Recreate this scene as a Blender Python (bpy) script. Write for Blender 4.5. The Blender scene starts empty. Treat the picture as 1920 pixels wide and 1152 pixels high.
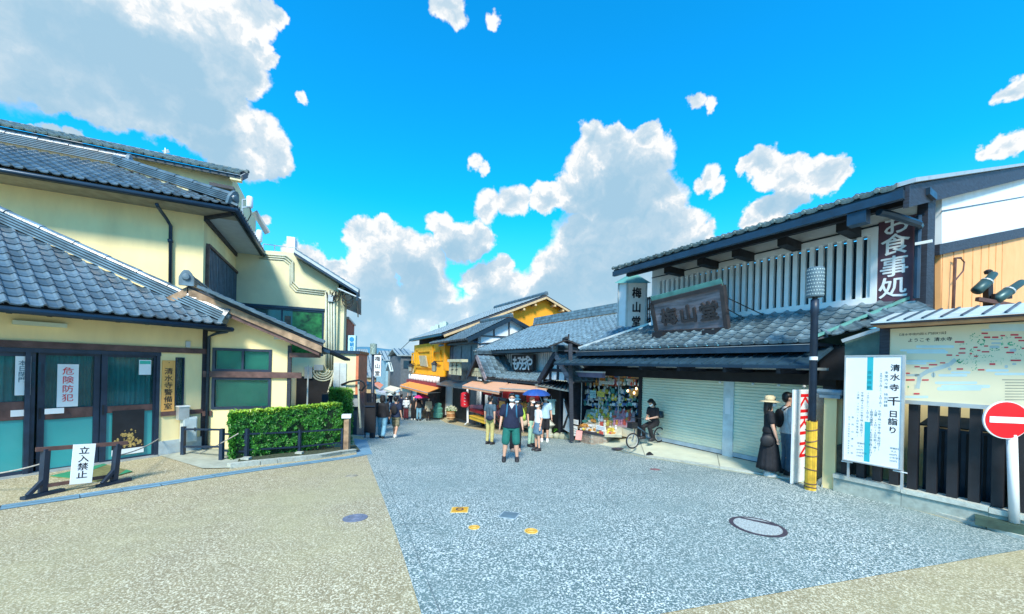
import bpy, math, random
from mathutils import Vector, Matrix, noise as mnoise
C = bpy.context
scene = C.scene
R = math.radians
random.seed(7)
# ------------------------------------------------------------------ camera
F = 700.0; CX = 960.0; CY = 688.0; TH = R(1.44); CAM = 1.6
_c, _s = math.cos(TH), math.sin(TH)
cam_d = bpy.data.cameras.new("camera")
cam_d.sensor_width = 36.0
cam_d.lens = 36.0*F/1920.0
cam_d.shift_y = (CY-576.0)/1920.0
cam_d.clip_start = 0.05; cam_d.clip_end = 20000
cam = bpy.data.objects.new("camera", cam_d)
scene.collection.objects.link(cam)
cam.matrix_world = Matrix(((_c, -_s, 0, 0), (0, 0, -1, 0), (_s, _c, 0, CAM), (0, 0, 0, 1)))
scene.camera = cam
# ------------------------------------------------------------------ colour management
scene.view_settings.view_transform = 'Standard'
scene.view_settings.look = 'None'
scene.view_settings.exposure = 0.42
scene.view_settings.gamma = 1.0
scene.view_settings.use_curve_mapping = False
scene.cycles.use_denoising = True
scene.cycles.max_bounces = 6
scene.cycles.diffuse_bounces = 3
scene.cycles.glossy_bounces = 3
scene.cycles.transparent_max_bounces = 8
# ------------------------------------------------------------------ sun
SUN_AZ = R(183); SUN_EL = R(43)          # compass style: 0 = +Y, clockwise
sd = Vector((math.sin(SUN_AZ)*math.cos(SUN_EL), math.cos(SUN_AZ)*math.cos(SUN_EL), math.sin(SUN_EL)))
sun_d = bpy.data.lights.new("sun", 'SUN'); sun_d.energy = 4.3; sun_d.angle = R(12); sun_d.color = (1.0, .92, .77)
sun = bpy.data.objects.new("sun", sun_d); scene.collection.objects.link(sun)
sun.rotation_euler = (-sd).to_track_quat('-Z', 'Y').to_euler()
# ------------------------------------------------------------------ pixel helpers
def ray(px, py):
    dx = px-CX; dy = py-CY
    return (dx*_c+dy*_s)/F, -(-dx*_s+dy*_c)/F
def at(px, py, Y):
    u, w = ray(px, py)
    return Vector((u*Y, Y, CAM+w*Y))
class Wall:
    """a vertical plane; s runs to the viewer's right along it, d comes out of it"""
    def __init__(S, x, y, deg):
        a = R(deg); n = Vector((math.cos(a), -math.sin(a)))
        if n.x*(-x)+n.y*(-y) < 0: n = -n
        S.n = n; S.o = Vector((x, y)); S.t = Vector((-n.y, n.x))
        S.N = Vector((n.x, n.y, 0)); S.T = Vector((S.t.x, S.t.y, 0))
    def p(S, s, z, d=0.0):
        return Vector((S.o.x+S.t.x*s+S.n.x*d, S.o.y+S.t.y*s+S.n.y*d, z))
    def hit(S, px, py, d=0.0):
        u, w = ray(px, py)
        k = S.n.dot(S.o)+d
        Y = k/(S.n.x*u+S.n.y)
        return Vector((u*Y, Y, CAM+w*Y))
    def l(S, px, py, d=0.0):
        P = S.hit(px, py, d)
        return (P.x-S.o.x)*S.t.x+(P.y-S.o.y)*S.t.y, P.z
def smoothstep(a, b, x):
    t = max(0.0, min(1.0, (x-a)/(b-a))); return t*t*(3-2*t)
def gz(x, y):
    s = -.37*x+.93*y
    k = .5
    s2 = 4.9+k*math.log(1+math.exp(min(40, (s-4.9)/k)))
    if s2 > 90: s2 = 90+(s2-90)*.75
    z = -.0915*s2
    z = max(z, -60.0)
    if x < -3.5:
        w = smoothstep(0, 4.3, -3.5-x)*(1-smoothstep(11.5, 17, y))
        if z < -.58: z = z*(1-w)-.58*w
    return z
def G(px, py):
    u, w = ray(px, py)
    lo, hi = .5, 400
    for i in range(400):
        m = .5*(1.02**i)
        if CAM+w*m <= gz(u*m, m): hi = m; lo = m/1.02; break
    for _ in range(30):
        m = (lo+hi)/2
        if CAM+w*m > gz(u*m, m): lo = m
        else: hi = m
    return Vector((u*hi, hi, gz(u*hi, hi)))
# ------------------------------------------------------------------ node helpers
class NT:
    def __init__(S, tree): S.t = tree; S.n = tree.nodes; S.k = tree.links
    def add(S, typ, ins=None, **kw):
        nd = S.n.new(typ)
        for a, b in kw.items(): setattr(nd, a, b)
        for a, b in (ins or {}).items():
            if isinstance(b, bpy.types.NodeSocket): S.k.new(b, nd.inputs[a])
            else: nd.inputs[a].default_value = b
        return nd
    def math(S, op, a, b=None, c=None, clamp=False):
        ins = {0: a}
        if b is not None: ins[1] = b
        if c is not None: ins[2] = c
        return S.add('ShaderNodeMath', ins, operation=op, use_clamp=clamp).outputs[0]
    def mix(S, f, a, b, blend='MIX'):
        nd = S.n.new('ShaderNodeMix'); nd.data_type = 'RGBA'; nd.blend_type = blend
        for i, v in ((0, f), (6, a), (7, b)):
            if isinstance(v, bpy.types.NodeSocket): S.k.new(v, nd.inputs[i])
            else:
                if i > 0 and len(v) == 3: v = (*v, 1)
                nd.inputs[i].default_value = v
        return nd.outputs[2]
    def rng(S, v, a, b, c=0.0, d=1.0, smooth=False):
        return S.add('ShaderNodeMapRange', {0: v, 1: a, 2: b, 3: c, 4: d}, interpolation_type='SMOOTHSTEP' if smooth else 'LINEAR').outputs[0]
    def noise(S, vec, scale, detail=4, rough=.5, color=False):
        nd = S.add('ShaderNodeTexNoise', {'Vector': vec, 'Scale': scale, 'Detail': detail, 'Roughness': rough})
        return nd.outputs[1 if color else 0]
# ------------------------------------------------------------------ world: sky with cumulus
world = bpy.data.worlds.new("World"); scene.world = world; world.use_nodes = True
wt = NT(world.node_tree); wt.n.clear()
SKY = .1
sky = wt.add('ShaderNodeTexSky', sky_type='NISHITA')
sky.sun_disc = False; sky.sun_elevation = SUN_EL; sky.sun_rotation = SUN_AZ
sky.air_density = 1.0; sky.dust_density = .4; sky.ozone_density = 3.0
tc = wt.add('ShaderNodeTexCoord').outputs['Generated']
dirn = wt.add('ShaderNodeVectorMath', {0: tc}, operation='NORMALIZE').outputs[0]
w1 = wt.noise(dirn, 7.0, 5, .6, True)
w2 = wt.add('ShaderNodeVectorMath', {0: w1, 1: (.5, .5, .5)}, operation='SUBTRACT').outputs[0]
w3 = wt.add('ShaderNodeVectorMath', {0: w2, 1: (.09, .09, .09), 2: dirn}, operation='MULTIPLY_ADD').outputs[0]
f1 = wt.noise(dirn, 30.0, 6, .62, True)
f2 = wt.add('ShaderNodeVectorMath', {0: f1, 1: (.5, .5, .5)}, operation='SUBTRACT').outputs[0]
wrp = wt.add('ShaderNodeVectorMath', {0: f2, 1: (.040, .040, .040), 2: w3}, operation='MULTIPLY_ADD').outputs[0]
BLOBS = [(-60,40,190),(70,60,150),(210,70,140),(320,110,120),(410,70,75),(450,25,50),(60,150,70),(180,180,60),(270,190,70),
 (380,210,80),(440,270,62),(490,275,50),(510,290,35),(440,130,60),(465,80,35),(505,20,28),(495,110,22),(330,230,40),
 (1110,262,32),(1150,250,28),(1150,290,50),(1218,250,32),(1205,300,55),(1105,320,50),(1160,370,75),(1220,390,60),(1070,362,38),(1020,378,28),
 (968,384,26),(915,388,26),(1120,470,85),(1040,505,50),(1210,480,75),(1285,425,40),(1315,440,30),(1050,560,80),(1160,560,95),(1250,500,60),
 (682,440,32),(720,428,24),(750,475,45),(820,418,30),(850,450,40),(890,448,34),(700,490,45),(640,515,38),(590,487,30),(560,470,22),(785,500,50),
 (690,560,60),(700,655,40),(760,668,40),(1010,640,50),(1090,640,60),(720,600,50),(900,600,50),(800,560,60),(905,530,38),(935,510,26),(950,560,50),(640,600,55),(740,625,60),(850,620,60),(960,620,60),
 (1440,318,36),(1485,328,36),(1535,330,34),(1560,335,22),(1405,318,20),(1330,328,18),(1308,342,14),(1345,350,14),(1480,368,30),(1440,400,34),(1415,420,25),
 (842,20,26),(858,42,17),(923,38,13),(888,303,13),(905,314,10),(1298,181,13),(1320,188,10),(1915,150,24),(1890,258,20),(1862,266,15),(1912,248,24),
 (130,258,18),(90,252,16),(60,250,12),(570,190,10),(493,410,12)]
SMALL = {(842,20),(858,42),(923,38),(888,303),(905,314),(1298,181),(1320,188),(1915,150),(1890,258),(1862,266),(1912,248),(130,258),(90,252),(60,250),(570,190),(493,410),(968,384),(915,388),(1330,328),(1308,342),(1345,350)}
F_s = None
wsm = wt.mix(.8, dirn, wrp)
wup = wt.add('ShaderNodeVectorMath', {0: wrp, 1: (-.012, 0, .062)}, operation='ADD').outputs[0]
F_u = None
for (bx, by, br) in BLOBS:
    u, w = ray(bx, by); v = Vector((u, 1, w)); ln = v.length; c = v/ln
    r = br*(1.3 if (bx, by) in SMALL else 1.1)/700.0*(1/ln**1.45)
    dd = wt.add('ShaderNodeVectorMath', {0: wsm if (bx, by) in SMALL else wrp, 1: tuple(c)}, operation='DISTANCE').outputs['Value']
    wgt = min(1.0, .35+br/55.0); e = wt.math('MULTIPLY_ADD', dd, -wgt/r, wgt)
    F_s = e if F_s is None else wt.math('MAXIMUM', F_s, e)
    if br >= 34 and (bx, by) not in SMALL:
        d2 = wt.add('ShaderNodeVectorMath', {0: wup, 1: tuple(c)}, operation='DISTANCE').outputs['Value']
        e2_ = wt.math('MULTIPLY_ADD', d2, -1.0/r, 1.0); F_u = e2_ if F_u is None else wt.math('MAXIMUM', F_u, e2_)
# clouds elsewhere: behind and beside the camera, the same sort of broken cumulus
sep = wt.add('ShaderNodeSeparateXYZ', {0: dirn})
back = wt.rng(sep.outputs[1], .50, .30, 0, 1)
bn = wt.noise(dirn, 3.2, 6, .58)
bk = wt.math('MULTIPLY', wt.rng(bn, .48, .62, -.6, .5), back)
bk2 = wt.math('SUBTRACT', bk, wt.math('SUBTRACT', 1.0, back))
F_s = wt.math('MAXIMUM', F_s, bk2)
alpha = wt.rng(F_s, -.06, .15, 0, 1, True)
off = Vector((-.35, -.25, .9)).normalized()*.016
n1 = wt.noise(wrp, 13.0, 5, .55)
sh = wt.add('ShaderNodeVectorMath', {0: wrp, 1: tuple(off)}, operation='ADD').outputs[0]
n2 = wt.noise(sh, 13.0, 4, .55)
lit = wt.math('SUBTRACT', n1, n2)
depth = wt.rng(F_s, .16, 1.05, 0, 1, True)
low = wt.noise(dirn, 5.0, 3, .5)
shu = wt.rng(F_u, -.15, .55, 0, 1, True)
dk = wt.math('MULTIPLY', wt.math('MULTIPLY_ADD', depth, .5, wt.math('MULTIPLY', shu, .80)), wt.rng(low, .30, .68, .35, 1.2))
dk = wt.math('MULTIPLY_ADD', wt.math('SUBTRACT', n1, .5), .7, dk)
dk = wt.math('SUBTRACT', dk, wt.math('MULTIPLY', lit, 2.4), clamp=True)
cloudc = wt.mix(dk, (.735, .745, .75), (.22, .42, .56))
dk = wt.math('DIVIDE', dk, wt.math('ADD', dk, .30))
cloudc = wt.mix(dk, (.74, .75, .755), (.15, .37, .54))
hz = wt.rng(sep.outputs[2], .02, .22, 1, 0)
cloudc = wt.mix(wt.math('MULTIPLY', hz, .35), cloudc, (.45, .72, .88))
skyt = wt.mix(1.0, sky.outputs[0], (.05, 2.08, 2.85), 'MULTIPLY')
skys = wt.add('ShaderNodeVectorMath', {0: skyt, 1: (SKY, SKY, SKY)}, operation='MULTIPLY').outputs[0]
skys = wt.mix(wt.math('MULTIPLY', wt.rng(sep.outputs[2], 0.0, .40, 1, 0, True), .85), skys, (.20, .50, .78))
allsky = wt.mix(alpha, skys, cloudc)
fin = wt.add('ShaderNodeVectorMath', {0: allsky, 1: (1/SKY, 1/SKY, 1/SKY)}, operation='MULTIPLY').outputs[0]
bg = wt.add('ShaderNodeBackground', {'Color': fin, 'Strength': SKY})
wo = wt.add('ShaderNodeOutputWorld', {0: bg.outputs[0]})
world.cycles.sampling_method = 'MANUAL'
world.cycles.sample_map_resolution = 512
# ------------------------------------------------------------------ materials
MATS = {}
def M(name, col, rough=.7, metal=0.0, var=.12, scale=4.0, bump=0.0, bscale=40.0, objvar=0.0, col2=None, emit=0.0, spec=.5, alpha=1.0, stretch=None, trans=0.0, coat=0.0):
    if name in MATS: return MATS[name]
    m = bpy.data.materials.new(name); m.use_nodes = True
    t = NT(m.node_tree); b = t.n['Principled BSDF']
    geo = t.add('ShaderNodeTexCoord').outputs['Object']
    if stretch: geo = t.add('ShaderNodeMapping', {0: geo, 3: stretch}).outputs[0]
    nz = t.noise(geo, scale, 5, .6)
    dark = tuple(x*(1-var*2) for x in col); lite = tuple(min(1, x*(1+var)) for x in col)
    c = t.mix(t.rng(nz, .3, .7), dark if col2 is None else col2, lite)
    if objvar:
        oi = t.add('ShaderNodeObjectInfo').outputs['Random']
        hs = t.add('ShaderNodeHueSaturation', {'Hue': .5, 'Saturation': 1.0, 'Value': t.rng(oi, 0, 1, 1-objvar, 1+objvar), 'Fac': 1.0, 'Color': c})
        c = hs.outputs[0]
    t.k.new(c, b.inputs['Base Color'])
    rr = t.rng(nz, .3, .7, min(1, rough+.08), max(0, rough-.06))
    t.k.new(rr, b.inputs['Roughness'])
    b.inputs['Metallic'].default_value = metal
    b.inputs['Specular IOR Level'].default_value = spec
    if trans: b.inputs['Transmission Weight'].default_value = trans
    if coat: b.inputs['Coat Weight'].default_value = coat
    if bump:
        n2 = t.noise(geo, bscale, 4, .6)
        bp = t.add('ShaderNodeBump', {'Strength': bump, 'Distance': .02, 'Height': n2})
        t.k.new(bp.outputs[0], b.inputs['Normal'])
    if emit:
        b.inputs['Emission Color'].default_value = (*col, 1); b.inputs['Emission Strength'].default_value = emit
    if alpha < 1: b.inputs['Alpha'].default_value = alpha
    MATS[name] = m
    return m
def aggregate(name, dark, mid, light, sc=46.0, thr=.5, patch=(1, 1, 1)):
    m = bpy.data.materials.new(name); m.use_nodes = True
    t = NT(m.node_tree); b = t.n['Principled BSDF']
    g = t.add('ShaderNodeTexCoord').outputs['Object']
    wv = t.noise(g, sc*.55, 2, .5, True)
    gw = t.add('ShaderNodeVectorMath', {0: wv, 1: (.03, .03, .03), 2: g}, operation='MULTIPLY_ADD').outputs[0]
    n = t.noise(gw, sc, 3, .62)
    st = t.rng(n, thr-.03, thr+.07)
    v = t.add('ShaderNodeTexVoronoi', {'Vector': gw, 'Scale': sc*1.6})
    vc = t.rng(v.outputs['Distance'], .1, .6)
    big = t.noise(g, .55, 5, .6)
    mid2 = t.noise(g, 4.0, 4, .6)
    c = t.mix(st, t.mix(vc, mid, dark), light)
    c = t.mix(t.rng(big, .40, .66, 0, .55), c, tuple(mid[i]*patch[i] for i in range(3)))
    c = t.mix(1.0, c, t.mix(t.rng(mid2, .3, .7), (.90, .90, .90), (1.05, 1.05, 1.05)), 'MULTIPLY')
    t.k.new(c, b.inputs['Base Color'])
    b.inputs['Roughness'].default_value = .8
    bp = t.add('ShaderNodeBump', {'Strength': .6, 'Distance': .006, 'Height': n})
    t.k.new(bp.outputs[0], b.inputs['Normal'])
    MATS[name] = m
    return m
# ------------------------------------------------------------------ object helpers
COL = scene.collection
def tagit(o, label=None, cat=None, group=None, kind=None):
    if label: o['label'] = label
    if cat: o['category'] = cat
    if group: o['group'] = group
    if kind: o['kind'] = kind
    return o
def thing(name, label, cat, loc=(0, 0, 0), group=None):
    o = bpy.data.objects.new(name, None); COL.objects.link(o)
    o.empty_display_size = .2
    o.matrix_world = Matrix.Translation(Vector(loc)); o.location = loc
    return tagit(o, label, cat, group)
def origin(o):
    v = Vector((0, 0, 0))
    while o is not None: v += o.location; o = o.parent
    return v
class MB:
    def __init__(S): S.v = []; S.f = []; S.m = []
    def add(S, vs, fs, m=0):
        b = len(S.v); S.v += [Vector(x) for x in vs]
        for f in fs: S.f.append(tuple(i+b for i in f)); S.m.append(m)
        return S
    def obox(S, o, a, b, c, m=0):
        o, a, b, c = Vector(o), Vector(a), Vector(b), Vector(c)
        vs = [o, o+a, o+a+b, o+b, o+c, o+a+c, o+a+b+c, o+b+c]
        fs = [(0, 3, 2, 1), (4, 5, 6, 7), (0, 1, 5, 4), (1, 2, 6, 5), (2, 3, 7, 6), (3, 0, 4, 7)]
        if a.cross(b).dot(c) < 0: fs = [tuple(reversed(f)) for f in fs]
        return S.add(vs, fs, m)
    def box(S, c, sx, sy, sz, rz=0.0, m=0):
        c = Vector(c); a = Vector((math.cos(rz), math.sin(rz), 0)); b = Vector((-math.sin(rz), math.cos(rz), 0)); k = Vector((0, 0, 1))
        return S.obox(c-a*sx/2-b*sy/2-k*sz/2, a*sx, b*sy, k*sz, m)
    def wb(S, W, s0, s1, z0, z1, d0, d1, m=0):
        return S.obox(W.p(s0, z0, d0), W.T*(s1-s0), W.N*(d1-d0), Vector((0, 0, z1-z0)), m)
    def wp(S, W, x0, y0, x1, y1, d0, d1, m=0, dm=None):
        dm = d1 if dm is None else dm
        s0, z1 = W.l(x0, y0, dm); s1, z0 = W.l(x1, y1, dm)
        return S.wb(W, s0, s1, z0, z1, d0, d1, m)
    def bar(S, p, q, w, h, up=(0, 0, 1), m=0):
        p, q = Vector(p), Vector(q); d = (q-p); up = Vector(up)
        a = d.normalized().cross(up)
        if a.length < 1e-4: a = Vector((1, 0, 0))
        a.normalize(); b = a.cross(d.normalized()).normalized()
        return S.obox(p-a*w/2-b*h/2, a*w, b*h, d, m)
    def tube(S, pts, r, n=8, m=0, cap=True, sq=1.0):
        pts = [Vector(p) for p in pts]; k = len(pts)
        rr = r if isinstance(r, (list, tuple)) else [r]*k
        rings = []; up0 = None
        for i, p in enumerate(pts):
            d = (pts[min(i+1, k-1)]-pts[max(i-1, 0)]).normalized()
            if up0 is None:
                up0 = Vector((0, 0, 1)) if abs(d.z) < .9 else Vector((0, 1, 0))
            a = d.cross(up0)
            if a.length < 1e-3: a = d.cross(Vector((1, .2, 0)))
            a.normalize(); b = a.cross(d).normalized(); up0 = b
            rings.append([p+a*math.cos(2*math.pi*j/n)*rr[i]+b*math.sin(2*math.pi*j/n)*rr[i]*sq for j in range(n)])
        return S.loft(rings, m, cap)
    def loft(S, rings, m=0, cap=True, closed=True):
        n = len(rings[0]); vs = [v for r_ in rings for v in r_]; fs = []
        for i in range(len(rings)-1):
            for j in range(n if closed else n-1):
                fs.append((i*n+j, i*n+(j+1) % n, (i+1)*n+(j+1) % n, (i+1)*n+j))
        if cap:
            fs.append(tuple(reversed(range(n)))); fs.append(tuple(range((len(rings)-1)*n, len(rings)*n)))
        return S.add(vs, fs, m)
    def lathe(S, c, prof, n=16, m=0, axis=None):
        c = Vector(c); rings = []
        q = Vector((0, 0, 1)).rotation_difference(Vector(axis)) if axis is not None else None
        for r, z in prof:
            ring = []
            for j in range(n):
                v = Vector((r*math.cos(2*math.pi*j/n), r*math.sin(2*math.pi*j/n), z))
                if q: v = q @ v
                ring.append(c+v)
            rings.append(ring)
        return S.loft(rings, m)
    def ell(S, c, rx, ry, rz, nu=12, nv=8, m=0, rot=None, z0=-1.0, z1=1.0):
        c = Vector(c); rings = []
        for i in range(nv+1):
            t = z0+(z1-z0)*i/nv; ph = math.asin(max(-1, min(1, t)))
            if z0 == -1.0 and z1 == 1.0: ph = -math.pi/2+math.pi*i/nv
            rr = max(.02, math.cos(ph)); ring = []
            for j in range(nu):
                a = 2*math.pi*j/nu; v = Vector((rx*rr*math.cos(a), ry*rr*math.sin(a), rz*math.sin(ph)))
                if rot is not None: v = rot @ v
                ring.append(c+v)
            rings.append(ring)
        return S.loft(rings, m)
    def poly(S, pts, m=0): return S.add(pts, [tuple(range(len(pts)))], m)
    def prism(S, pts, vec, m=0):
        pts = [Vector(p) for p in pts]; vec = Vector(vec); n = len(pts)
        nn = Vector((0, 0, 0))
        for i in range(n): nn += pts[i].cross(pts[(i+1) % n])
        if nn.dot(vec) > 0: pts = pts[::-1]
        vs = pts+[p+vec for p in pts]
        fs = [tuple(range(n)), tuple(range(2*n-1, n-1, -1))]+[(i, n+i, n+(i+1) % n, (i+1) % n) for i in range(n)]
        return S.add(vs, fs, m)
    def sheet(S, grid, m=0):
        nr = len(grid); nc = len(grid[0])
        return S.add([p for r_ in grid for p in r_], [(i*nc+j, i*nc+j+1, (i+1)*nc+j+1, (i+1)*nc+j) for i in range(nr-1) for j in range(nc-1)], m)
    def mesh(S, name, mats, off=Vector((0, 0, 0)), smooth=False):
        me = bpy.data.meshes.new(name)
        me.from_pydata([tuple(v-off) for v in S.v], [], S.f)
        ml = mats if isinstance(mats, (list, tuple)) else [mats]
        for x in ml: me.materials.append(x)
        if len(ml) > 1: me.polygons.foreach_set('material_index', S.m)
        if smooth: me.polygons.foreach_set('use_smooth', [True]*len(me.polygons))
        me.update()
        return me
    def build(S, name, mats, parent=None, smooth=False, kind=None, label=None, loc=None):
        if parent is not None: off = origin(parent)
        else: off = Vector((0, 0, 0))
        L = Vector((0, 0, 0))
        if loc is not None: L = Vector(loc)-off; off = Vector(loc)
        o = bpy.data.objects.new(name, S.mesh(name, mats, off, smooth)); COL.objects.link(o)
        o.location = L
        if parent is not None: o.parent = parent
        if kind: o['kind'] = kind
        if label: o['label'] = label
        return o
def inst(name, me, parent, mat4):
    """an object sharing mesh me, placed by a world matrix under parent"""
    o = bpy.data.objects.new(name, me); COL.objects.link(o)
    if parent is not None:
        o.parent = parent; o.matrix_local = Matrix.Translation(-origin(parent)) @ mat4
    else: o.matrix_world = mat4
    return o
def fr(o, x, y, z):
    return Matrix(((x[0], y[0], z[0], o[0]), (x[1], y[1], z[1], o[1]), (x[2], y[2], z[2], o[2]), (0, 0, 0, 1)))
# ------------------------------------------------------------------ text
_gl = {}
def glyph(ch, bold=.0):
    k = (ch, bold)
    if k in _gl: return _gl[k]
    cu = bpy.data.curves.new("g", 'FONT'); cu.body = ch; cu.resolution_u = 2; cu.offset = bold
    o = bpy.data.objects.new("g", cu); COL.objects.link(o)
    dg = C.evaluated_depsgraph_get()
    me = bpy.data.meshes.new_from_object(o.evaluated_get(dg))
    vs = [v.co.copy() for v in me.vertices]; fs = [tuple(p.vertices) for p in me.polygons]
    # boundary edges for side walls
    cnt = {}
    for f in fs:
        for i in range(len(f)):
            e = (f[i], f[(i+1) % len(f)]); cnt[tuple(sorted(e))] = cnt.get(tuple(sorted(e)), 0)+1
    be = [(f[i], f[(i+1) % len(f)]) for f in fs for i in range(len(f)) if cnt[tuple(sorted((f[i], f[(i+1) % len(f)])))] == 1]
    bpy.data.objects.remove(o); bpy.data.curves.remove(cu); bpy.data.meshes.remove(me)
    _gl[k] = (vs, fs, be)
    return _gl[k]
def text(s, o, right, up, nrm, size, mat, parent, vertical=True, depth=.004, bold=0.0, step=1.0, name='lettering', mb=None, sx=1.0):
    if mb is None and vertical and len(s) > 1 and size >= .1:
        for i, ch in enumerate(s): text(ch, Vector(o)-Vector(up)*size*step*i, right, up, nrm, size, mat, parent, True, depth, bold, 1.0, 'character', None, sx)
        return None
    if bold and mb is None:
        mb = MB(); o = Vector(o); nv_ = Vector(nrm)
        for k, (a, b) in enumerate(((-1, 0), (1, 0), (0, -1), (0, 1))):
            text(s, o+Vector(right)*size*bold*a+Vector(up)*size*bold*b+nv_*k*.0002, right, up, nrm, size, mat, parent, vertical, depth, 0, step, name, mb, sx)
        return mb.build(name, mat, parent)
    """o = centre of the first character (vertical) or left end of the line (horizontal)"""
    own = mb is None
    if own: mb = MB()
    o, right, up, nrm = Vector(o), Vector(right), Vector(up), Vector(nrm)
    x = 0.0
    for i, ch in enumerate(s):
        if ch == ' ':
            x += .5*step if not vertical else 1*step; continue
        vs, fs, be = glyph(ch, bold)
        if not vs: x += step; continue
        cjk = ord(ch) > 0x2000
        w = 1.0 if cjk else max(v.x for v in vs)+.06
        ox = -.5*w if vertical else 0
        base = o-up*size*(x if vertical else 0)+right*size*sx*(0 if vertical else x)
        P = [base+right*(v.x+ox)*size*sx+up*(v.y-.38)*size for v in vs]
        if depth:
            n = len(P)
            mb.add([p+nrm*depth for p in P]+P, list(fs)+[(b_, a_, a_+n, b_+n) for a_, b_ in be])
        else: mb.add(P, fs)
        x += step if (vertical or cjk) else w
    if own: return mb.build(name, mat, parent)
    return mb
def wtext(W, s, cs, cz, size, d, mat, parent, **kw):
    return text(s, W.p(cs, cz, d), W.T, (0, 0, 1), W.N, size, mat, parent, **kw)
# ------------------------------------------------------------------ common materials
m_beige = aggregate('beige_aggregate', (.245, .20, .11), (.47, .41, .26), (.72, .66, .48), 54, .53, (.94, .98, .85))
m_street = aggregate('blue_grey_aggregate', (.07, .128, .130), (.17, .252, .260), (.74, .81, .79), 52, .525, (1.1, 1.05, 1.0))
m_tile = M('glazed_roof_tile', (.12, .185, .235), .30, var=.28, scale=3, objvar=.34, bump=.15, bscale=30, spec=.7)
m_tile2 = M('weathered_roof_tile', (.115, .18, .22), .36, var=.3, scale=5, objvar=.36, bump=.2, bscale=25, spec=.6)
m_tilegreen = M('mossy_roof_tile', (.12, .18, .19), .5, var=.3, scale=6, objvar=.25, bump=.3)
m_cream = M('cream_plaster', (.95, .77, .41), .9, var=.07, scale=1.6, stretch=(1, 1, .3), bump=.08, bscale=90)
m_cream2 = M('pale_cream_concrete', (.72, .68, .44), .9, var=.07, scale=.8, bump=.08, bscale=40)
m_white = M('white_plaster', (.74, .80, .84), .85, var=.05, scale=1.5)
m_timber = M('black_blue_timber', (.022, .028, .045), .55, var=.3, scale=6, stretch=(1, 1, 8))
m_brown = M('brown_timber', (.12, .062, .055), .6, var=.25, scale=6)
m_wood = M('weathered_wood', (.36, .24, .15), .75, var=.3, scale=5, bump=.2)
m_gutter = M('navy_gutter_metal', (.02, .05, .09), .35, var=.15, scale=4, metal=.3)
m_navy = M('dark_navy_frame', (.014, .032, .065), .45, var=.2)
m_stone = M('pale_granite', (.48, .52, .47), .8, var=.12, scale=14, objvar=.1, bump=.2)
m_blue_granite = M('blue_granite', (.17, .32, .43), .7, var=.12, scale=12, objvar=.12)
m_plinth = M('grey_blue_plinth', (.42, .50, .53), .85, var=.1, scale=6)
m_black = M('near_black', (.012, .013, .018), .6, var=.2)
m_dark = M('dark_interior', (.02, .017, .02), .9, var=.3)
m_ink = M('black_ink', (.012, .012, .02), .7, var=.0)
m_paper = M('white_paper', (.80, .84, .86), .7, var=.03, scale=3)
m_rope = M('grey_rope', (.42, .40, .36), .9, var=.2, scale=40)
m_metalw = M('white_painted_metal', (.78, .82, .84), .4, var=.04)
m_steel = M('galvanised_steel', (.50, .54, .55), .4, var=.1, metal=.4)
m_pipe = M('cream_conduit', (.56, .60, .48), .5, var=.1)
m_red = M('red_paint', (.75, .008, .015), .4, var=.03)
m_leafA = None
# ------------------------------------------------------------------ ground
xs = [-900, -400, -200, -100, -60, -40, -30, -24, -20, -17]+[-15+i*.5 for i in range(47)]+[9, 10, 12, 15, 20, 30, 45, 70, 120, 250, 500, 1200]
ys = [-40, -20, -10, -5, -2]+[i*.5 for i in range(0, 41)]+[21+i for i in range(0, 30)]+[52, 55, 60, 66, 73, 81, 90, 100, 112, 125, 140, 160, 190, 230, 290, 380, 500, 700, 1000, 1500, 2500, 4000]
MB().sheet([[Vector((x, y, gz(x, y))) for x in xs] for y in ys]).build('ground', m_beige, kind='structure', smooth=True)
# the blue-grey street surface, a sheet 4 mm above the plaza
pL0, pL1, pL2 = G(790, 1152), G(738, 990), G(690, 862)
pR0, pR1 = G(1240, 1152), G(1915, 1032)
def lerp(a, b, t): return a+(b-a)*t
def xleft(y):
    if y <= pL1.y: return pL0.x+(pL1.x-pL0.x)*(y-pL0.y)/(pL1.y-pL0.y)
    if y <= pL2.y: return pL1.x+(pL2.x-pL1.x)*(y-pL1.y)/(pL2.y-pL1.y)
    e = G(684, 830); f = Vector((-7.3, 18, 0)); g = Vector((-15.0, 42, 0)); h = Vector((-22, 60, 0)); k = Vector((-60, 150, 0))
    P = [pL2, e, f, g, h, k]
    for a, b in zip(P, P[1:]):
        if y <= b.y: return a.x+(b.x-a.x)*(y-a.y)/(b.y-a.y)
    return k.x
def xright(y):
    if y < pR1.y:
        return pR0.x+(pR1.x-pR0.x)*(y-pR0.y)/(pR1.y-pR0.y)
    P = [pR1, G(1975, 1025), G(1925, 1013), G(1850, 994), G(1740, 964), G(1640, 938), G(1540, 914), G(1350, 880), G(1210, 858), G(1085, 826), G(935, 815), G(830, 790), Vector((-6.5, 30, 0)), Vector((-9.5, 42, 0)), Vector((-17, 60, 0)), Vector((-50, 150, 0))]
    for a, b in zip(P, P[1:]):
        if y <= b.y: return a.x+(b.x-a.x)*(y-a.y)/max(.001, (b.y-a.y))
    return -50
ystart = pL0.y
for i in range(200):
    if xright(ystart) <= xleft(ystart)+.02: break
    ystart -= .02
rows = []
yy = ystart
while yy < 150:
    a, b = xleft(yy), xright(yy); n = 14
    rows.append([Vector((a+(b-a)*j/n, yy, gz(a+(b-a)*j/n, yy)+.006)) for j in range(n+1)])
    yy += .25 if yy < 20 else (1.0 if yy < 60 else 5)
MB().sheet(rows).build('street', m_street, kind='structure', smooth=True)
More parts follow.
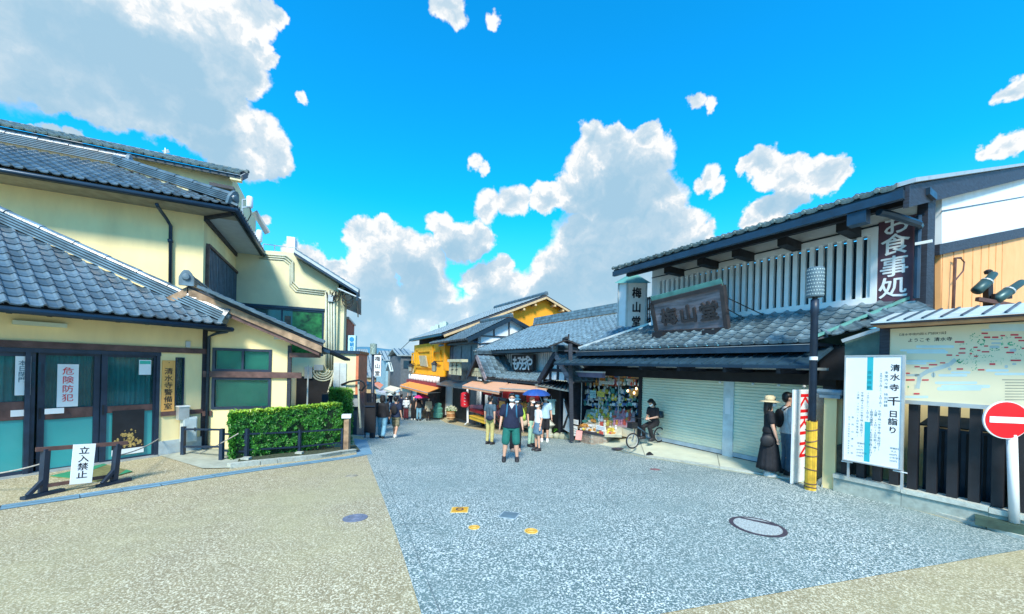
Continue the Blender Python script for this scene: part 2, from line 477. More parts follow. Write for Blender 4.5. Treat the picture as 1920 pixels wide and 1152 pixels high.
# ------------------------------------------------------------------ roof tiles
_tm = {}
def tile_mesh(tw, tl, mat, eave=False, flat=False):
    k = (tw, tl, mat.name, eave, flat)
    if k in _tm: return _tm[k]
    if flat: prof = [(0, .0), (.02, .022), (.09, .022), (.12, .0), (.5, 0), (1, 0)]
    else: prof = [(0, .036), (.10, .046), (.20, .036), (.30, .008), (.55, .0), (.85, .004), (1.0, .030)]
    h = .024
    mb = MB()
    top0 = [Vector((x*tw, -.02, z+h)) for x, z in prof]
    top1 = [Vector((x*tw, tl, z)) for x, z in prof]
    bot0 = [Vector((x*tw, -.02, z-.006 if not eave else z-.05)) for x, z in prof]
    mb.sheet([top0, top1]); mb.sheet([bot0, top0])
    mb.add([top0[0], top1[0], Vector((0, tl, -.02)), Vector((0, -.02, -.01))], [(0, 1, 2, 3)])
    if eave:
        mb.lathe((tw*.1, -.03, .012), [(.001, .03), (.036, .03), (.043, .02), (.043, -.01)], 8, axis=(0, -1, 0))
    me = mb.mesh('roof_tile', mat, smooth=False)
    _tm[k] = (me, mb); return _tm[k]
def tile_roof(parent, P0, U, V, a1, b1, mat, clip=None, tw=.265, tl=.235, limit=0, minpx=8.5, eave=False, flat=False, base=True, lift=.03, basemat=None):
    P0, U, V = Vector(P0), Vector(U).normalized(), Vector(V).normalized()
    N = U.cross(V).normalized()
    if N.z < 0: N = -N
    rows = int(b1/tl); cols = int(a1/tw); cand = []
    for j in range(rows):
        for i in range(cols):
            a = i*tw; b = j*tl
            if clip and not clip(a+tw/2, b+tl/2): continue
            p = P0+U*a+V*b+N*(lift+random.uniform(0, .004)); y = max(p.y, .5)
            vis = F*tw/max(1.0, (p-Vector((0, 0, CAM))).length)
            u_, w_ = p.x/y, (p.z-CAM)/y
            inside = abs(u_) < 1.5
            cand.append((vis if inside else 0, j, i, p))
    cand.sort(key=lambda c: (-c[0], c[1], c[2]))
    jn = MB()
    for k, (vis, j, i, p) in enumerate(cand):
        me, mb = tile_mesh(tw, tl, mat, eave and j == 0, flat)
        jit = random.uniform(-.012, .012)
        Uj = (U+V*jit*.4).normalized(); Vj = (V-U*jit*.4+N*random.uniform(-.008, .008)).normalized()
        mt = fr(p, Uj, Vj, N)
        if k < limit and vis >= minpx: inst('tile', me, parent, mt)
        else: jn.add([mt @ v for v in mb.v], mb.f)
    if jn.v: jn.build('tiles', mat, parent, kind='stuff')
def ridge(parent, p, q, mat, w=.26, layers=4, r=.075, name='ridge', cap_end=None, seg=.3):
    p, q = Vector(p), Vector(q); d = (q-p); L = d.length; d.normalize()
    side = d.cross(Vector((0, 0, 1))).normalized(); up = side.cross(d).normalized()
    mb = MB()
    gp = MB(); LH = .052
    for i in range(layers):
        ww = w*(1-.06*i); z = i*LH
        mb.obox(p-side*ww/2+up*z, side*ww, d*L, up*.028)
        gp.obox(p-side*(ww/2-.025)+up*(z+.028), side*(ww-.05), d*L, up*(LH-.028))
    gp.build('ridge_gap', M('ridge_recess_shade', (.03, .05, .07), .8), parent)  # shade in the recesses between tile layers is put into this dark colour
    n = max(1, int(L/seg)); z = layers*LH
    for i in range(n):
        a = p+d*(L*i/n); b = p+d*(L*(i+1)/n-.006)
        rr = r*(1.0+.08*(i % 2 == 0))
        rings = []
        for c, k in ((a, 1.06), (b, .98)):
            rings.append([c+up*z+side*math.cos(t)*rr*k*1.25+up*math.sin(t)*rr*k for t in [math.pi*j/6 for j in range(7)]]+[c+up*(z-.02)-side*rr, c+up*(z-.02)+side*rr])
        mb.loft(rings)
    o = mb.build(name, mat, parent)
    if cap_end:
        for e in ([q] if cap_end == 'q' else [p] if cap_end == 'p' else [p, q]):
            s = d if e is q else -d
            c = MB(); hw = w*.60; H = (layers*.052+r*2.0)*.85
            pts = [e-side*hw-up*.06, e+side*hw-up*.06, e+side*hw*1.0+up*H*.45, e+side*hw*.62+up*H*.9, e+side*.04+up*H*1.1, e-side*.04+up*H*1.1, e-side*hw*.62+up*H*.9, e-side*hw+up*H*.45]
            c.prism(pts, s*.08)
            c.lathe(e+s*.08+up*H*.48, [(.001, .05), (hw*.45, .045), (hw*.55, .02), (hw*.6, 0)], 14, axis=s)
            c.build('ridge_end_tile', mat, parent)
    return o
def W_dir(W, ds, dz, dd): return W.T*ds+Vector((0, 0, dz))+W.N*dd
# ================================================================== LEFT: guard office
a1 = math.degrees(math.atan(.556))
_u, _ = ray(299, 760); W1 = Wall(_u*8.3, 8.3, a1)
_u, _ = ray(382, 450); W2 = Wall(_u*11.3, 11.3, 64); W2b = Wall(_u*11.3, 11.3, -26)
m_teal = M('teal_curtain', (.025, .34, .36), .8, var=.2, scale=2)
m_frost = M('frosted_teal_glass', (.05, .36, .37), .18, var=.05, scale=1, spec=.6)
m_glass = M('window_glass', (.02, .10, .11), .04, var=.0, alpha=.26, spec=.8)
m_blind = M('green_blind', (.06, .48, .28), .6, var=.15, scale=3)
m_fascia = M('navy_fascia', (.012, .03, .05), .4, var=.2)
go = thing('guard_office', 'single-storey cream guard office with grey tiled roof and dark sliding glass doors', 'building', W1.p(-1, -.58, -1))
ZB = -.75
mb = MB(); mb.wb(W1, -6, -2.9, ZB, 2.75, -.2, 0); mb.wb(W1, -2.9, -.03, 1.72, 2.75, -.2, 0); mb.wb(W1, -.03, .26, ZB, 2.75, -.2, 0)
mb.wb(W1, .26, .42, 1.62, 2.75, -.2, 0); mb.wb(W1, .26, .42, ZB, .50, -.2, 0); mb.wb(W1, .42, .80, ZB, 2.75, -.2, 0)
mb.build('wall', m_cream, go)
MB().wb(W1, -.025, .78, ZB, -.26, 0, .025).build('plinth', m_plinth, go)
MB().wb(W1, -6, .84, 1.725, 1.845, 0.001, .05).build('beam', m_brown, go)
MB().wb(W1, .02, .78, .30, .40, 0.001, .045).build('beam', m_brown, go)
# interior and door head
MB().wb(W1, -6, .8, -.6, -.56, -4, 0.02).build('inner_floor', m_dark, go)
MB().wb(W1, -6, .8, ZB, 2.7, -1.6, -1.5).build('inner_wall', M('inner_room', (.05, .12, .12), .9), go)
MB().wb(W1, -6, -.0, 1.64, 1.722, -.12, .03).build('door_head', m_navy, go)
MB().wb(W1, -6, -.02, -.60, -.545, -.12, .05).build('sill', m_steel, go)
for s in (-2.92, -1.83, -.05):
    MB().wb(W1, s-.02, s+.04, -.55, 1.64, -.10, .028).build('door_post', m_navy, go)
def sliding_door(x0, x1, gt, gb, pt, pb, s0=None, dd=0.0, curt=True):
    s_0 = W1.l(x0, 760)[0] if s0 is None else s0; s_1 = W1.l(x1, 760)[0]
    zt = W1.l(x1, gt)[1]; zb = W1.l(x1, gb)[1]; z2 = W1.l(x1, pt)[1]; z3 = W1.l(x1, pb)[1]
    w = .085; f = MB(); d0, d1 = -.075+dd, -.03+dd
    f.wb(W1, s_0, s_0+w, -.545, 1.64, d0, d1); f.wb(W1, s_1-w, s_1, -.545, 1.64, d0, d1)
    f.wb(W1, s_0+w, s_1-w, zt, 1.64, d0, d1); f.wb(W1, s_0+w, s_1-w, z2, zb, d0, d1-.002); f.wb(W1, s_0+w, s_1-w, -.545, z3, d0, d1)
    o = f.build('sliding_door', m_navy, go)
    MB().wb(W1, s_0+w, s_1-w, zb, zt, d0+.015, d0+.02).build('pane', m_glass, o)
    MB().wb(W1, s_0+w, s_1-w, z3, z2, d0+.015, d0+.02).build('pane', m_frost, o)
    MB().wb(W1, s_0+w+.01, s_1-w-.01, z2+.005, zb-.005, d1, d1+.006).build('rail', m_brown, o)
    MB().wb(W1, s_0+.02, s_0+.045, .42, .62, d1, d1+.015).build('handle', m_black, o)
    if curt:
        n = 60; g = [[], []]
        for i in range(n+1):
            s = s_0+w+(s_1-s_0-2*w)*i/n; d = d0-.10+.028*math.sin(i*.9)+.012*math.sin(i*2.3)
            g[0].append(W1.p(s, zb-.05, d)); g[1].append(W1.p(s, zt+.02, d))
        MB().sheet(g).build('curtain', m_teal, o, smooth=True)
    return s_0, s_1, zt, zb, z2, z3
D1 = sliding_door(0, 66, 669, 752, 786, 880, s0=-2.86)
D2 = sliding_door(72, 189, 669, 762, 781, 867, dd=-.05)
D3 = sliding_door(190, 297, 672, 757, 769, 850)
sliding_door(0, 0, 660, 740, 800, 905, s0=-4.1, dd=0) if False else None
# posters and plates
def paper_on(W, x0, y0, x1, y1, d, label, cat='poster', name='poster', mat=None, group=None, thick=.004):
    s0, z1 = W.l(x0, y0, d); s1, z0 = W.l(x1, y1, d)
    o = MB().wb(W, s0, s1, z0, z1, d-thick, d).build(name, mat or m_paper, None)
    return tagit(o, label, cat, group), (s0, s1, z0, z1)
m_palblue = M('pale_blue_paper', (.45, .72, .74), .6, var=.05)
o, r_ = paper_on(W1, 29, 668, 57, 741, -.02, 'pale blue handwritten notice inside the door glass, far left pane')
wtext(W1, '本日閉門', r_[0]+.08, r_[3]-.12, .10, -.019, M('teal_ink', (.01, .10, .15), .7), o)
for k in range(3): wtext(W1, '清水寺境内へのご案内は', r_[0]+.20+k*.07, r_[3]-.12, .042, -.019, MATS['teal_ink'], o)
o, r_ = paper_on(W1, 108, 683, 146, 762, -.072, 'white paper sheet with red brushed characters behind the middle door glass')
wtext(W1, '危険防犯', (r_[0]+r_[1])/2, r_[3]-.13, .155, -.070, m_red, o, step=1.1)
o, r_ = paper_on(W1, 261, 675, 283, 703, -.02, 'small white and green notice at the top corner of the door')
MB().wb(W1, r_[0]+.01, r_[1]-.01, r_[3]-.09, r_[3]-.02, -.0199, -.018).build('green_band', M('mint_print', (.05, .55, .42), .6), o)
o, r_ = paper_on(W1, 211, 771, 269, 846, -.02, 'dark photo poster of golden statues on the lower door pane', mat=m_black)
gm = M('gold_print', (.55, .38, .12), .5, var=.4, scale=30, objvar=.3)
for k in range(70):
    a = random.gauss(0, .10); b = abs(random.gauss(0, .18)); w_ = random.uniform(.006, .03)
    cs = (r_[0]+r_[1])/2+a*(1.2-b*2); cz = r_[2]+.14+b*.9
    if r_[0]+.03 < cs < r_[1]-.03 and cz < r_[3]-.04:
        MBk = MB(); rr = random.uniform(0, 3)
        MBk.poly([W1.p(cs+math.cos(rr+t)*w_*random.uniform(.5, 1.3), cz+math.sin(rr+t)*w_*1.5*random.uniform(.5, 1.2), -.0185+k*2e-5) for t in (0, 1.1, 2.2, 3.3, 4.4, 5.4)])
        if k == 0: acc = MBk
        else: acc.add(MBk.v, MBk.f)
acc.build('printed_figures', gm, o)
MB().wb(W1, r_[0]+.0, r_[1], r_[2]-.02, r_[2]+.10, -.02, -.014).build('caption_strip', m_paper, o)
for x0, y0, x1, y1, t in ((20, 770, 53, 780, 'white plate on the brown rail of the outermost door'), (84, 767, 120, 775, 'white plate on the brown rail of the middle door')):
    o, r_ = paper_on(W1, x0, y0, x1, y1, -.01, t, 'plate', 'door_plate', m_paper, thick=.012)
# wooden name plate
s0, z1 = W1.l(305, 676, .03); s1, z0 = W1.l(326.5, 771, .03)
npl = MB().wb(W1, s0, s1, z0, z1, .002, .03).build('name_board', M('orange_cedar', (.85, .42, .11), .6, var=.15, scale=3, stretch=(1, 1, .2)), None)
tagit(npl, 'orange cedar name board with black brush writing on the cream wall', 'sign')
wtext(W1, '清水寺警備室', (s0+s1)/2, z1-.24, .155, .031, m_ink, npl, step=1.02, bold=.01, depth=.002)
MB().lathe(W1.p((s0+s1)/2, z1-.05, .03), [(.001, .012), (.008, .01), (.008, 0)], 8, axis=W1.N).build('nail', m_black, npl)
# narrow window
def framed_window(W, s0, s1, z0, z1, parent, fm, pm, d=.0, fw=.05, blinds=True, nslat=14, mull=(), bm=None, dep=.1):
    f = MB(); f.wb(W, s0, s0+fw, z0, z1, d-.05, d+.03); f.wb(W, s1-fw, s1, z0, z1, d-.05, d+.03)
    f.wb(W, s0+fw, s1-fw, z0, z0+fw, d-.05, d+.03); f.wb(W, s0+fw, s1-fw, z1-fw, z1, d-.05, d+.03)
    for m_ in mull: f.wb(W, m_-fw*.4, m_+fw*.4, z0+fw, z1-fw, d-.04, d+.02)
    o = f.build('window', fm, parent)
    xs_ = [s0+fw]+[x for m_ in mull for x in (m_-fw*.4, m_+fw*.4)]+[s1-fw]
    for i in range(0, len(xs_), 2): MB().wb(W, xs_[i], xs_[i+1], z0+fw, z1-fw, d-.03, d-.025).build('pane', pm, o)
    if blinds:
        b = MB(); h = (z1-z0-2*fw)/nslat
        for i in range(nslat):
            zz = z0+fw+h*i
            b.obox(W.p(s0+fw, zz, d-.075), W.T*(s1-s0-2*fw), Vector((0, 0, h*.72))+W.N*.012, W.N*.003)
        b.build('blind', bm or m_blind, o)
        MB().wb(W, s0+fw, s1-fw, z0+fw, z1-fw, d-dep-.02, d-dep).build('backing', m_dark, o)
    return o
framed_window(W1, .26, .42, .50, 1.62, go, m_navy, m_glass, fw=.02, nslat=30, bm=M('dark_green_blind', (.015, .12, .07), .5))
# strip light under the eave
sl = MB(); sl.wp(W1, 24, 600, 126, 615, .01, .09); o = sl.build('strip_light', M('pale_lamp_cover', (.62, .70, .55), .4, var=.05), go)
# roof of the office: front slope and side slope meeting at a hip
EZ, SL = 2.40, .65; HC = .95; ED = .78
def rf(s, d): return W1.p(s, EZ+SL*(ED-d), d)
Q = 4.0
basem = M('roof_underlay', (.05, .06, .075), .8)
r_ = MB()
r_.poly([rf(-7, ED), rf(HC, ED), rf(HC-Q, ED-Q), rf(-7, ED-Q)])
r_.poly([rf(HC, ED), W1.p(HC, EZ, ED-2*Q), rf(HC-Q, ED-Q)])
r_.build('roof', basem, go)
V1 = W_dir(W1, 0, SL, -1).normalized(); k_ = math.sqrt(1+SL*SL)
tile_roof(go, rf(-5.0, ED+.02), W1.T, V1, 5.95, Q*k_, m_tile, tw=.20, tl=.27, clip=lambda a, b: (a-5.0) < HC-b/k_-.02, limit=290, eave=False)
ridge(go, rf(HC-.10, ED-.10)+Vector((0, 0, .05)), rf(HC-Q, ED-Q)+Vector((0, 0, .05)), m_tile, w=.24, layers=4, cap_end='p')
V1b = W_dir(W1, -1, SL, 0)
tile_roof(go, W1.p(HC+.02, EZ, ED), -W1.N, V1b, 3.2, 1.4, m_tile, clip=lambda a, b: a > b/k_+.05, limit=0)
# eave boards, gutter, rafters
MB().wb(W1, -7, HC-.02, EZ-.10, EZ-.012, ED-.06, ED-.02).build('fascia', m_fascia, go)
mbg = MB(); mbg.tube([W1.p(-7, EZ-.07, ED+.05), W1.p(HC+.02, EZ-.09, ED+.05)], .055, 8)
mbg.tube([W1.p(HC+.05, EZ-.09, ED+.05), W1.p(HC+.05, EZ-.11, ED-1.6)], .055, 8)
mbg.build('gutter', m_gutter, go, smooth=True)
MB().obox(W1.p(-7, 2.62, 0), W1.T*(HC+7-.03), W1.N*(ED-.06)+Vector((0, 0, -.28)), Vector((0, 0, .03))).build('soffit', m_timber, go)
s = -3.0
while s < HC-.1:
    MB().obox(W1.p(s, 2.52, -.02), W1.T*.06, W1.N*(ED-.04)+Vector((0, 0, -.26)), Vector((0, 0, .09))).build('rafter', m_timber, go)
    s += .42
MB().obox(W1.p(HC-.05, EZ-.14, ED-.05), -W1.N*1.9, W1.T*-.75+Vector((0, 0, .26)), Vector((0, 0, .03))).build('soffit', m_timber, go)
# corner post and drain pipe
Cn = W1.p(.82, 0, 0)
MB().obox(W1.p(.76, ZB, -.1), W1.T*.09, W1.N*.12, Vector((0, 0, 3.3))).build('corner_post', m_timber, go)
dp = MB(); dp.tube([W1.p(HC+.02, 2.26, ED-.1), W1.p(.9, 2.22, .35), W1.p(.84, 2.14, .12), W1.p(.84, -.5, .12)], .035, 8); dp.tube([W1.p(.84, -.60, .12), W1.p(.84, -.47, .12)], .06, 8)
dp.build('downpipe', m_gutter, go, smooth=True)
MB().wp(W1, 349, 640, 357, 652, 0.001, .05).build('sensor', m_steel, go)
# ---- annex with the window
WA = Wall(Cn.x, Cn.y-.02, 70)
sR = WA.l(543, 700)[0]; ZAT = 3.4
def az(px, py): return WA.l(px, py)[1]
wl, wr = WA.l(398, 700)[0], WA.l(509, 700)[0]
ztop, zmid1, zmid0, zbot = az(450, 654), az(450, 697), az(450, 708), az(450, 767)
mb = MB()
mb.wb(WA, .06, wl, ZB-.3, 2.2, -.2, 0); mb.wb(WA, wr, sR, ZB-.3, 2.2, -.2, 0); mb.wb(WA, wl, wr, ZB-.3, zbot, -.2, 0); mb.wb(WA, wl, wr, ztop, 2.2, -.2, 0)
# gable part following the verge
vT0, vT1 = WA.l(350, 540, .5), WA.l(600, 640, .5)
vs_ = (vT1[1]-vT0[1])/(vT1[0]-vT0[0])
def vz(s): return vT0[1]+vs_*(s-vT0[0])
mb.prism([WA.p(.06, 2.2, 0), WA.p(sR, 2.2, 0), WA.p(sR, max(2.21, vz(sR)-.28), 0), WA.p(.06, vz(.06)-.28, 0)], -WA.N*.2)
mb.build('wall', m_cream, go)
MB().obox(WA.p(sR-.02, ZB-.3, -.01), Vector((.02, 0, 0)), Vector((-2.0, 3.5, 0)), Vector((0, 0, 2.4))).build('wall', m_cream, go)
framed_window(WA, wl, wr, zmid1, ztop, go, m_navy, m_glass, nslat=16, mull=((wl+wr)/2,), fw=.06, bm=M('bright_green_blind', (.10, .72, .42), .5, var=.1))
framed_window(WA, wl, wr, zbot, zmid0, go, m_navy, m_glass, nslat=30, fw=.06, bm=MATS['bright_green_blind'])
MB().wb(WA, .0, sR+.28, zmid0, zmid1, .031, .075).build('beam', m_brown, go)
MB().wb(WA, .0, wl+.02, az(450, 779), az(450, 770), .001, .045).build('beam', m_brown, go)
MB().wb(WA, sR-.05, sR+.03, ZB, 2.0, -.08, .03).build('post', m_timber, go)
# annex gable roof: verge towards the camera
apx, ape, apl = WA.hit(355, 536, .5), WA.hit(606, 646, .5), WA.hit(300, 561, .5); VY = ape.y
dr = (ape-apx); back = Vector((-2.2, 3.9, 0))
r_ = MB(); r_.obox(apx, dr, back, Vector((0, 0, -.05))); r_.obox(apx, apl-apx, back, Vector((0, 0, -.05)))
r_.build('roof', basem, go)
Vv = (apx-ape).normalized(); Lr = dr.length
bk = back.normalized()
tile_roof(go, ape+Vector((0, -.03, .0)), bk, (Vv-bk*Vv.dot(bk)), 4.4, Lr*.9, m_tile, limit=0)
ridge(go, apx+Vector((0, -.06, .04)), apx+back+Vector((0, 0, .04)), m_tile, w=.22, layers=3, cap_end='p')
# verge tiles: stepped row with a rounded edge
n = int(Lr/.235)
for i in range(n):
    p = ape+Vv*(i*.235); me_, _mb = tile_mesh(.20, .26, m_tile)
    inst('verge_tile', me_, go, fr(p+WA.N*.05+Vector((0, 0, .05)), -WA.N, Vv, (-WA.N).cross(Vv) if (-WA.N).cross(Vv).z > 0 else WA.N.cross(Vv)))
MB().obox(apx+WA.N*.04+Vector((0, 0, -.06)), dr*.99, -WA.N*.05, Vector((0, 0, -.17))).build('bargeboard', m_wood, go)
MB().obox(apx-WA.N*.01+WA.T*.1+Vector((0, 0, -.24)), dr*.93, -WA.N*.06, Vector((0, 0, -.13))).build('bargeboard', m_brown, go)
MB().obox(apx+Vector((-.02, -.04, -.06)), (apl-apx)*.95, -WA.N*.05, Vector((0, 0, -.17))).build('bargeboard', m_wood, go)
MB().obox(apx-WA.N*.06+Vector((0, 0, -.22)), dr*.97, -WA.N*.42, Vector((0, 0, -.03))).build('soffit', m_wood, go)
# lower eave gutter, post and lean-to beam at the right end
e0 = ape+Vector((.05, .05, -.12)); e1 = e0+Vector((-1.2, 2.1, -.0))
MB().obox(e0+Vector((-.10, 0, .02)), Vector((.20, 0, -.05)), e1-e0, Vector((0, 0, -.07))).build('gutter', m_gutter, go)
q0 = WA.hit(543, 666, .08); q1 = WA.hit(601, 667, .08)
MB().bar(q0, q1, .10, .12).build('beam', m_brown, go)
MB().bar(at(866/2.88+300, 1015/2.88+300, VY+.1), at(1012/2.88+300, 1080/2.88+300, VY+1.6), .16, .06).build('canopy', m_timber, go)
MB().tube([WA.p(sR+.36, -.9, -.4), WA.p(sR+.36, 1.5, -.4)], .02, 6).build('pipe', m_steel, go)
o = MB(); o.wp(WA, 514, 629, 530, 637, .03, .12); o.build('floodlight', M('pale_fixture', (.7, .72, .62), .5), go)
# mailbox and meter cabinet
mbx = thing('mailbox', 'small pale grey mailbox fixed beneath the narrow window', 'mailbox', W1.p(.35, .3, .1))
s0, z1 = W1.l(333, 761, .12); s1, z0 = W1.l(352, 786, .12)
b_ = MB(); b_.wb(W1, s0, s1, z0, z1-.03, .046, .20); b_.build('box', m_steel, mbx)
MB().obox(W1.p(s0-.01, z1-.03, .046), W1.T*(s1-s0+.02), W1.N*.17, Vector((0, 0, .025))).build('lid', m_metalw, mbx)
acb = thing('meter_cabinet', 'pale grey meter cabinet on the wall under the mailbox', 'cabinet', W1.p(.5, -.3, .1))
MB().wb(W1, .36, .62, -.32, .25, .03, .20).build('body', M('pale_cabinet', (.58, .66, .66), .5), acb)
MB().wb(W1, .38, .60, -.28, .21, .20, .212).build('door', M('pale_cabinet2', (.50, .60, .62), .5), acb)
MB().wb(W1, .56, .585, -.08, .0, .212, .225).build('handle', m_black, acb)
# ================================================================== LEFT: two-storey house behind
uh = thing('two_storey_house', 'two-storey cream house with hipped grey tile roof above the guard office', 'house', W2.p(-2, -.6, -2))
MB().wb(W2, -9, 0, -1, 6.5, -.2, 0).build('wall', m_cream, uh)
MB().wb(W2b, 0.002, 5.3, -1, 6.5, -.2, -.001).build('wall', m_cream, uh)
EZ2, SL2, ED2 = 6.07, .6, .92; Q2 = 2.17; HS = 3.42
def rf2(s, d): return W2.p(s, EZ2+SL2*(ED2-d), d)
r_ = MB(); r_.poly([rf2(-10, ED2), rf2(ED2, ED2), rf2(ED2-HS, ED2-Q2), rf2(-10, ED2-Q2)])
r_.poly([rf2(ED2, ED2), W2.p(ED2, EZ2, -6.3), Vector((*W2.p(ED2-HS, 0, -4).xy, EZ2+SL2*Q2)), rf2(ED2-HS, ED2-Q2)])
r_.build('roof', basem, uh)
k2 = math.sqrt(1+SL2**2); V2 = W_dir(W2, 0, SL2, -1).normalized()
tile_roof(uh, rf2(-7, ED2+.03), W2.T, V2, 7+ED2, Q2*k2, m_tile, tw=.21, tl=.27, clip=lambda a, b: (a-7) < ED2-b/k2*HS/Q2-.05, limit=290, minpx=9)
tile_roof(uh, W2.p(ED2+.03, EZ2, ED2), -W2.N, W_dir(W2, -1, SL2*Q2/HS, 0), 7.0, 1.6, m_tile, clip=lambda a, b: a > b*.65+.05, tw=.265)
ridge(uh, rf2(ED2-.12, ED2-.12)+Vector((0, 0, .05)), rf2(ED2-HS, ED2-Q2)+Vector((0, 0, .05)), m_tile, w=.28, layers=4, r=.09, cap_end='p')
ridge(uh, rf2(ED2-HS+.3, ED2-Q2)+Vector((0, 0, .05)), rf2(-9, ED2-Q2)+Vector((0, 0, .05)), m_tile, w=.30, layers=5, r=.09, cap_end='p')
MB().wb(W2, -9, ED2-.03, EZ2-.17, EZ2-.02, ED2-.07, ED2-.02).build('fascia', m_fascia, uh)
MB().wb(W2, ED2-.07, ED2-.02, EZ2-.17, EZ2-.02, -5.3, ED2-.03).build('fascia', m_fascia, uh)
gg = MB(); gg.tube([W2.p(-9, EZ2-.12, ED2+.05), W2.p(ED2+.05, EZ2-.12, ED2+.05)], .065, 8); gg.tube([W2.p(ED2+.05, EZ2-.12, ED2+.08), W2.p(ED2+.05, EZ2-.12, -5.3)], .065, 8)
gg.build('gutter', m_gutter, uh, smooth=True)
m_soff = M('pale_blue_soffit', (.52, .62, .68), .85, var=.05)
MB().wb(W2, -9, ED2-.07, EZ2-.14, EZ2-.11, .002, ED2-.07).build('soffit', M('grey_brown_soffit', (.34, .33, .26), .9), uh)
MB().wb(W2, .002, ED2-.07, EZ2-.141, EZ2-.112, -5.2, .0).build('soffit', m_soff, uh)
MB().wb(W2b, -.05, 5.3, EZ2-.30, EZ2-.15, 0.001, .06).build('beam', m_timber, uh)
MB().obox(W2.p(ED2-.12, EZ2-.22, ED2-.12), W2.T*-.85-W2.N*.85, Vector((0, 0, .09)), W2.N*-.08+W2.T*.08).build('beam', m_timber, uh)
dp = MB(); dp.tube([W2.hit(294, 383, .85), W2.hit(296, 388, .75), W2.hit(313, 412, .2), W2.hit(320, 424, .08), W2.hit(319, 545, .08)], .045, 8)
dp.tube([W2.hit(317, 452, .08)-W2.T*.02, W2.hit(322, 452, .08)+W2.T*.02], .06, 8)
dp.build('downpipe', m_gutter, uh, smooth=True)
# shuttered side window
wd = MB(); wd.wb(W2b, .25, 4.78, 5.08, 5.17, 0, .10); wd.wb(W2b, .22, .34, 3.80, 5.08, 0, .08); wd.wb(W2b, 4.66, 4.78, 3.80, 5.08, 0, .08); wd.wb(W2b, .25, 4.78, 3.72, 3.80, 0, .12)
wf = wd.build('window', m_brown, uh)
m_shut = M('blue_grey_shutter', (.06, .13, .19), .5, var=.15)
for k in range(4):
    a_ = .34+k*1.08
    MB().wb(W2b, a_+.02, a_+1.06, 3.80, 5.08, .01, .05).build('shutter', m_shut, wf)
    for j in range(6): MB().wb(W2b, a_+.06+j*.165, a_+.09+j*.165, 3.82, 5.06, .05, .06).build('rib', m_gutter, wf)
# ---- taller house further back
W0 = Wall(at(436, 340, 17).x, 17, 64)
rh = thing('rear_house', 'tall pale cream house rising behind the two-storey roof', 'house', W0.p(-3, -1, -3))
ez = W0.l(430, 325, .5)[1]
MB().wb(W0, -16, 0, -1, ez+.2, -.2, 0).build('wall', m_cream2, rh)
MB().wb(W0, -.2, 0, -1, ez+.2, -6, -.2).build('wall', m_cream2, rh)
r_ = MB(); r_.poly([W0.p(-18, ez, .55), W0.p(.4, ez, .55), W0.p(.4, ez+.62, -.55), W0.p(-18, ez+.62, -.55)]); r_.build('roof', basem, rh)
tile_roof(rh, W0.p(-17, ez+.02, .6), W0.T, W_dir(W0, 0, .62, -1.1), 17.4, 1.25, m_tilegreen, tw=.30, tl=.28, limit=0, eave=True)
MB().wb(W0, -18, .38, ez-.16, ez-.01, .45, .52).build('fascia', m_fascia, rh)
MB().obox(W0.p(.42, ez-.02, .55), -W0.N*1.1+Vector((0, 0, .62)), W0.T*.06, Vector((0, 0, -.22))).build('bargeboard', m_timber, rh)
ridge(rh, W0.p(.4, ez+.62, -.58), W0.p(-18, ez+.62, -.58), m_tilegreen, w=.2, layers=1, r=.05, cap_end='p')
MB().wb(W0, .0, .42, ez-.25, ez-.06, .25, .5).build('eave_block', m_cream2, rh)
MB().wp(W0, 392, 347, 438, 350, .0, .35).build('canopy', m_timber, rh)
# telecom antennas and brackets on its corner
def antenna(px, py0, py1, Y, label, w=.22):
    t = thing('antenna', label, 'antenna', at(px, py1, Y), 'telecom antennas on the roofs')
    a, b = at(px, py0, Y), at(px, py1, Y)
    MB().lathe(b, [(w*.4, 0), (w*.5, .03), (w*.5, (a-b).z-.03), (w*.38, (a-b).z)], 12).build('housing', m_metalw, t, smooth=True)
    MB().tube([b+Vector((-.35, .1, -.35)), b+Vector((-.35, .1, (a-b).z*.8))], .03, 6).build('mast', m_steel, t)
    for z in (.1, .8): MB().bar(b+Vector((-.35, .1, (a-b).z*z)), b+Vector((0, 0, (a-b).z*z)), .04, .05).build('bracket', m_steel, t)
    MB().tube([b+Vector((.02, 0, 0)), b+Vector((.06, 0, -.25)), b+Vector((-.1, .05, -.5)), b+Vector((-.34, .1, -.3))], .018, 6).build('cable', m_black, t)
antenna(468, 369, 390, 14.5, 'white cylindrical telecom antenna at the roof corner of the rear house')
antenna(486, 432, 454, 16, 'pale telecom antenna just below the larger one, beside the flat roof')
antenna(479, 436, 452, 16.3, 'small second antenna in the pair beside the flat roof', .16)
MB_ = MB(); MB_.obox(at(472, 400, 15), Vector((.35, .3, -.75)), Vector((.3, -.2, 0)), Vector((.05, 0, .05)))
tagit(MB_.build('reflector_panel', m_steel, None), 'small dark tilted panel fixed below the upper antenna', 'panel')
tv = thing('tv_antenna', 'thin television antenna on the ridge of the rear house', 'antenna', at(310, 288, 19))
MB().tube([at(310, 298, 19), at(310, 278, 19)], .03, 5).build('mast', m_steel, tv)
for k in range(4): MB().bar(at(304+k*1.2, 283+k*1.5, 19), at(316+k*.8, 281+k*1.7, 19), .03, .03).build('rod', m_steel, tv)
